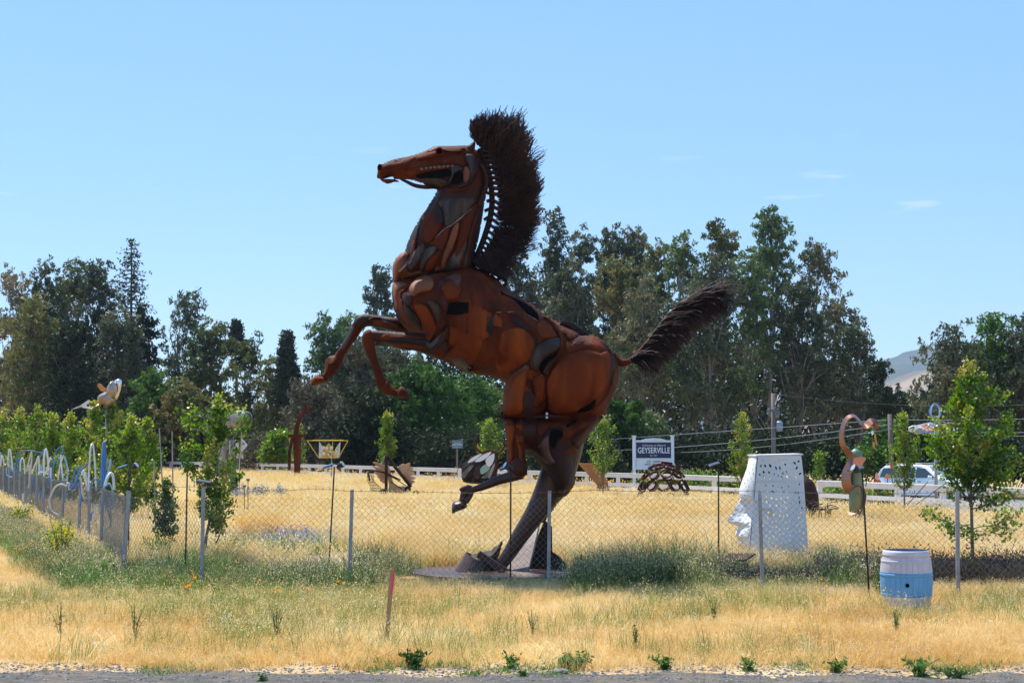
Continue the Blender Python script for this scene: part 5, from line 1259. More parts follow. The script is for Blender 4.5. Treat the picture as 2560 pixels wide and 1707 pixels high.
# beyond the road
xs_, Ys_, P = samp(16000, 60, 150); rd = np.interp(P[:, 0], [p.x for p in road_out], [p.y for p in road_out])
k = (P[:, 1] > rd+.4) & (P[:, 1] < rd+22)
scatter('verge_grass', P[k], col_far, 5, .5, .9)
# foreground strip
xs_, Ys_, P = samp(25000, 16.7, 25.2)
def bare_at(P): return (vnoise(P, 1.1, 2) > .35) | ((np.abs(P[:, 1]-20.6-.25*np.sin(P[:, 0]*.8)) < .5) & (P[:, 0] > 0)) | ((np.abs(P[:, 1]-23.6) < .5) & (P[:, 0] < 1))
nearb = lambda P: (np.abs(P[:, 0]-5.87) < .55) & (P[:, 1] > 21.4) & (P[:, 1] < 23.7)
bare = bare_at(P) | nearb(P)
scatter('short_dry_grass', P[(~bare | (rng.random(len(P)) < np.where(nearb(P), .12, .35))) & (rng.random(len(P)) < np.clip((P[:, 1]-16.6+.5*vnoise(P, 2.3, 6))/1.3, .04, 1))], col_short, 5, .55, 1.25, .3)
xs_, Ys_, P = samp(5200, 17.4, 25.0)
w_ = vnoise(P, .9, 5) + .25*(P[:, 0] < 0)
scatter('green_stalks', P[(w_ > rng.uniform(-.3, .7, len(P))) & ~nearb(P)], col_green, 5, .5, 1.35, .18)
col_straw = proto_col('straw', [tuft('st', 'seed_head', 30, .22, .10, .006, 3.2, 0) for _ in range(4)])
xs_, Ys_, P = samp(5200, 17.6, 25.0); k = (bare_at(P) & (rng.random(len(P)) < .75)) | (rng.random(len(P)) < .05)
scatter('flattened_straw', P[k], col_straw, 4, .6, 1.4, .25)
# denser golden band in front of the fence
xs_, Ys_, P = samp(2600, 23.8, 26.2, 950, 2620)
P = P[~nearb(P) & ~((np.abs(P[:, 0]-5.87) < .6) & (P[:, 1] < 24))]
scatter('golden_band_grass', P, col_dry, 5, .28, .5)
# weeds along the wire fence
xs_, Ys_, P = samp(4200, 24.7, 30.5, 900, 2200)
k = (np.hypot(P[:, 0]-pcx.x, P[:, 1]-27.9) > 1.55) & (rng.random(len(P)) < np.interp(xs_, [900, 1050, 1400, 2000, 2200], [.9, .8, 1, .9, .3])) & (rng.random(len(P)) < np.interp(Ys_, [24.7, 25.3, 27, 28.5, 30.5], [.5, 1, 1, .7, .2]))
k &= (rng.random(len(P)) < np.where((xs_ > 960) & (xs_ < 1440) & (Ys_ < 27.6), .35, 1)) & (vnoise(P, 2.2, 4) > rng.uniform(-.9, .25, len(P)))
zs = rng.uniform(.5, 1.5, len(P))*(1+.5*vnoise(P, 1.7, 9))*np.where((xs_ > 1840) & (xs_ < 2060), .65, 1)*np.where((xs_ > 960) & (xs_ < 1440) & (Ys_ < 27.6), .5, 1)
gm = rng.random(len(P)) < .35
scatter('grey_roadside_weeds', P[k & ~gm], col_weedg, 5, .7, 1.25, .25, zs=zs[k & ~gm])
scatter('green_roadside_weeds', P[k & gm], col_weed, 5, .7, 1.25, .25, zs=zs[k & gm])
xs_, Ys_, P = samp(5600, 24.8, 31, 160, 1250)
k = (rng.random(len(P)) < np.interp(Ys_, [25.2, 27, 29, 31], [1, 1, .55, .1])) & (P[:, 0] > np.interp(P[:, 1], [25, 27.5, 31], [-7.4, -7.3, -8.2])) & (np.hypot(P[:, 0]-pcx.x, P[:, 1]-27.9) > 1.55)
k &= ~((xs_ > 580) & (Ys_ > 27.2) & (rng.random(len(P)) < .8))
k &= (vnoise(P, 2.4, 1) > rng.uniform(-1.0, .3, len(P))) & ~((xs_ > 960) & (rng.random(len(P)) < .75))
zs = rng.uniform(.45, 1.3, len(P))*(1+.5*vnoise(P, 1.9, 3))*np.where(xs_ > 960, .6, 1)
gsel = rng.random(len(P)) < np.interp(xs_, [160, 500, 800, 1250], [.97, .85, .55, .45])
scatter('green_fence_weeds', P[k & gsel], col_weed, 5, .55, 1.05, .25, zs=zs[k & gsel]*.85)
scatter('grey_fence_weeds', P[k & ~gsel], col_weedg, 5, .7, 1.2, .25, zs=zs[k & ~gsel])
# green strip outside the hose fence
n = 1500; Ys_ = rng.uniform(27, 60, n); X = lf_x(Ys_) - np.abs(rng.normal(0, .55, n)) - .05
P = np.stack([X, Ys_, np.zeros(n)], 1); scatter('lane_grey_weeds', P, col_weedg, 5, .5, 1.3, .25)
n = 1700; X = lf_x(rng.uniform(27, 60, n)); Ys_ = rng.uniform(27, 60, n); X = lf_x(Ys_) - np.abs(rng.normal(0, .55, n)) - .05
P = np.stack([X, Ys_, np.zeros(n)], 1); scatter('lane_green_weeds', P, col_weed, 5, .5, 1.1, .25)
n = 5000; Ys_ = rng.uniform(24, 62, n); X = lf_x(np.maximum(Ys_, 27.5)) - .8 - rng.random(n)*6
P = np.stack([X, Ys_, np.zeros(n)], 1); scatter('lane_dry_grass', P, col_short, 5, .6, 1.1, .25)
n = 500; Ys_ = rng.uniform(28, 40, n); xx = rng.uniform(330, 640, n); P = np.stack([(xx-1280)/FP*Ys_, Ys_, np.zeros(n)], 1)
scatter('clearing_weeds', P, col_weedg, 5, .5, 1.0, .25)
# dark strip of dead brush behind the fence on the right
col_brush = proto_col('brush', [tuft('br', 'brush_dead', 60, .22, .42, .010, 1.4, .5, .03, 'brush_dead') for _ in range(4)])
xs_, Ys_, P = samp(1100, 25.9, 27.4, 2070, 2680)
scatter('dead_brush', P, col_brush, 4, .7, 1.1, .4)
xs_, Ys_, P = samp(300, 25.9, 26.8, 1800, 2120)
scatter('dead_brush', P, col_brush, 4, .5, .8, .4)
# loose stones at the road edge
def stone_mesh(s_):
    bm = bmesh.new(); bmesh.ops.create_icosphere(bm, subdivisions=1, radius=s_)
    for v in bm.verts: v.co *= random.uniform(.7, 1.2); v.co.z *= .6
    me = bpy.data.meshes.new('pebble'); bm.to_mesh(me); bm.free(); me.materials.append(MATS['stone']); return me
col_st = proto_col('pebbles', [stone_mesh(.012) for _ in range(4)])
xs_, Ys_, P = samp(5200, 16.0, 17.4); scatter('road_grit', P, col_st, 4, .4, 2.0, .5)
# low creeping weeds along the asphalt edge
col_low = proto_col('creeping', [tuft('lw', 'weed_green', 26, .14, .07, .010, 2.2, 0) for _ in range(4)])
xs_, Ys_, P = samp(420, 16.4, 17.3); k = vnoise(P, 1.4, 8) > -0.05; scatter('creeping_weeds', P[k], col_low, 4, .5, 1.3, .3)

# ---------------------------------------------------------------- individual weeds and flowers
def weed(x, y, hpx, label, leaf='weed_dark', n=160, ls=.045, wpx=26, name='weed_plant', stems=7, straight=False):
    b0 = gat(x, y); Y = b0.y; s_ = Y/FP
    if y > 1640: hpx, wpx, stems, n = hpx*.8, wpx*1.5, 11, int(n*1.3)
    H_ = hpx*s_; Rw = wpx*s_
    root = thing(name, label, 'weed', b0); mb = MB(); P = []
    for i in range(stems):
        a = random.uniform(0, 6.283); r_ = Rw*random.random(); h_ = H_*random.uniform(.6, 1)
        e_ = b0 + Vector((r_*cos(a), r_*sin(a), h_)); m_ = b0 + Vector((r_*cos(a)*.35, r_*sin(a)*.35, h_*.55))
        q = crom([tuple(b0), tuple(m_), tuple(e_)], 4); mb.tube(q, [.006-.0005*j for j in range(len(q))], 4, False)
        for _ in range(n//stems):
            t = random.random()**(.8 if straight else 1.3); p = q[int(t*(len(q)-1))]; P.append((p.x+random.gauss(0, ls*.8), p.y+random.gauss(0, ls*.8), max(p.z+random.gauss(0, ls*.5), .01)))
    mb.build('stem', 'weed_green', root); P = np.array(P); Ls = ls*rng.uniform(.4, 1.1, len(P))
    V, F = leafquads(P, Ls, Ls*.38, -.2); fastmesh('foliage', V, F, leaf, root); return root
for a in [
 (1688, 1482, 105, 'tall dark-leaved weed behind the fence left of the slanted plaque', 'weed_dark', 260, .05, 20),
 (1443, 1470, 92, 'dark leafy weed just right of the horse plinth', 'weed_dark', 220, .05, 22),
 (1036, 1672, 62, 'dark green spreading weed at the asphalt edge right of the wooden stake', 'weed_dark', 240, .04, 34),
 (1278, 1670, 48, 'small upright weed at the asphalt edge below the plinth', 'weed_green', 130, .035, 18),
 (1412, 1674, 45, 'low bright green weed clump left of the flat grey stone', 'weed_green', 220, .04, 36),
 (1448, 1672, 60, 'mid green weed clump with thin stalks at the road edge', 'weed_green', 200, .035, 30),
 (1660, 1672, 40, 'low green weed at the road edge below the white fence posts', 'weed_green', 150, .035, 26),
 (1870, 1676, 42, 'small weed clump on the road edge in the middle right', 'weed_green', 150, .035, 24),
 (2090, 1680, 40, 'low weed clump near the small dark rock', 'weed_green', 150, .035, 26),
 (2300, 1690, 60, 'tall-stalked weed clump at the road edge on the right', 'weed_green', 220, .04, 34),
 (2390, 1694, 30, 'flat weed mat at the road edge near the right', 'weed_dark', 160, .035, 40),
 (1785, 1565, 72, 'wispy light weed in the dry grass below the slanted plaque', 'weed_green', 110, .03, 26),
 (2240, 1590, 80, 'loose thin weed in the dry grass below the painted barrel', 'weed_green', 110, .03, 30),
 (1590, 1640, 80, 'thin branching weed in the foreground middle', 'weed_grey', 90, .025, 30),
 (335, 1610, 105, 'tall thin branching weed in the left foreground', 'weed_green', 130, .03, 30),
 (150, 1600, 100, 'dry branching weed near the left edge of the foreground', 'weed_grey', 90, .025, 40),
 (690, 1610, 110, 'tall pale branching weed left of the wooden stake', 'weed_grey', 110, .025, 26),
 (1330, 1600, 90, 'thin stalked weed right of the wooden stake', 'weed_grey', 90, .025, 26),
 (500, 1395, 75, 'dark twiggy weed by the post of the big left maple', 'weed_dark', 170, .04, 26),
 (255, 1470, 95, 'dense fresh green weed at the bottom of the hose fence', 'weed_green', 420, .045, 40),
 (425, 1450, 60, 'fresh green nettle-like weed between the first two wire fence posts', 'weed_green', 260, .045, 26),
 (2198, 1500, 100, 'feathery green weed growing left of the painted barrel', 'weed_green', 300, .035, 26),
 (2420, 1470, 120, 'feathery fennel-like weed around the trunk of the big maple', 'weed_green', 300, .03, 55),
 (1308, 1690, 22, 'tiny green sprout on the asphalt', 'weed_green', 70, .025, 12),
 (655, 1702, 22, 'tiny green sprout on the asphalt at the lower left', 'weed_green', 70, .025, 12)]:
    weed(*a)
def mustard(x, y, hpx, wpx, label, nf=500):
    b0 = gat(x, y); Y = b0.y; s_ = Y/FP; H_, Rw = hpx*s_, wpx*s_
    root = thing('mustard_plant', label, 'plant', b0, 'yellow mustard plants by the wire fence'); mb = MB(); P = []
    for i in range(16):
        a = random.uniform(0, 6.283); r_ = Rw*random.random()**.6; h_ = H_*random.uniform(.6, 1); e_ = b0+Vector((r_*cos(a), r_*sin(a), h_))
        q = crom([tuple(b0), tuple(b0+Vector((r_*cos(a)*.4, r_*sin(a)*.4, h_*.5))), tuple(e_)], 4); mb.tube(q, .006, 4, False)
        for _ in range(40): p = q[int(random.uniform(.35, 1)*(len(q)-1))]; P.append((p.x+random.gauss(0, .07), p.y+random.gauss(0, .07), p.z+random.gauss(0, .06)))
    mb.build('stem', 'weed_green', root); P = np.array(P); Ls = rng.uniform(.02, .05, len(P)); V, F = leafquads(P, Ls, Ls*.4); fastmesh('foliage', V, F, 'weed_green', root)
    k = rng.integers(0, len(P), nf); Q = P[k]+rng.normal(size=(nf, 3))*.05; Q[:, 2] += .04; Ls = rng.uniform(.012, .026, nf); V, F = leafquads(Q, Ls, Ls*.9); fastmesh('blossom', V, F, 'yellow_flower', root)
mustard(152, 1420, 125, 46, 'large yellow flowering mustard in front of the hose fence', 700)
mustard(50, 1330, 80, 34, 'small yellow mustard further along the hose fence', 260)
mustard(390, 1425, 85, 40, 'thin yellow mustard behind the first wire fence bay', 170)
mustard(560, 1405, 60, 40, 'sparse mustard plant between the second and third wire fence posts', 90)
mustard(1065, 1405, 50, 30, 'faint mustard plant left of the plinth', 60)
# poppies: one is built, the others copied
def poppy(loc):
    r = thing('poppy', 'orange poppy among the weeds at the foot of the wire fence', 'flower', loc, 'orange poppies along the fences')
    MB().tube([tuple(loc), (loc[0]+.01, loc[1], loc[2]+.26)], .004, 4).build('stem', 'weed_green', r)
    mb = MB(); c = Vector((loc[0]+.01, loc[1], loc[2]+.26))
    for i in range(5):
        a = 2*pi*i/5; d = Vector((cos(a), sin(a), 0)); t_ = Vector((-sin(a), cos(a), 0))
        mb.add([c, c+d*.022+t_*.02+Vector((0, 0, .022)), c+d*.03+Vector((0, 0, .04)), c+d*.022-t_*.02+Vector((0, 0, .022))], [(0, 1, 2, 3)])
    mb.build('petals', 'poppy_petal', r); return r
pp = poppy(tuple(gat(480, 1475)))
pops = [(472, 1482), (488, 1470), (478, 1455), (650, 1470), (697, 1497), (755, 1480), (770, 1488), (688, 1510), (822, 1462), (838, 1468), (846, 1474), (858, 1480), (868, 1490), (890, 1470), (955, 1462), (988, 1484), (1176, 1488), (60, 1372), (48, 1380), (72, 1376), (78, 1366), (56, 1362), (40, 1384), (2040, 1478), (2052, 1476), (2064, 1480), (1740, 1440), (465, 1492), (835, 1455), (850, 1466)]
for x, y in pops:
    g = gat(x, y+26); g.z = random.uniform(-.05, .12)
    if x < 100: dup(pp, g, random.uniform(0, 6), 'orange poppy in the green strip beside the hose fence', .9)
    elif x > 2000: dup(pp, g, random.uniform(0, 6), 'orange poppy in the dark brush left of the painted barrel', .8)
    elif 460 < x < 490: dup(pp, g, random.uniform(0, 6), 'orange poppy in the bunch left of the second wire fence post', 1.0)
    elif 820 < x < 900: dup(pp, g, random.uniform(0, 6), 'orange poppy in the bunch near the third wire fence post', .85)
    elif x == 1740: dup(pp, g, random.uniform(0, 6), 'orange poppy left of the slanted plaque', 1.0)
    elif x == 1176: dup(pp, g, random.uniform(0, 6), 'red-orange poppy in front of the horse plinth', .8)
    else: dup(pp, g, random.uniform(0, 6), None, .8)
# lavender clumps and lupins
for (x, y, hw, lb) in [(600, 1268, 22, 'silvery lavender clump left of the gravel path'), (632, 1262, 24, 'pale blue lavender clump right of the barrel figure'), (655, 1264, 16, 'small lavender clump beside the wooden leg'), (700, 1262, 10, 'tiny lavender clump further right')]:
    b0 = gat(x, y+8); s_ = b0.y/FP; root = thing('lavender_clump', lb, 'plant', b0, 'lavender clumps in the meadow')
    P = np.array(b0) + rng.normal(size=(700, 3))*np.array([hw*s_*.5, .25, .0]) + np.array([0, 0, 1])*np.abs(rng.normal(.35, .2, (700, 1))); Ls = rng.uniform(.03, .09, 700)
    V, F = leafquads(P, Ls, Ls*.3, -.8); fastmesh('foliage', V, F, 'lavender_grey', root)
    P[:, 2] += .12; V, F = leafquads(P[:160], Ls[:160]*.6, Ls[:160]*.3, -.8); fastmesh('blossom', V, F, 'lupin_blue', root)
n = 900; xx = rng.normal(740, 45, n); Ys_ = rng.uniform(34.5, 38, n)
P = np.stack([(xx-1280)/FP*Ys_, Ys_, np.abs(rng.normal(.28, .1, n))], 1); Ls = rng.uniform(.02, .045, n); V, F = leafquads(P, Ls, Ls*.5)
tag(fastmesh('lupin_flowers', V, F, 'lupin_blue'), 'loose patch of small blue flowers in green growth by the path', 'flowers', kind='stuff')
n = 500; P = np.stack([(rng.normal(740, 55, n)-1280)/FP*36.5, rng.uniform(34, 38.5, n), np.zeros(n)], 1); scatter('lupin_greens', P, col_weed, 5, .6, .9)

# ---------------------------------------------------------------- front chain link fence
def chain(a, b, h, pitch, amp_r, z0=0.02, sag=0.0):
    """woven zigzag wires between ground points a and b"""
    a, b = Vector(a), Vector(b); d = b-a; Ln = d.length; d.normalize(); nrm = Vector((-d.y, d.x, 0))
    nz_ = int(h/(pitch/2)); mb = MB(); nw = int(Ln/(pitch/2))
    for i in range(nw):
        pts = []
        for j in range(nz_+1):
            z = z0 + j*pitch/2; x = (i + ((j+i) % 2))*pitch/2 + sag*sin(pi*i/nw)*sin(z*3+i*.02)
            pts.append(a + d*min(max(x, 0), Ln) + nrm*(.004 if (j+i) % 2 else -.004) + Vector((0, 0, z)))
        mb.tube(pts, amp_r, 3, False)
    return mb
wf = thing('chain_link_fence', 'chain link fence with galvanised posts and barbed top wire across the front of the park', 'fence', (0, 25.2, 0))
posts = [(320, 1226, 306, 1452), (508, 1216, 503, 1482), (880, 1224, 872, 1484), (1374, 1226, 1371, 1480), (1899, 1228, 1908, 1492), (2394, 1228, 2396, 1504), (2895, 1230, 2895, 1510)]
PW = []
for (xt, yt_, xb, yb) in posts:
    g = gat(xb, yb); t_ = at(xt, yt_, g.y); PW.append((g, t_))
    mb = MB(); u = Vector((0, 1, 0)); w_ = Vector((1, 0, 0))
    # U-channel steel post
    for (ox, oy, dx, dy) in ((0, 0, .055, .006), (-.025, .022, .006, .04), (.025, .022, .006, .04)):
        mb.beam(g+Vector((ox, oy, -.05)), t_+Vector((ox, oy, 0)), dx if dx > dy else .006, .04 if dy > dx else .006)
    mb.build('post', 'galvanised', wf)
for i in range(len(PW)-1):
    a, b = PW[i][0]+Vector((0, -.04, 0)), PW[i+1][0]+Vector((0, -.04, 0))
    mb = chain(a, b, 1.56 if i else 1.5, .105, .0030)
    o = mb.build('wire_mesh', 'wire', wf); o['kind'] = 'stuff'
wp = []
tops = [(330, 1222), (508, 1216), (620, 1222), (700, 1226), (790, 1222), (880, 1227), (1010, 1228), (1130, 1231), (1250, 1232), (1374, 1230), (1500, 1225), (1600, 1228), (1750, 1227), (1899, 1228), (2050, 1232), (2200, 1234), (2300, 1232), (2394, 1230), (2600, 1236), (2800, 1230)]
mb = MB(); cc = crom([tuple(at(x, y, 25.15)) for x, y in tops], 5); mb.tube(cc, .0035, 4, False)
for i in range(2, len(cc), 1):
    p = cc[i]
    for s_ in (-1, 1): mb.tube([(p.x-.02*s_, p.y, p.z-.02), (p.x+.015*s_, p.y, p.z+.03)], .0022, 3, False)
mb.build('barbed_wire', 'barb', wf)

# ---------------------------------------------------------------- hose fence on the left
hf = thing('hose_fence', 'receding wire mesh fence on the left with many close-set grey steel posts draped with hoses', 'fence', (-8, 32, 0))
hp = [(323, 306, 27.5), (257, 250, 32.2), (224, 219, 34.0), (201, 195, 35.6), (160, 152, 38.6), (128, 126, 41.2), (109, 107, 43.2), (92, 89, 45.4), (76, 74, 47.6), (62, 60, 49.6), (49, 47, 51.6), (35, 34, 54), (22, 21, 56.5), (8, 8, 59.5), (-8, -8, 63)]
HP = []
for (xt, xb, Y) in hp:
    g = gp(xb, Y); t_ = at(xt, 0, Y); zt = 1.58; g2 = Vector((gx(xt, Y, zt), Y, zt)); HP.append((g, g2))
    mb = MB()
    for (ox, oy) in ((0, 0), (-.025, .022), (.025, .022)):
        mb.beam(g+Vector((ox, oy, -.05)), g2+Vector((ox, oy, 0)), .055 if ox == 0 else .006, .006 if ox == 0 else .04)
    mb.build('post', 'galvanised', hf)
for i in range(len(HP)-1):
    a, b = HP[i][0]+Vector((.03, 0, 0)), HP[i+1][0]+Vector((.03, 0, 0))
    o = chain(a, b, 1.52, .09, .0028, sag=.03).build('wire_mesh', 'wire', hf); o['kind'] = 'stuff'
def hose(pts, Y, r, m, label, name='garden_hose'):
    q = [(p[0], p[1], p[2] if len(p) > 2 else 0) for p in pts]; c = crom(q, 8)
    W_ = [tuple(at(p.x, p.y, Y+p.z)) for p in c]
    o = MB().tube(W_, r, 8).build(name, m, None, True); o.location = (0, 0, 0); tag(o, label, 'hose', 'hoses draped over the left fence')
zq = lambda p: Zm(0, 1080, 6.532, p)
HS = [
 ([(1445, 960), (1455, 620), (1480, 280), (1502, 195, .1), (1530, 270, .1), (1555, 600, .1), (1572, 960, .1)], 33.5, .030, 'hose_white', 'tall cream-white hose arch left of the tall blue one'),
 ([(1668, 900), (1672, 600), (1690, 300), (1708, 170), (1712, 400, .1), (1708, 700, .1), (1700, 930, .1)], 32.2, .050, 'hose_blue', 'thick bright blue hose loop standing tallest on the hose fence'),
 ([(1695, 920), (1730, 760), (1790, 580), (1808, 440)], 32, .035, 'hose_sky', 'light blue hose end pointing up right of the thick blue one'),
 ([(1715, 880), (1750, 760), (1800, 670, .1), (1850, 730, .1), (1862, 940, .1)], 31.4, .042, 'hose_white', 'thick white hose bow nearest the corner post'),
 ([(1740, 860), (1790, 840), (1830, 930), (1845, 1080), (1850, 1230)], 31, .022, 'hose_sky', 'light blue hose dropping down the mesh near the corner'),
 ([(1770, 1080), (1800, 1200), (1810, 1400), (1800, 1560)], 31, .030, 'hose_cream', 'cream hose hanging low inside the mesh near the corner'),
 ([(1655, 1040), (1635, 1140), (1615, 1240), (1630, 1330), (1655, 1340)], 32.6, .02, 'hose_sky', 'small light blue loop hanging left of the second post'),
 ([(1725, 1120), (1740, 1240), (1775, 1300), (1790, 1420)], 31.5, .025, 'hose_blue', 'short blue hose hanging right of the second post'),
 ([(1495, 950), (1495, 830), (1540, 765), (1600, 800), (1640, 880)], 33.4, .022, 'hose_blue', 'small blue arch between third and second post'),
 ([(1530, 1180), (1525, 1290), (1490, 1340), (1485, 1440)], 33.4, .026, 'hose_blue', 'blue hose piece hanging low by the third post'),
 ([(1540, 1180), (1535, 1300), (1560, 1450), (1575, 1560)], 33.2, .016, 'hose_white', 'thin white hose hanging by the third post'),
 ([(1150, 950), (1230, 820), (1280, 680), (1430, 500)], 35, .030, 'hose_blue', 'blue hose sticking up to the right like a spear'),
 ([(1150, 940), (1200, 700), (1280, 565), (1300, 640), (1250, 800), (1240, 930)], 35.6, .026, 'hose_blue', 'narrow blue arch left of the spear-like hose'),
 ([(1330, 700), (1370, 630), (1390, 760), (1430, 950), (1440, 1050)], 34.6, .032, 'hose_white', 'white hose bending over the fourth post'),
 ([(1310, 720), (1330, 820), (1345, 1000), (1420, 1180)], 34.9, .030, 'hose_cream', 'cream hose falling in front of the fourth post'),
 ([(1320, 700), (1300, 850), (1340, 1050), (1300, 1200)], 35, .028, 'hose_blue', 'blue hose twisted round the fourth post'),
 ([(1410, 670), (1425, 780), (1435, 960)], 34.3, .024, 'hose_sky', 'short light blue hose beside the white bend'),
 ([(1140, 840), (1120, 930), (1165, 940)], 36, .02, 'hose_cream', 'tiny cream curl on the fence top'),
 ([(1120, 880), (1130, 840), (1100, 835), (1085, 880), (1000, 850), (900, 900), (825, 1050), (810, 1150), (850, 1290), (960, 1355)], 37.5, .036, 'hose_cream', 'big cream white hose ring hanging outside the fence over the yellow mustard'),
 ([(1030, 380), (1080, 480), (1105, 650), (1085, 900), (1060, 1150)], 38.6, .03, 'hose_sky', 'light blue hose curving down right of the white pair'),
 ([(990, 370), (1000, 500), (1020, 700), (1045, 880)], 38.8, .034, 'hose_white', 'white hose drooping with a blue one at the middle posts'),
 ([(840, 540), (880, 380), (960, 260), (1020, 240), (1025, 320), (1000, 380)], 39.2, .024, 'hose_blue', 'large dark blue loop above the middle of the hose fence'),
 ([(860, 620), (900, 500), (970, 430), (985, 560), (1010, 800), (1035, 1000)], 39.4, .026, 'hose_blue', 'blue hose bow beneath the large dark blue loop'),
 ([(945, 740), (965, 620), (1000, 480), (1040, 380)], 39.0, .026, 'hose_white', 'white hose leaning right at the middle posts'),
 ([(720, 720), (715, 500), (730, 330), (755, 285), (780, 420), (795, 600), (800, 740)], 42, .042, 'hose_white', 'tall broad white hose arch left of the dark blue loop'),
 ([(740, 690), (780, 560), (820, 410)], 41.6, .03, 'hose_white', 'straight white hose end leaning right'),
 ([(830, 580), (830, 700), (855, 790)], 40.6, .036, 'hose_white', 'short thick white hose on a mid post'),
 ([(860, 680), (850, 780), (860, 700)], 40.5, .04, 'hose_blue', 'short thick blue hose stub on a mid post'),
 ([(800, 620), (800, 740), (815, 840)], 41, .024, 'hose_blue', 'thin blue hose falling beside the straight white one'),
 ([(240, 640), (290, 400), (380, 310), (520, 305), (640, 330), (720, 340)], 47, .02, 'hose_blue', 'long thin blue hose sweeping flat over the fence top'),
 ([(720, 290), (660, 400), (560, 560), (520, 660)], 44.5, .028, 'hose_blue', 'dark blue hose slanting down left'),
 ([(520, 680), (560, 560), (600, 470), (630, 400), (640, 560), (630, 700)], 44, .034, 'hose_white', 'white hose arch with a narrow peak'),
 ([(590, 700), (600, 520), (620, 450), (640, 640)], 44.4, .026, 'hose_cream', 'cream inner hose within the narrow white peak'),
 ([(430, 640), (470, 480), (515, 330), (515, 480), (490, 700)], 45.4, .036, 'hose_cream', 'pointed cream hose arch in the left half'),
 ([(460, 510), (480, 640), (480, 800), (465, 910)], 45.6, .038, 'hose_cream', 'cream hose hanging down over the mesh'),
 ([(550, 700), (545, 820), (570, 940)], 44.6, .018, 'hose_blue', 'short blue hose end hanging over the mesh'),
 ([(330, 640), (335, 480), (370, 425), (400, 520), (405, 680)], 48, .038, 'hose_white', 'small round white hose arch'),
 ([(290, 660), (300, 500), (310, 430), (325, 560), (320, 660)], 49, .036, 'hose_blue', 'blue hose arch beside the small white one'),
 ([(135, 560), (140, 380), (160, 285), (185, 400), (205, 620)], 52, .045, 'hose_white', 'tall white hose arch near the left edge'),
 ([(125, 460), (160, 540), (210, 640)], 51.5, .036, 'hose_sky', 'light blue hose below the tall left arch'),
 ([(105, 600), (110, 690), (160, 730), (200, 730)], 52.4, .03, 'hose_sky', 'light blue half ring hanging at the left posts'),
 ([(10, 560), (20, 420), (45, 400), (70, 540)], 56, .045, 'hose_white', 'white hose arch at the left picture edge'),
 ([(0, 330), (20, 420), (10, 520)], 58, .05, 'hose_sky', 'light blue hose at the left picture edge'),
 ([(630, 690), (660, 650), (720, 660), (780, 680)], 43, .024, 'hose_white', 'flat white hose bridging two posts'),
 ([(670, 545), (670, 700)], 43.4, .05, 'hose_sky', 'thick light blue hose stub'),
 ([(665, 950), (650, 1110)], 43.8, .035, 'hose_blue', 'short dark blue hose seen through the mesh'),
 ([(380, 1000), (375, 1130)], 47.6, .05, 'hose_white', 'short white hose piece low on a left post')]
for (p, Y, r, m, lb) in HS:
    hose(zq(p), Y, r*(0.62), m, lb)

# ---------------------------------------------------------------- white rail fence
samples = crom([(p[0], p[1], 0) for p in FENCE], 40)
cum = [0]
for i in range(1, len(samples)): cum.append(cum[-1] + (samples[i]-samples[i-1]).length)
def pos(s_): 
    i = min(max(int(np.searchsorted(cum, s_)), 1), len(cum)-1); t = (s_-cum[i-1])/max(cum[i]-cum[i-1], 1e-6); return samples[i-1].lerp(samples[i], t)
def rail_fence(s0, s1, step, label):
    p0 = pos(s0); root = thing('rail_fence', label, 'fence', (p0.x, p0.y, 0), 'white rail fences along the road'); n_ = int(round((s1-s0)/step)); P_ = [pos(s0+(s1-s0)*i/n_) for i in range(n_+1)]
    for p in P_: MB().box((p.x, p.y, .55), (.17, .17, 1.1)).build('post', 'white_paint', root, bevel=.008)
    for i in range(n_):
        a, b = P_[i], P_[i+1]; d = (b-a).normalized(); f = Vector((d.y, -d.x, 0)); f = f if f.y < 0 else -f
        for (z, h_) in ((1.02, .15), (.64, .15), (.24, .15)):
            o_ = f*.085; MB().beam(a+o_+Vector((0, 0, z)), b+o_-d*.01+Vector((0, 0, z)), .035, h_).build('rail', 'white_paint', root)
        MB().beam(a+f*.03+Vector((0, 0, 1.125)), b+f*.03-d*.01+Vector((0, 0, 1.125)), .20, .04).build('cap_rail', 'white_paint', root)
sgap0 = min(range(len(samples)), key=lambda i: abs((samples[i].x/samples[i].y*FP*1.0+1280)-1857)); sgap1 = min(range(len(samples)), key=lambda i: abs((samples[i].x/samples[i].y*FP+1280)-2044))
sA = min(range(len(samples)), key=lambda i: abs((samples[i].x/samples[i].y*FP+1280)-240)); sB = min(range(len(samples)), key=lambda i: abs((samples[i].x/samples[i].y*FP+1280)-2760))
rail_fence(cum[sA], cum[sgap0], 2.45, 'long white rail fence running from the far left to the white head sculpture')
rail_fence(cum[sgap1], cum[sB], 2.1, 'white rail fence to the right of the white head, in front of the white van')

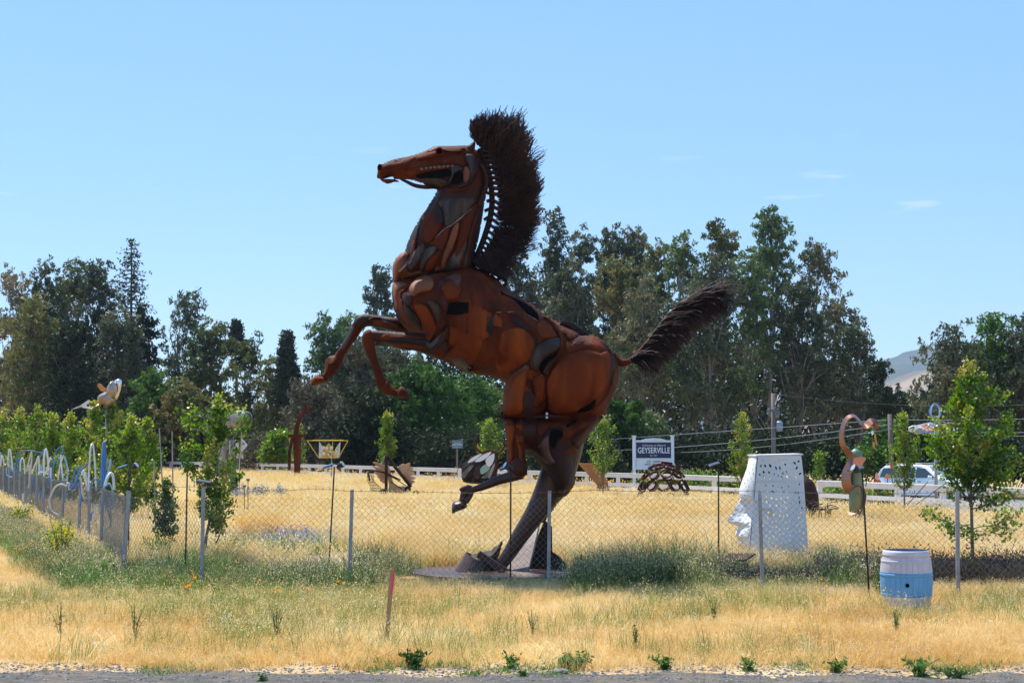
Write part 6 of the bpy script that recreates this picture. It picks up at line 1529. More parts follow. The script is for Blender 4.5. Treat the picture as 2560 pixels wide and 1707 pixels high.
# ---------------------------------------------------------------- lamps on poles
def pole_lamp(xt, yt_, xb, yb, label, panel=(-28, -6), lamp=(14, -10), Y=None, zscale=1.0, flip=1):
    g = gat(xb, yb); Y = Y or g.y; g = gp(xb, Y); t_ = at(xt, yt_, Y); s_ = Y/FP
    root = thing('spotlight_pole', label, 'garden light', g, 'solar spotlights on thin black poles')
    MB().tube([tuple(g), tuple(t_)], .014, 8).build('pole', 'black_pole', root, True)
    mb = MB(); 
    for i in range(7):
        p = g.lerp(t_, .1+.13*i); mb.lathe(tuple(p), [(.0165, 0), (.0165, .012)], 8)
    mb.build('collar', 'black_plastic', root)
    if panel:
        c = t_ + Vector((panel[0]*s_*.55, -.03, -panel[1]*s_*.2)); sl = -panel[1]/abs(panel[0]) if panel[0] else 0
        mb = MB(); mb.box(tuple(c), (.20, .14, .018), rot=(radians(14), radians(-18*(-1 if panel[0] > 0 else 1)), 0)); o = mb.build('solar_panel', 'black_plastic', root, bevel=.003)
        mb = MB(); mb.box((c.x, c.y, c.z+.014), (.17, .11, .006), rot=(radians(14), radians(-18*(-1 if panel[0] > 0 else 1)), 0)); mb.build('solar_cell', 'solar_cell', o)
    if lamp:
        c = t_ + Vector((lamp[0]*s_, -.02, -lamp[1]*s_*.2)); d = Vector((.75*(1 if lamp[0] > 0 else -1), -.25, .45)).normalized(); q = [(c - d*.07, .02), (c-d*.03, .045), (c+d*.03, .055), (c+d*.07, .062)]
        MB().tube([tuple(p) for p, _ in q], [r for _, r in q], 12).build('lamp_head', 'black_plastic', root, True)
        MB().tube([tuple(c+d*.071), tuple(c+d*.075)], .054, 12).build('lens', 'lamp_glass', root)
    return root
pole_lamp(836, 1166, 821, 1440, 'black spotlight pole in the meadow left of the horse, lamp facing right')
pole_lamp(322, 1168, 322, 1400, 'black lamp on a pole behind the corner post of the hose fence', Y=31)
pole_lamp(468, 1180, 463, 1462, 'bare black pole between the first and second wire fence posts', panel=None, lamp=None)
pole_lamp(1277, 1166, 1276, 1476, 'black pole lamp in front of the lifted hind leg of the horse', panel=(-26, 14), lamp=(-6, 4))
pole_lamp(1796, 1162, 1797, 1440, 'thin black pole with a tilted solar panel left of the white head', panel=(-20, -8), lamp=None)
pole_lamp(2155, 1172, 2174, 1505, 'leaning black pole lamp in front of the copper ribbon sculpture', panel=(-26, 4), lamp=(-14, 8))
# solar panel on the second fence post
c = at(510, 1203, PW[1][1].y); r_ = thing('solar_panel_lamp', 'flat black solar panel fixed on top of the second wire fence post', 'garden light', c)
MB().box(tuple(c), (.22, .15, .02), rot=(radians(10), radians(8), 0)).build('panel', 'black_plastic', r_, bevel=.003); MB().box((c.x+.02, c.y, c.z-.05), (.03, .03, .08)).build('bracket', 'black_plastic', r_)
def ground_light(x, y, label, rz=0.0, up=.35, lens=False):
    b0 = gat(x, y+40); r_ = thing('ground_spotlight', label, 'garden light', b0, 'small spotlights low in the weeds'); t_ = at(x, y, b0.y)
    MB().tube([tuple(b0), tuple(t_)], .012, 6).build('spike', 'black_pole', r_)
    d = Vector((cos(rz), -.3, .35)).normalized(); MB().tube([tuple(t_-d*.07), tuple(t_), tuple(t_+d*.08)], [.025, .05, .058], 12).build('lamp_head', 'black_plastic', r_, True)
    MB().tube([tuple(t_+d*.081), tuple(t_+d*.084)], .05, 12).build('lens', 'lamp_glass' if lens else 'solar_cell', r_)
    MB().box((t_.x-.13*cos(rz)*-1, t_.y, t_.z-.02), (.19, .12, .015), rot=(radians(12), radians(14), 0)).build('solar_panel', 'black_plastic', r_)
ground_light(1503, 1424, 'small black spotlight in the weeds right of the plinth', pi)
ground_light(1884, 1433, 'small black spotlight left of the fifth wire fence post', pi)
ground_light(1925, 1430, 'small black spotlight just right of the fifth wire fence post', 0)
ground_light(1588, 1376, 'small dark light fixture in the weeds between plinth and white head', 0)
ground_light(1864, 1411, 'round pale-faced spotlight beside the slanted plaque', pi, lens=True)
ground_light(290, 1416, 'small black light lying behind the corner of the hose fence', pi)
ground_light(558, 1262, 'tiny grey light on a stick in the meadow right of the barrel figure legs', 0)
ground_light(2160, 1402, 'small black lamp hook hanging by the leaning pole', 0)
for (x, y, lb) in ((611, 1216, 'tiny grey lamp on a short stick below the barrel figure'), (620, 1200, 'tiny pale lamp on a tall stick right of the barrel figure')):
    b0 = gp(x, 44); r_ = thing('stick_lamp', lb, 'garden light', b0); t_ = at(x, y, 44)
    MB().tube([tuple(b0), tuple(t_)], .01, 6).build('stick', 'black_pole', r_); MB().lathe(tuple(t_), [(.03, -.03), (.05, 0), (.055, .04), (.02, .05)], 10).build('lamp_head', 'stone', r_, True)

# ---------------------------------------------------------------- stake, barrel, plaque
g = gat(965, 1612); r_ = thing('survey_stake', 'rough wooden survey stake leaning in the dry grass with a pink ribbon', 'stake', g)
t_ = at(980, 1422, g.y+.05); MB().beam(g-Vector((0, 0, .05)), t_, .052, .02).build('stake_post', 'stake_wood', r_, bevel=.003)
q0 = at(984, 1432, g.y-.02); q1 = at(981, 1466, g.y-.02); q2 = at(978, 1484, g.y-.02)
MB().tube([tuple(q0), tuple(q1), tuple(q2)], [.016, .014, .008], 6, True, .25).build('ribbon', 'ribbon_pink', r_)
g = gp(2267, 23.15); H_ = .845; r_ = thing('painted_barrel', 'wine barrel painted pale lilac with a wide sky blue band and a black bung hole', 'barrel', g)
def br(z): u = (z/H_-.5)*2; return .380*(1-.155*u*u) - .0
def band(z0, z1, dr=0.0, n_=8): return [(br(z0+(z1-z0)*i/n_)+dr, z0+(z1-z0)*i/n_) for i in range(n_+1)]
zA, zB = .175, .525
NS = 28
for k in range(NS):                              # staves, three colour fields each
    a0, a1 = 2*pi*k/NS+.004, 2*pi*(k+1)/NS-.004; 
    for (z0, z1, m) in ((0, zA, 'barrel_lilac'), (zA, zB, 'barrel_blue'), (zB, H_, 'barrel_lilac')):
        mb = MB(); V = []
        for i in range(6):
            z = z0+(z1-z0)*i/5
            for a in (a0, (a0+a1)/2, a1): V.append((g.x+br(z)*cos(a)*(1.001 if a != a0 else 1), g.y+br(z)*sin(a), z+.01))
            for a in (a1, a0): V.append((g.x+(br(z)-.02)*cos(a), g.y+(br(z)-.02)*sin(a), z+.01))
        mb.add(V, [(5*i+j, 5*i+(j+1) % 5, 5*i+5+(j+1) % 5, 5*i+5+j) for i in range(5) for j in range(5)]); mb.build('stave', m, r_)
for (z0, z1, m) in ((.04, .08, 'barrel_lilac'), (.19, .22, 'barrel_blue'), (.47, .505, 'barrel_blue'), (.67, .70, 'barrel_lilac'), (.755, .84, 'barrel_lilac')):
    MB().lathe((g.x, g.y, .01), [(br(z0)+.001, z0)] + band(z0, z1, .005, 3) + [(br(z1)+.001, z1)], 40, cap=False).build('hoop', m, r_, True)
MB().lathe((g.x, g.y, .01), [(.001, H_-.03), (br(H_)-.02, H_-.03)], 32).build('head', 'barrel_lilac', r_)
c = Vector((g.x-.08, g.y-br(.36)-.000, .365)); MB().lathe(tuple(c), [(.030, .0), (.028, .012)], 16, 'y').build('bung_hole', 'black_hole', r_)
g = gp(1838, 27.6); r_ = thing('info_plaque', 'low slanted rusty steel plaque on a square post before the white head', 'plaque', g)
MB().box((g.x, g.y, .2), (.10, .10, .4)).build('post', 'rust_deep', r_)
MB().add([tuple(at(x, y, 27.6+d)) for x, y, d in ((1798, 1400, -.25), (1862, 1398, -.25), (1890, 1382, .2), (1822, 1382, .2))] + [tuple(at(x, y+5, 27.6+d)) for x, y, d in ((1798, 1400, -.25), (1862, 1398, -.25), (1890, 1382, .2), (1822, 1382, .2))], [(0, 1, 2, 3), (7, 6, 5, 4), (0, 4, 5, 1), (1, 5, 6, 2), (2, 6, 7, 3), (3, 7, 4, 0)]).build('panel', 'rust_deep', r_)
for (x, y, s_, lb) in ((1400, 1682, .10, 'flat grey stone at the asphalt edge left of the green weeds'), (1650, 1655, .05, 'small pale stone in the dry grass'), (2235, 1680, .045, 'small dark rock on the road edge')):
    g = gat(x, y); bm = bmesh.new(); bmesh.ops.create_icosphere(bm, subdivisions=2, radius=s_)
    for v in bm.verts: v.co *= random.uniform(.85, 1.1); v.co.z *= .35
    me = bpy.data.meshes.new('rock'); bm.to_mesh(me); bm.free(); me.materials.append(MATS['stone']); me.shade_smooth(); o = bpy.data.objects.new('rock', me); COL.objects.link(o); o.location = (g.x, g.y, s_*.2); tag(o, lb, 'rock')

# ---------------------------------------------------------------- white perforated head
YW = 30.0
r_ = thing('head_sculpture', 'large white flat-topped head in profile made of perforated steel sheet, nose to the left', 'sculpture', gp(1950, YW))
def slit(x, y, a, l_, w_): 
    c_, s_ = cos(a), sin(a); return [(x+c_*l_*u-s_*w_*v, y+s_*l_*u+c_*w_*v) for u, v in ((-1, 0), (-.3, .9), (.4, .8), (1, 0), (.3, -1), (-.5, -.7))]
side = [(1893, 1141), (2003, 1138), (2008, 1180), (2013, 1250), (2018, 1330), (2022, 1400), (2022, 1440), (1868, 1440), (1872, 1390), (1874, 1340), (1880, 1310), (1905, 1285), (1900, 1262), (1884, 1245), (1886, 1200), (1888, 1165)]
holes, pts_ = [], []
t_ = 0
while len(pts_) < 165 and t_ < 6000:
    t_ += 1; x, y = random.uniform(1888, 2014), random.uniform(1146, 1420)
    w = 1 if y < 1215 else .6
    if random.random() > w or sdist(np.array([[x, y]]), side)[0][0] < 8 or any(abs(x-a) < 8.5 and abs(y-b) < 11 for a, b in pts_): continue
    if abs(y-1202) < 7: continue
    pts_.append((x, y)); sc_ = 1 if y < 1215 else (.75 if y < 1300 else .55)
    holes.append(slit(x, y, radians(random.gauss(68, 14)) if x < 1990 else radians(random.gauss(115, 12)), random.uniform(3.2, 6.2)*sc_, random.uniform(1.8, 3.0)*sc_))
YN, YF_ = YW-.45, YW+.55
flat = lambda Yk: (lambda u, v, w_: tuple(at(u, v, Yk)+Vector((0, .012*(1 if w_ else 0), 0))))
cdt_panel(side, holes, lambda u, v, w_: tuple(at(u, v, YN) + Vector((0, w_, 0))), .012, 'side_panel', 'white_sculpt', r_)
# far side: same holes mirrored back
holes2 = [h_ for h_ in holes[::2]]
def far(u, v, w_):
    p = at(u, v, YN); return (p.x, YF_ + w_, p.z)
ctr_ = np.array(side).mean(0); inner = [tuple(ctr_ + (np.array(p)-ctr_)*.86) for p in side]
cdt_panel(side, [inner], far, .012, 'far_frame', 'white_sculpt', r_)
# face: profile line pulled forward between the two side edges
prof_ctr = [(1141, 1893), (1160, 1884), (1185, 1874), (1205, 1866), (1222, 1860), (1236, 1858), (1248, 1860), (1262, 1852), (1280, 1841), (1298, 1830), (1305, 1826), (1311, 1830), (1314, 1845), (1320, 1857), (1332, 1851), (1342, 1848), (1352, 1856), (1362, 1855), (1370, 1862), (1380, 1868), (1400, 1868), (1440, 1868)]
prof_edge = [(1141, 1893), (1200, 1887), (1245, 1884), (1262, 1898), (1285, 1904), (1310, 1880), (1340, 1874), (1390, 1872), (1440, 1868)]
pcA, peA = np.array(prof_ctr, float), np.array(prof_edge, float)
def face(u, v, w_):                  # u across -1..1 (scaled by 60), v = picture row
    t = u/60.0; xc = np.interp(v, pcA[:, 0], pcA[:, 1]); xe = np.interp(v, peA[:, 0], peA[:, 1])
    pw = 1.3 if 1245 < v < 1320 else 2.2
    x = xe + (xc-xe)*max(0, 1-abs(t)**(1/pw if 1250 < v < 1318 else pw)); Yk = (YN+YF_)/2 + t*(YF_-YN)/2
    zz_ = at(x, v, YN).z; return (at(x, v, YN).x + w_, Yk, zz_)
fh, fp, t_ = [], [], 0
while len(fp) < 130 and t_ < 5000:
    t_ += 1; x, y = random.uniform(-54, 54), random.uniform(1148, 1395)
    if any(abs(x-a) < 10 and abs(y-b) < 10 for a, b in fp): continue
    fp.append((x, y)); fh.append(slit(x, y, radians(random.gauss(90 if y < 1240 else 30, 20)), random.uniform(3, 6), random.uniform(1.3, 2.4)))
ex_ = [(x, y) for x in np.linspace(-56, 56, 15) for y in np.arange(1145, 1436, 7.0)]
ex_ = [p for p in ex_ if all(sdist(np.array([p]), h_)[0][0] < -.8 for h_ in fh if abs(h_[0][0]-p[0]) < 12 and abs(h_[0][1]-p[1]) < 12)]
cdt_panel([(-60, 1141), (60, 1141), (60, 1436), (-60, 1436)], fh, face, .012, 'face_panel', 'white_sculpt', r_, extra=ex_)
a, b, c, d = at(1893, 1140, YN), at(2004, 1137, YN), None, None
MB().add([(a.x-.03, YN-.01, a.z), (b.x+.03, YN-.01, b.z), (b.x+.03, YF_+.01, b.z), (a.x-.03, YF_+.01, a.z)] + [(a.x-.03, YN-.01, a.z+.025), (b.x+.03, YN-.01, b.z+.025), (b.x+.03, YF_+.01, b.z+.025), (a.x-.03, YF_+.01, a.z+.025)], [(3, 2, 1, 0), (4, 5, 6, 7), (0, 1, 5, 4), (1, 2, 6, 5), (2, 3, 7, 6), (3, 0, 4, 7)]).build('top_rim', 'white_paint', r_)
c0 = at(1880, 1202, YN); c1 = at(2008, 1202, YN); MB().beam((c0.x, YN-.012, c0.z), (c1.x, YN-.012, c1.z), .012, .014).build('weld_seam', 'white_paint', r_)
MB().tube([tuple(at(x, y, YN-.02)) for x, y in ((1900, 1274), (1912, 1268), (1926, 1268), (1935, 1274), (1925, 1284))], .03, 6).build('cheek_ridge', 'white_sculpt', r_, True)
c = at(2022, 1232, 44); r_ = thing('dark_dome', 'dark rounded boulder-like sculpture peeping out behind the back of the white head', 'sculpture', (c.x, 44, 0))
MB().lathe((c.x-.15, 44, 0), [(.05, 1.55), (.3, 1.35), (.42, 1.0), (.44, .6), (.4, 0)], 18).build('body', 'steel_dark', r_, True)
mb = MB()
for i in range(14):
    q = at(2020+random.uniform(0, 60), 1262+random.uniform(-6, 14), 41); mb.tube([(q.x, 41, 0), (q.x+random.gauss(0, .08), 41, q.z), (q.x+.2, 41, q.z+.04)], .012, 4)
o = mb.build('bent_rods', 'black_pole'); tag(o, 'tangle of thin black bent rods in the grass right of the white head', 'sculpture')

# ---------------------------------------------------------------- copper ribbon sculpture
YR = 42.0
r_ = thing('ribbon_sculpture', 'curling copper brown ribbon of steel shaped like a heart half with an orange leaf', 'sculpture', gp(2145, YR))
zr = lambda p: Zm(2040, 1000, 5.225, p)
rb = crom(zr([(750, 360, 0), (795, 330, 0), (770, 285, 0), (720, 280, 0), (650, 340, 0), (600, 325, 0), (560, 270, 0), (510, 215, 0), (450, 212, 0), (390, 260, 0), (350, 350, 0), (335, 480, 0), (355, 590, 0), (410, 670, 0), (460, 730, 0), (465, 800, 0), (430, 880, 0), (400, 960, 0), (395, 1060, 0), (420, 1140, 0), (470, 1180, 0), (540, 1160, 0), (590, 1200, 0), (600, 1290, 0), (570, 1400, 0), (500, 1450, 0), (420, 1500, 0)]), 6)
mb = MB(); V = []; n_ = len(rb)
for i, p in enumerate(rb):
    t_ = i/(n_-1); q = at(p.x, p.y, YR); d = (rb[min(i+1, n_-1)]-rb[max(i-1, 0)]); nr = Vector((-d.y, 0, -d.x)).normalized()
    wdt = .10 + .05*min(1, t_*2.2); tw = .50 + 0.30*sin(t_*9+1.2)
    ax = Vector((0, 1, 0))*cos(tw) + Vector((nr.x, 0, nr.z))*sin(tw); fx = ax.cross(Vector((d.x, 0, -d.y)).normalized())*.012
    for s1, s2 in ((-1, -1), (1, -1), (1, 1), (-1, 1)): V.append(tuple(q + ax*(wdt*s1) + fx*s2))
mb.add(V, [(4*i+j, 4*i+(j+1) % 4, 4*i+4+(j+1) % 4, 4*i+4+j) for i in range(n_-1) for j in range(4)]); mb.build('ribbon', 'ribbon_copper', r_)
c = gp(2142, YR+.1); MB().lathe((c.x, YR+.1, 0), [(.18, .2), (.195, .8), (.195, 1.7), (.17, 2.2), (.02, 2.3)], 20).build('core', 'patina', r_, True)
lf = zr([(485, 830), (500, 760), (560, 745), (600, 740), (655, 755), (620, 820), (560, 870), (510, 865)]); MB().prism([tuple(at(x, y, YR-.3)) for x, y in [q[:2] for q in crom([(a_[0], a_[1], 0) for a_ in lf], 3, True)]], (0, .02, 0)).build('leaf', 'petal_orange', r_)
for pp_, m in ((zr([(765, 430), (780, 440), (800, 580), (790, 585), (765, 500)]), 'orange_plate'), (zr([(740, 540), (765, 560), (768, 650), (745, 600)]), 'petal_orange'), (zr([(718, 420), (745, 395), (755, 440), (735, 460)]), 'chrome')):
    MB().prism([tuple(at(x, y, YR)) for x, y in pp_], (0, .02, 0)).build('pendant', m, r_)
MB().tube([tuple(at(x, y, YR)) for x, y in [q[:2] for q in crom([(a_[0], a_[1], 0) for a_ in zr([(765, 640), (768, 680), (720, 740), (700, 860), (670, 1000), (650, 1130)])], 4)]], .014, 5).build('hanging_rod', 'rust', r_)
MB().box(tuple(at(2137, 1176, YR-.25)), (.42, .12, .02)).build('shelf', 'steel_dark', r_)

# ---------------------------------------------------------------- flower contraption on a pole
YFc = 50.0
r_ = thing('windmill_flower', 'tangle of coloured metal petals and a wire loop on a tall pole before the van', 'sculpture', gp(2341, YFc))
c = at(2338, 1078, YFc); MB().tube([tuple(gp(2342, YFc)), tuple(c)], .05, 10).build('pole', 'galvanised', r_, True)
MB().tube([tuple(at(2343, 1150, YFc-.06)), tuple(at(2341, 1085, YFc-.06))], .03, 6).build('blue_wrap', 'hose_blue', r_)
for (x1, y1, x2, y2, rr, m) in ((2272, 1072, 2322, 1076, .13, 'white_sculpt'), (2288, 1078, 2320, 1075, .10, 'galvanised'), (2318, 1064, 2350, 1074, .10, 'chrome'), (2350, 1080, 2400, 1070, .09, 'white_sculpt'), (2342, 1085, 2360, 1092, .08, 'white_sculpt'), (2322, 1088, 2334, 1083, .05, 'white_sculpt'), (2355, 1078, 2372, 1090, .06, 'galvanised')):
    a, b = at(x1, y1, YFc-.1), at(x2, y2, YFc); q = [a.lerp(b, i/5) for i in range(6)]; MB().tube([tuple(p) for p in q], [rr*v for v in (.5, .95, 1, .8, .5, .2)], 8, True, .35).build('petal', m, r_, True)
for i in range(26):
    a_ = random.uniform(-.5, 3.6); l_ = random.uniform(25, 72); x1, y1 = 2338+random.gauss(0, 10), 1074+random.gauss(0, 5); x2, y2 = x1+l_*cos(a_), y1+abs(l_*sin(a_))*.35-6
    m = random.choice(['orange_plate', 'hose_blue', 'petal_orange', 'chrome', 'tan_wing', 'hose_blue']); Yk = YFc+random.uniform(-.3, .3)
    mb = MB(); mb.tube([tuple(at(*q, Yk)) for q in ((x1, y1), ((x1+x2)/2, min(y1, y2)-random.uniform(2, 9)), (x2, y2))], .022, 5, True, .5); mb.build('strip', m, r_)
for k in range(3):
    sx = (20, 14, 17)[k]; q = [(2338+sx*(1 if True else 1)*sin(t)*(.75 if cos(t) > 0 else .75*max(.02, 1+cos(t)*.96)), 1034-26*cos(t)+k*1.2) for t in np.linspace(-pi, pi, 26)]
    MB().tube([tuple(at(x, y, YFc+.04*k)) for x, y in q], .014, 5).build('wire_loop', 'hose_sky' if k else 'hose_blue', r_)

# ---------------------------------------------------------------- van
vx = gp(2325, 66); th_ = radians(-52)
van = thing('parked_van', 'white minivan with roof rails driving behind the white fence at the right', 'van', (vx.x, 66, 0))
VM = Matrix.Rotation(th_, 3, 'Z')
def vw(x, y, z): p = VM @ Vector((x, y, 0)); return (van.location.x + p.x, van.location.y + p.y, z)
out = [(-2.45, .45), (-2.47, .80), (-2.38, 1.05), (-2.18, 1.45), (-1.95, 1.63), (-1.2, 1.70), (0.0, 1.69), (.45, 1.62), (1.2, 1.16), (1.3, 1.08), (2.1, .93), (2.35, .80), (2.45, .62), (2.44, .40), (2.2, .30), (-2.3, .30)]
def halfw(z): return .95 if z < 1.0 else .95-.22*(z-1.0)/.7
V, n_ = [], len(out)
for s_ in (-1, 1):
    for (x, z) in out: V.append(vw(x, s_*halfw(z)*(.97 if abs(x) > 2.3 else 1), z))
mb = MB(); mb.add(V, [tuple(range(n_))[::-1], tuple(range(n_, 2*n_))] + [(i, (i+1) % n_, n_+(i+1) % n_, n_+i) for i in range(n_)]); body = mb.build('body', 'van_paint', van, bevel=.05)
def vpanel(nm, P2, m, side=-1, off=.012):
    V = [vw(x, side*(halfw(z)+off), z) for x, z in P2]; V2 = [vw(x, side*(halfw(z)-.02), z) for x, z in P2]; n2 = len(P2)
    return MB().add(V+V2, [tuple(range(n2)), tuple(range(n2, 2*n2))[::-1]] + [(i, (i+1) % n2, n2+(i+1) % n2, n2+i) for i in range(n2)]).build(nm, m, van)
for s_ in (-1, 1):
    vpanel('side_window', [(-2.12, 1.10), (-2.0, 1.50), (-1.25, 1.56), (-1.2, 1.10)], 'van_glass', s_)
    vpanel('side_window', [(-1.12, 1.10), (-1.15, 1.57), (-.2, 1.57), (-.18, 1.10)], 'van_glass', s_)
    vpanel('side_window', [(-.08, 1.10), (-.1, 1.57), (.35, 1.53), (1.0, 1.12)], 'van_glass', s_)
    for hx in (-.95, .05): vpanel('door_handle', [(hx, .92), (hx, .96), (hx+.16, .96), (hx+.16, .92)], 'galvanised', s_, .03)
    for sx in (-1.17, -.14, .95): vpanel('door_gap', [(sx, .4), (sx, 1.08), (sx+.012, 1.08), (sx+.012, .4)], 'steel_dark', s_, .004)
    vpanel('tail_light', [(-2.46, .85), (-2.40, 1.08), (-2.32, 1.22), (-2.33, .85)], 'lamp_red', s_, .015)
    vpanel('headlight', [(2.12, .70), (2.10, .86), (2.34, .78), (2.40, .66)], 'lamp_glass', s_, .012)
    mb = MB(); mb.tube([vw(-1.9, s_*.72, 1.68), vw(-1.7, s_*.74, 1.74), vw(0.0, s_*.74, 1.74), vw(.25, s_*.72, 1.68)], .02, 6); mb.build('roof_rail', 'galvanised', van)
    mr = MB(); mr.box(vw(.85, s_*1.10, 1.14), (.12, .22, .16), th_); mm = mr.build('mirror', 'van_paint', van, bevel=.03); MB().beam(vw(.85, s_*.93, 1.08), vw(.85, s_*1.02, 1.1), .05, .04).build('mirror_arm', 'rubber', mm)
    for wx in (-1.5, 1.55):
        cw = Vector(vw(wx, s_*.86, .33)); ax = VM @ Vector((0, 1, 0)); wr = bpy.data.objects.new('wheel', None); COL.objects.link(wr); wr.parent = van; wr.location = Vector((cw.x, cw.y, cw.z)) - Vector(van.location)
        MB().tube([tuple(cw-ax*.11), tuple(cw-ax*.10), tuple(cw+ax*.10), tuple(cw+ax*.11)], [.30, .33, .33, .30], 20).build('tyre', 'rubber', wr, True)
        MB().tube([tuple(cw-ax*.118), tuple(cw+ax*.118)], .20, 16).build('rim', 'galvanised', wr)
        arch = [(wx+.40*cos(a), .33+.40*sin(a)) for a in np.linspace(0, pi, 12)]; vpanel('wheel_arch', arch+[(wx-.33, .33), (wx+.33, .33)], 'rubber', s_, .004)
ws = [(.50, 1.60), (1.16, 1.18)]; V = [vw(ws[0][0]+.02, -.66, ws[0][1]), vw(ws[0][0]+.02, .66, ws[0][1]), vw(ws[1][0]+.02, .80, ws[1][1]), vw(ws[1][0]+.02, -.80, ws[1][1])]
MB().add([tuple(Vector(p)+Vector((0, 0, .012))) for p in V]+[tuple(Vector(p)-Vector((0, 0, .03))) for p in V], [(3, 2, 1, 0), (4, 5, 6, 7), (0, 1, 5, 4), (1, 2, 6, 5), (2, 3, 7, 6), (3, 0, 4, 7)]).build('windscreen', 'windscreen', van)
for k in (-.4, .25): MB().beam(vw(1.17, k, 1.2), vw(.85, k+.45, 1.415), .02, .015).build('wiper', 'rubber', van)
MB().box(vw(2.455, 0, .62), (.03, 1.1, .16), th_).build('grille', 'steel_dark', van); MB().box(vw(2.42, 0, .42), (.16, 1.8, .18), th_).build('bumper', 'van_paint', van, bevel=.03)
van.scale = (.92, .92, .92)
# orange and red leaf shapes on stems beside the van
for (x, y, w_, h_, m, lb) in ((2230, 1162, 5, 9, 'petal_red', 'red steel leaf on a stem just left of the van roof'), (2192, 1190, 4, 9, 'petal_orange', 'salmon steel leaf on a stem left of the van'), (2197, 1203, 5, 5, 'petal_red', 'small round red steel leaf low by the rail left of the van'), (2219, 1190, 6, 6, 'orange_plate', 'orange round steel leaf beside the tail of the van')):
    c = at(x, y, 52); s_ = 52/FP; r_ = thing('steel_flower', lb, 'sculpture', (c.x, 52, 0), 'steel leaf flowers beside the van')
    MB().tube([(c.x, 52.02, 0), tuple(c)], .015, 5).build('stem', 'black_pole', r_)
    P_ = [(c.x+w_*s_*sin(a)*(1-.25*cos(a)), 52, c.z+h_*s_*cos(a)) for a in np.linspace(0, 2*pi, 15)[:-1]]; MB().prism(P_, (0, -.03, 0)).build('leaf', m, r_)

# ---------------------------------------------------------------- signs
def text_obj(txt, c, size, m, parent, name='lettering', align='CENTER', sx=1.0, shear=0.0, depth=.004, bold=0.0):
    cu = bpy.data.curves.new('txt', 'FONT'); cu.body = txt; cu.size = size; cu.align_x = align; cu.align_y = 'CENTER'; cu.extrude = depth; cu.shear = shear; cu.offset = bold; cu.resolution_u = 3
    o = bpy.data.objects.new(name, cu); COL.objects.link(o); bpy.context.view_layer.update()
    dg = bpy.context.evaluated_depsgraph_get(); me = bpy.data.meshes.new_from_object(o.evaluated_get(dg)); bpy.data.objects.remove(o)
    me.name = name; me.transform(Matrix.Diagonal((sx, 1, 1, 1))); me.transform(Matrix.Rotation(radians(90), 4, 'X')); me.materials.clear(); me.materials.append(MATS[m])
    q = bpy.data.objects.new(name, me); COL.objects.link(q); q.parent = parent; q.location = Vector(c) - gloc(parent); return q
def serif_text(txt, c, size, width, m, parent):
    """heavier roman capitals: plain glyphs plus slab serifs"""
    q = text_obj(txt, c, size, m, parent, sx=1.0, bold=.006)
    w0 = q.dimensions.x if q.dimensions.x > 0 else 1
    xs2 = [v.co.x for v in q.data.vertices]; w0 = max(xs2)-min(xs2); q.data.transform(Matrix.Diagonal((width/w0, 1, 1, 1)))
    return q
YS = 78.0; s_ = YS/FP
sg = thing('town_sign', 'white framed welcome sign with a navy panel reading GEYSERVILLE behind the white fence', 'sign', gp(1634, YS))
for x in (1586, 1682):
    p = gp(x, YS); zt = at(x, 1091, YS).z; MB().box((p.x, YS, zt/2), (.15, .15, zt)).build('post', 'sign_white', sg)
    MB().box((p.x, YS, zt+.03), (.21, .21, .05)).build('post_cap', 'sign_white', sg)
def R4(x0, y0, x1, y1, Yk, d_, m, nm, par=sg): 
    a, b = at(x0, y0, Yk), at(x1, y1, Yk); return MB().box(((a.x+b.x)/2, Yk, (a.z+b.z)/2), (abs(b.x-a.x), d_, abs(a.z-b.z))).build(nm, m, par)
R4(1590, 1101, 1678, 1173, YS, .06, 'sign_white', 'board')
ar = [(1590, 1101), (1602, 1100), (1615, 1096), (1634, 1094.5), (1653, 1096), (1666, 1100), (1678, 1101)]; MB().prism([tuple(at(x, y, YS)) for x, y in ar], (0, -.03, 0)).build('arched_top', 'sign_white', sg)
R4(1590.5, 1105.5, 1677.5, 1144.5, YS-.035, .02, 'navy', 'panel')
R4(1590, 1100, 1678, 1103, YS-.05, .04, 'sign_white', 'moulding'); R4(1590, 1146, 1678, 1148, YS-.045, .03, 'sign_white', 'moulding'); R4(1590, 1170, 1678, 1173.5, YS-.045, .03, 'sign_white', 'moulding')
Yt = YS-.052
serif_text('GEYSERVILLE', tuple(at(1634.5, 1126, Yt)), .40, 80*s_, 'sign_white', sg)
text_obj('Welcome to Historic', tuple(at(1634.5, 1113, Yt)), .135, 'sign_white', sg, shear=.35)
text_obj('Est. 1851', tuple(at(1634.5, 1138.5, Yt)), .10, 'sign_white', sg)
text_obj('EAT   DRINK', tuple(at(1634.5, 1153.5, Yt)), .12, 'letter_dark', sg)
text_obj('SHOP   PLAY   STAY', tuple(at(1638, 1160.5, Yt)), .12, 'letter_dark', sg)
Yk = 91; tb = thing('park_sign', 'small teal board sign with white lettering on a post before the dark wood', 'sign', gp(1143, Yk))
p = gp(1142.5, Yk); MB().box((p.x, Yk+.06, 1.1), (.1, .1, 2.2)).build('post', 'pole_wood', tb); R4(1129, 1099, 1157.5, 1121, Yk, .05, 'teal_board', 'board', tb)
for (x0, y0, x1, y1) in ((1129, 1099, 1157.5, 1100), (1129, 1120, 1157.5, 1121), (1129, 1099, 1130, 1121), (1156.5, 1099, 1157.5, 1121)): R4(x0, y0, x1, y1, Yk-.03, .02, 'slate', 'rim', tb)
text_obj('Welcome to Historic', tuple(at(1143.3, 1103.2, Yk-.05)), .075, 'sign_white', tb); text_obj('Alexander', tuple(at(1143.3, 1107, Yk-.05)), .09, 'sign_white', tb, shear=.3)
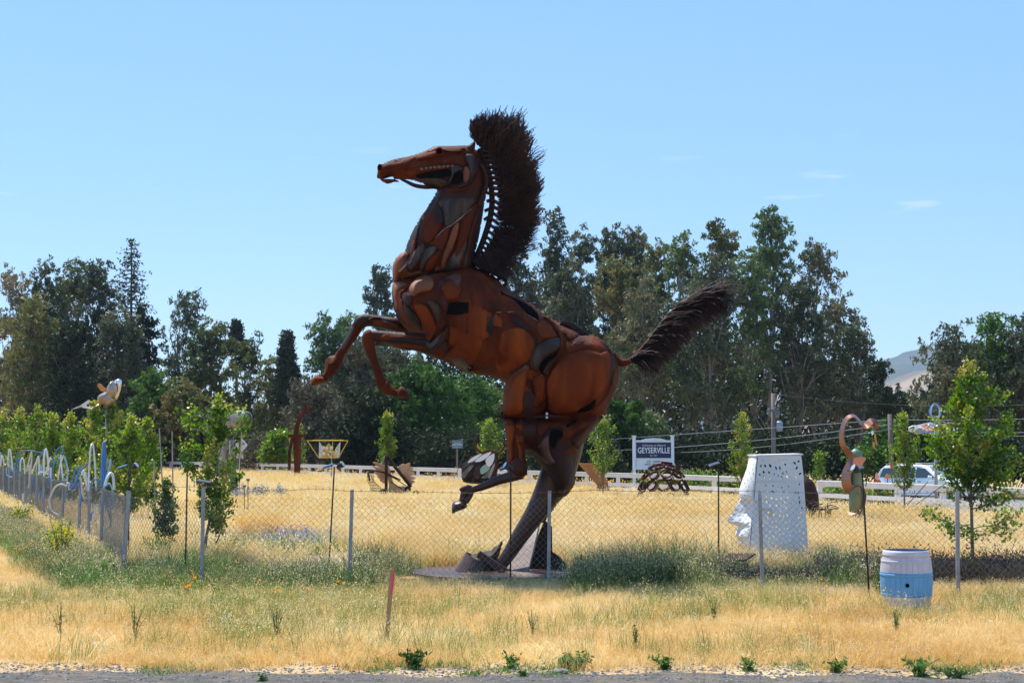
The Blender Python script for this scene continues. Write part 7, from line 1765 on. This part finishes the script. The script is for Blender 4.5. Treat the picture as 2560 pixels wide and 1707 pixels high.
q = text_obj('PENA RANCH', tuple(at(1143.3, 1111.5, Yk-.05)), .15, 'sign_white', tb, sx=.62, bold=.003); text_obj('Geyserville California', tuple(at(1143.3, 1117, Yk-.05)), .065, 'sign_white', tb)
Yk = 62; ds = thing('road_sign_back', 'white diamond road sign seen from behind on a rusty post beside the barrel figure', 'sign', gp(601, Yk))
P_ = [(603, 1093), (619, 1112), (603, 1132), (588, 1112)]; MB().prism([tuple(at(x, y, Yk)) for x, y in P_], (0, .02, 0)).build('diamond_plate', 'sign_white', ds)
R4(588, 1133, 608, 1146, Yk+.02, .02, 'sign_white', 'lower_plate', ds); R4(598, 1092, 601.5, 1175, Yk-.04, .05, 'rust_deep', 'post', ds); R4(605.5, 1107.5, 611.5, 1110.5, Yk-.02, .012, 'letter_dark', 'sticker', ds)

# ---------------------------------------------------------------- utility poles and cables
YU = 78; up = thing('utility_pole', 'brown wooden utility pole with grey transformer and insulators behind the white head', 'utility pole', gp(1935, YU))
p = gp(1935, YU); MB().tube([tuple(p), tuple(at(1933, 983, YU))], [.13, .10], 10).build('pole', 'pole_wood', up, True)
c = at(1948, 1066, YU); MB().lathe((c.x, YU, c.z), [(.16, -.24), (.18, -.22), (.18, .2), (.1, .26)], 14).build('transformer', 'galvanised', up, True)
for x in (1944, 1948, 1952): q = at(x, 1050, YU); MB().tube([tuple(q), (q.x, YU, q.z-.2)], .025, 5).build('bushing', 'galvanised', up)
for (x, y) in ((1921, 1026), (1935, 1024), (1942, 1024), (1922, 1032), (1938, 1032), (1945, 1034)):
    q = at(x, y, YU); MB().lathe((q.x, YU-.15, q.z), [(.03, -.12), (.09, -.05), (.04, 0), (.09, .06), (.05, .1)], 8).build('insulator', 'stone', up, True)
MB().beam(at(1917, 1026, YU-.1), at(1948, 1027, YU-.1), .08, .1).build('crossarm', 'pole_wood', up)
MB().tube([tuple(at(x, y, YU-.1)) for x, y in ((1941, 1003), (1946, 988), (1950, 996), (1940, 1003), (1938, 1012))], .035, 5).build('bracket', 'sign_white', up)
YU2 = 70; up2 = thing('utility_pole', 'slim grey utility pole left of the maple in front of the van, carrying three cables', 'utility pole', gp(2232, YU2))
p = gp(2232, YU2); MB().tube([tuple(p), tuple(at(2224, 1035, YU2))], [.12, .09], 8).build('pole', 'pole_wood', up2, True)
for y in (1049, 1061, 1072): q = at(2225, y, YU2); MB().lathe((q.x, YU2-.12, q.z), [(.03, -.05), (.06, 0), (.03, .06)], 8).build('insulator', 'stone', up2, True)
def cable(a, b, sag, r, label, m='cable'):
    a, b = Vector(a), Vector(b); o = MB().tube([tuple(a.lerp(b, t)-Vector((0, 0, sag*4*t*(1-t)))) for t in np.linspace(0, 1, 20)], r, 5).build('power_cable', m, None, True); tag(o, label, 'cable', 'overhead cables along the road')
cable(at(1440, 1104, 96), at(2225, 1049, YU2), .0, .014, 'uppermost thin overhead cable between town sign and slim pole')
cable(at(1440, 1128, 96), at(2225, 1061, YU2), .25, .016, 'middle overhead cable left of the slim pole')
cable(at(1560, 1131, 94), at(2225, 1072, YU2), .35, .015, 'lowest overhead cable left of the slim pole')
cable(at(2225, 1049, YU2), at(2700, 1043, 66), .05, .013, 'uppermost overhead cable right of the slim pole')
cable(at(2225, 1061, YU2), at(2700, 1072, 66), .25, .014, 'middle overhead cable right of the slim pole')
cable(at(2225, 1072, YU2), at(2700, 1084, 66), .2, .013, 'lowest overhead cable right of the slim pole')
cable(at(1941, 986, YU), at(2700, 1003, 80), .4, .005, 'faint high cable leaving the brown utility pole')

# ---------------------------------------------------------------- ring dome, slab, petals, wheel, frame, sword
YD = 58.0; s_ = YD/FP; cx_ = gx(1659, YD); R0 = 64*s_; zt = at(1659, 1156, YD).z
rd = thing('ring_dome', 'open dome welded from rusty steel rings standing in the dry grass', 'sculpture', (cx_, YD, 0))
def ring(c, nrm, r, w_, m='rust_deep'):
    nrm = Vector(nrm).normalized(); u = nrm.orthogonal().normalized(); v_ = nrm.cross(u); mb = MB(); V = []
    for (rr, hh) in ((r, -w_), (r, w_), (r-.02, w_), (r-.02, -w_)):
        for i in range(16): a = 2*pi*i/16; V.append(tuple(Vector(c)+u*(rr*cos(a))+v_*(rr*sin(a))+nrm*hh))
    mb.add(V, [(q*16+i, q*16+(i+1) % 16, ((q+1) % 4)*16+(i+1) % 16, ((q+1) % 4)*16+i) for q in range(4) for i in range(16)]); mb.build('ring', m, rd, True)
for (lat, n_, rr) in ((4, 13, .20), (24, 12, .21), (44, 9, .20), (63, 6, .19), (84, 1, .22)):
    for i in range(n_):
        a = 2*pi*i/n_ + lat*.3; la = radians(lat+random.uniform(-3, 3)); d = Vector((cos(a)*cos(la), sin(a)*cos(la), sin(la))); c = Vector((cx_+R0*d.x, YD+R0*d.y, .25+(zt-.25)*d.z)); ring(c, d, rr*random.uniform(.8, 1.1), .045, 'rust_deep' if random.random() < .8 else 'rust')
for i in range(26):
    a, la = random.uniform(0, 6.28), radians(random.uniform(8, 70)); d = Vector((cos(a)*cos(la), sin(a)*cos(la), sin(la))); a2, l2 = a+random.uniform(-.3, .3), la+random.uniform(-.25, .25); d2 = Vector((cos(a2)*cos(l2), sin(a2)*cos(l2), sin(l2)))
    f_ = lambda q: (cx_+R0*q.x, YD+R0*q.y, .25+(zt-.25)*q.z); MB().tube([f_(d), f_(d2)], .018, 5).build('tie_bar', 'steel_brown', rd)
Yk = 64; rs = thing('tilted_slab', 'plain rust brown steel slab leaning over to the left before the white fence', 'sculpture', gp(1505, Yk))
MB().prism([tuple(at(x, y, Yk)) for x, y in ((1446, 1158), (1481, 1158), (1520, 1204), (1521, 1216), (1500, 1222), (1488, 1206))], (0, .25, 0)).build('slab', 'corten_slab', rs, bevel=.01)
mb = MB(); mb.box(tuple(Vector(gp(1508, Yk))+Vector((0, .1, .35))), (.5, .6, .7)); mb.build('foot', 'corten_slab', rs)
# petals with horns
Yk = 70.0; zp = lambda p: Zm(1100, 1080, 10.455, p)
ps = thing('petal_sculpture', 'hump of overlapping white, grey and glass petals under two tall curved rusty horns', 'sculpture', gp(1195, Yk))
inflate('shell', zp([(560, 900), (640, 800), (760, 690), (900, 620), (1060, 540), (1250, 490), (1400, 520), (1450, 600), (1470, 800), (1460, 1000), (1400, 1250), (1200, 1350), (900, 1350), (600, 1300), (570, 1100)]), Yk+.4, .5, 'steel_dark', ps, 2.0, body=False, curve=2)
for (pp_, m, dy) in (([(720, 800), (800, 700), (950, 610), (1080, 570), (1000, 660), (860, 760)], 'white_sculpt', -.25), ([(905, 765), (980, 690), (1120, 600), (1300, 520), (1340, 520), (1290, 600), (1180, 700), (1050, 765), (960, 775)], 'white_sculpt', -.3), ([(1120, 560), (1180, 510), (1260, 500), (1230, 545), (1140, 590)], 'galvanised', -.2),
    ([(1190, 730), (1260, 640), (1380, 570), (1420, 560), (1420, 680), (1380, 800), (1310, 890), (1240, 880), (1200, 800)], 'sign_white', -.33), ([(1050, 1000), (1080, 920), (1200, 830), (1240, 890), (1310, 900), (1280, 980), (1180, 1060), (1080, 1095)], 'glass_teal', -.3),
    ([(560, 870), (660, 760), (800, 690), (860, 680), (740, 790), (820, 800), (700, 900), (560, 960)], 'steel_grey', -.22), ([(560, 1180), (600, 1050), (760, 900), (880, 850), (820, 960), (700, 1100), (660, 1180)], 'slate', -.25), ([(1260, 1180), (1330, 950), (1430, 800), (1425, 900), (1360, 1080), (1310, 1190)], 'steel_pale', -.28),
    ([(900, 1200), (900, 950), (1020, 860), (1060, 900), (1040, 1180)], 'wood_streak', -.2), ([(1080, 1200), (1200, 1080), (1300, 980), (1280, 1080), (1240, 1190)], 'slate', -.3)):
    q = crom([(a_[0], a_[1], 0) for a_ in zp(pp_)], 3, True); MB().prism([tuple(at(p.x, p.y, Yk+dy)) for p in q], (0, .02, 0)).build('petal', m, ps)
for pp_ in ([(1110, 545, 7), (1000, 480, 7), (930, 380, 6), (905, 270, 5), (930, 170, 3.5), (965, 110, 1.5)], [(1440, 560, 7), (1560, 520, 7), (1660, 420, 6), (1700, 300, 5), (1680, 180, 3.5), (1640, 100, 1.5)]):
    q = zp([(a_, b_) for a_, b_, _ in pp_]); cc_ = crom([(q[i][0], q[i][1], pp_[i][2]) for i in range(6)], 4); MB().tube([tuple(at(p.x, p.y, Yk)) for p in cc_], [p.z*Yk/FP*.42 for p in cc_], 8).build('horn', 'rust', ps, True)
MB().tube([tuple(at(x, y, Yk-.2)) for x, y in [p[:2] for p in crom([(a_[0], a_[1], 0) for a_ in zp([(1100, 550), (1250, 488), (1400, 520), (1470, 600), (1500, 760), (1480, 1000), (1420, 1200)])], 4)]], .06, 6).build('spine', 'rust', ps, True)
# winged wheel cart
Yk = 60.0; zc = lambda p: Zm(900, 1140, 12.06, p)
wc = thing('winged_cart', 'rusty triangular frame with tan scalloped wings and a wire cage, sunk in the dry grass', 'sculpture', gp(970, Yk))
def pr(pp_, m, dy, nm, curve=2, th=.06):
    q = crom([(a_[0], a_[1], 0) for a_ in zc(pp_)], curve, True); MB().prism([tuple(at(p.x, p.y, Yk+dy)) for p in q], (0, th, 0)).build(nm, m, wc, bevel=.012)
for i, (pp_) in enumerate(([(385, 200), (440, 170), (640, 230), (750, 280), (750, 420), (560, 330)], [(345, 280), (480, 320), (750, 430), (750, 520), (520, 420)], [(430, 470), (600, 470), (750, 540), (750, 620), (540, 590)], [(500, 600), (640, 570), (750, 640), (750, 740), (640, 720)], [(580, 720), (680, 680), (750, 760), (740, 830), (690, 800)])): pr(pp_, 'tan_wing', .05+.02*i, 'feather')
for i, (pp_) in enumerate(([(1120, 360), (1250, 240), (1350, 240), (1360, 380), (1240, 520), (1150, 450)], [(1280, 320), (1420, 220), (1500, 200), (1510, 270), (1400, 380), (1280, 440)], [(1300, 420), (1480, 320), (1590, 330), (1590, 420), (1480, 470), (1300, 520)], [(1260, 540), (1480, 470), (1630, 480), (1640, 550), (1500, 600), (1300, 640)], [(1280, 650), (1500, 600), (1670, 630), (1640, 700), (1500, 710), (1340, 740)], [(1330, 740), (1500, 710), (1640, 740), (1620, 810), (1460, 810), (1380, 810)], [(1400, 820), (1500, 800), (1590, 830), (1520, 880), (1440, 870)])): pr(pp_, 'tan_wing', .02+.02*i, 'feather')
pr([(830, 300), (890, 380), (950, 650), (1040, 850), (1200, 900), (1330, 900), (1480, 1100), (880, 1100), (880, 900), (840, 700)], 'tan_wing', .1, 'body', 2, .2)
def bar(pts, r, m='rust_deep', nm='frame_bar', dy=0): MB().tube([tuple(at(x, y, Yk+dy)) for x, y in zc(pts)], r, 6).build(nm, m, wc, True)
MB().beam(at(*zc([(795, 0)])[0], Yk-.1), at(*zc([(790, 1080)])[0], Yk-.1), .11, .11).build('mast', 'rust_deep', wc); MB().beam(at(*zc([(800, 0)])[0], Yk), at(*zc([(1540, 930)])[0], Yk), .13, .12).build('strut', 'rust_deep', wc)
bar([(240, 495), (430, 430), (800, 510), (1220, 720)], .03); bar([(240, 495), (295, 740)], .035); bar([(920, 760), (1300, 1010)], .018); bar([(700, 480), (1100, 700), (1400, 900)], .02); bar([(300, 1000), (790, 1100), (1500, 1060)], .015)
for k in range(6): bar([(230+35*k, 500+12*k), (215+40*k, 720+14*k), (330+38*k, 950-20*k), (650+16*k, 1290-45*k)], .010, nm='cage_wire')
for k in range(5): bar([(225+20*k, 640+80*k), (330+55*k, 560+100*k), (400+60*k, 740+60*k)], .009, nm='cage_wire')
for (x, y, rr) in ((700, 1090, .15), (1690, 1130, .13), (1440, 990, .12)):
    c = at(*zc([(x, y)])[0], Yk-.15); MB().lathe(tuple(c), [(rr*.5, -.12), (rr, -.08), (rr, .08), (rr*.5, .12)], 14, 'y').build('hub', 'steel_dark', wc, True)
bar([(700, 1100), (790, 1300), (780, 1500)], .05); bar([(1690, 1130), (1900, 1330), (2000, 1450)], .03); bar([(1690, 1130), (1680, 1300)], .04); bar([(740, 0), (690, 200), (590, 430)], .012, 'galvanised', 'stay_wire')
# yellow frame
Yk = 88.0; yf = thing('yellow_frame', 'yellow trapezoid frame holding pale perforated sheets, on a thin pole above the meadow', 'sculpture', gp(822, Yk))
fr = [(768, 1101), (870, 1101), (846, 1144), (797, 1144)]
for i in range(4): MB().tube([tuple(at(*fr[i], Yk)), tuple(at(*fr[(i+1) % 4], Yk))], .028, 6).build('frame_bar', 'yellow_steel', yf)
MB().tube([tuple(at(782, 1100, Yk+.8)), tuple(at(858, 1100, Yk+.8))], .02, 5).build('frame_bar', 'yellow_steel', yf); MB().tube([tuple(at(832, 1098, Yk)), tuple(at(830, 1144, Yk))], .018, 5).build('frame_bar', 'yellow_steel', yf)
for pp_, m in (([(798, 1103), (812, 1125), (806, 1143), (797, 1143)], 'mesh_pale'), ([(851, 1103), (849, 1143), (832, 1143), (838, 1122)], 'mesh_pale'), ([(822, 1106), (836, 1130), (832, 1143), (806, 1143), (808, 1124)], 'yellow_steel')):
    hl = []
    A_ = np.array(pp_)
    for _ in range(200):
        x, y = random.uniform(A_[:, 0].min(), A_[:, 0].max()), random.uniform(1104, 1142)
        if sdist(np.array([[x, y]]), pp_)[0][0] > 1.6 and all((x-h_[6][0])**2+(y-h_[6][1])**2 > 7 for h_ in hl): hl.append([(x+.9*cos(a), y+.9*sin(a)) for a in np.linspace(0, 2*pi, 7)[:-1]]+[(x, y)])
    cdt_panel(pp_, [h_[:6] for h_ in hl], lambda u, v, w_: tuple(at(u, v, Yk)+Vector((0, w_, 0))), .02, 'perforated_sheet', m, yf)
for _ in range(9):
    c = at(random.uniform(806, 834), random.uniform(1118, 1142), Yk-.1); MB().lathe(tuple(c), [(.10, 0), (.10, .02)], 12, 'y').build('disc', random.choice(['mesh_pale', 'yellow_steel']), yf)
MB().tube([tuple(gp(828, Yk)), tuple(at(829, 1144, Yk))], .03, 6).build('pole', 'galvanised', yf)
# sword
Yk = 96.0; sw = thing('sword_sculpture', 'tall rust red curved blade with a cross guard, standing at the far fence', 'sculpture', gp(738, Yk))
cv = crom([(776, 1013, 4.5), (763, 1026, 5), (752, 1041, 5.5), (745, 1057, 6), (741, 1075, 6), (739, 1092, 6)], 5)
mb = MB(); V = []
for i, p in enumerate(cv):
    d = (cv[min(i+1, len(cv)-1)]-cv[max(i-1, 0)]); d.z = 0; d.normalize(); nx_, ny_ = -d.y, d.x
    for s1, dy in ((-1, 0), (1, 0), (1, .35), (-1, .35)): V.append(tuple(at(p.x+nx_*p.z*s1, p.y+ny_*p.z*s1, Yk+dy-.17)))
n_ = len(cv); mb.add(V, [(4*i+j, 4*i+(j+1) % 4, 4*i+4+(j+1) % 4, 4*i+4+j) for i in range(n_-1) for j in range(4)]+[(0, 1, 2, 3)]); mb.build('blade', 'rust', sw)
R4(721, 1085, 763, 1093.5, Yk-.1, .5, 'rust', 'cross_guard', sw); MB().prism([tuple(at(x, y, Yk)) for x, y in ((732, 1093), (751, 1093), (748, 1190), (736, 1190))], (0, .4, 0)).build('shaft', 'rust', sw)
MB().prism([tuple(at(x, y, Yk-.1)) for x, y in ((728, 1094), (733, 1094), (726, 1130), (725, 1175), (720, 1175), (719, 1130))], (0, .3, 0)).build('side_blade', 'rust', sw)

# ---------------------------------------------------------------- bird, barrel figure, canes
Yk = 46.0; zv = lambda p: Zm(140, 920, 9.8, p)
bd = thing('bird_sculpture', 'pale bronze bird-like form with white forked tail and orange fin above the maples', 'sculpture', gp(265, Yk))
inflate('body', zv([(1020, 720), (1070, 650), (1180, 590), (1250, 560), (1240, 500), (1290, 400), (1340, 330), (1400, 310), (1440, 350), (1480, 450), (1500, 560), (1440, 640), (1400, 720), (1440, 800), (1300, 980), (1230, 890), (1090, 880), (1040, 820)]), Yk, .30, 'bronze_pale', bd, 1.6, body=False, curve=2)
inflate('wing', zv([(1420, 320), (1500, 270), (1560, 265), (1615, 310), (1610, 440), (1580, 560), (1530, 700), (1470, 790), (1410, 700), (1440, 620), (1500, 560), (1470, 440)]), Yk+.3, .14, 'chrome', bd, 1.6, body=False, curve=2)
for pp_, m, dy in (([(1020, 370), (1080, 380), (1160, 450), (1230, 520), (1190, 590), (1100, 560), (1040, 480)], 'orange_plate', .1), ([(355, 1020), (600, 910), (790, 780), (830, 780), (820, 830), (740, 900), (780, 960), (900, 980), (880, 1010), (700, 980), (600, 960)], 'sign_white', -.1), ([(520, 950), (620, 930), (640, 950), (540, 980)], 'petal_orange', -.14)):
    MB().prism([tuple(at(x, y, Yk+dy)) for x, y in zv(pp_)], (0, .03, 0)).build('tail_fin' if m == 'sign_white' else 'fin', m, bd)
MB().tube([tuple(at(x, y, Yk)) for x, y in zv([(760, 970), (860, 1000), (960, 960), (1090, 890)])], .035, 6).build('neck_bar', 'bronze_pale', bd, True)
MB().tube([tuple(gp(270, Yk)), tuple(at(268, 1010, Yk))], .05, 8).build('mast', 'galvanised', bd, True)
Yk = 60.0; bf = thing('barrel_figure', 'giant grey wooden slat figure with a wine barrel across its top and dangling ropes', 'sculpture', gp(570, Yk))
def lath(c, prof, n, d, nm, m, sm=True):
    d = Vector(d).normalized(); MB().tube([tuple(Vector(c)+d*h_) for r, h_ in prof], [r for r, h_ in prof], n).build(nm, m, bf, sm)
c = at(596, 1047, Yk); ax = Vector((.86, -.5, 0))
lath(c, [(.27, -.45), (.31, -.28), (.335, 0), (.31, .28), (.27, .45)], 18, ax, 'barrel', 'grey_wood')
for h_, rr in ((-.36, .292), (-.2, .326), (.2, .326), (.36, .292), (.435, .278)): lath(c, [(rr+.004, h_-.02), (rr+.006, h_+.02)], 18, ax, 'hoop', 'galvanised')
lath(c, [(.25, .452), (.25, .458)], 18, ax, 'barrel_head', 'grey_wood_dark')
c2 = at(560, 1054, Yk+.2); lath(c2, [(.22, -.35), (.27, 0), (.22, .35)], 14, ax, 'barrel', 'grey_wood')
def slatcol(pts, nm='leg'):
    """stack of horizontal slats between two rows: (x, y, half width)"""
    cc_ = crom([(p[0], p[1], p[2]) for p in pts], 8)
    lg = MB(); W_ = [tuple(at(p.x, p.y, Yk)) for p in cc_]; lg.tube(W_, [p.z*Yk/FP*.9 for p in cc_], 10); o = lg.build(nm, 'grey_wood_dark', bf, True)
    for i in range(len(cc_)-1):
        for k in range(2):
            p = cc_[i].lerp(cc_[i+1], k/2+.2); q = at(p.x, p.y, Yk); r = p.z*Yk/FP; MB().lathe((q.x, q.y, q.z-.025), [(r*.97, 0), (r, .01), (r, .045), (r*.97, .055)], 10).build('slat', 'grey_wood', o)
slatcol([(578, 1150, 9), (582, 1180, 8.5), (586, 1205, 8), (588, 1240, 7)], 'leg'); slatcol([(580, 1100, 11), (579, 1125, 10), (578, 1148, 9.5)], 'thigh'); slatcol([(551, 1160, 9), (549, 1190, 8), (546, 1240, 7)], 'leg'); slatcol([(560, 1100, 16), (556, 1130, 15), (552, 1158, 11)], 'hip')
cc_ = [(533, 1024, 2), (528, 1038, 5), (524, 1056, 7), (522, 1080, 8), (535, 1100, 9)]; MB().tube([tuple(at(x, y, Yk)) for x, y, _ in cc_], [r*Yk/FP for _, _, r in cc_], 10).build('arm', 'grey_wood', bf, True)
for pts in ([(604, 1077), (603, 1110), (599, 1150), (598, 1250)], [(574, 1102), (575, 1140), (577, 1200), (580, 1250)], [(565, 1150), (562, 1200), (558, 1250)], [(571, 1170), (571, 1250)]):
    MB().tube([tuple(at(x, y, Yk-.5)) for x, y in pts], .022, 6).build('rope', 'rope', bf)
MB().tube([tuple(at(597, 1096, Yk-.4)), tuple(at(567, 1131, Yk-.4))], .022, 6).build('tie_rod', 'rust', bf)
for (x1, y1, x2, y2, Y, lb) in ((398, 1070, 414, 1150, 40, 'pale leaning cane between the left maples'), (430, 1078, 434, 1165, 42, 'upright thin cane right of the leaning one'), (385, 1150, 390, 1250, 36, 'thin upright stake behind the corner of the hose fence')):
    g = gp(x2, Y); t_ = at(x1, y1, Y); MBo = MB().tube([tuple(g), tuple(t_)], .018, 6).build('support_cane', 'grey_wood'); tag(MBo, lb, 'cane')
for (x1, y1, x2, y2, Y, lb) in ((1165, 1128, 1135, 1195, 74, 'thin dark twig support leaning before the teal sign'), (2375, 1200, 2270, 1275, 47, 'thin dark prop leaning behind the fence at the bright maple'), (2320, 1203, 2268, 1262, 47.5, 'second thin dark prop leaning beside the first')):
    a, b = at(x1, y1, Y), at(x2, y2, Y); b.z = max(b.z, 0); o = MB().tube([tuple(b), tuple(a)], .014, 5).build('support_prop', 'bark_dark'); tag(o, lb, 'stake')
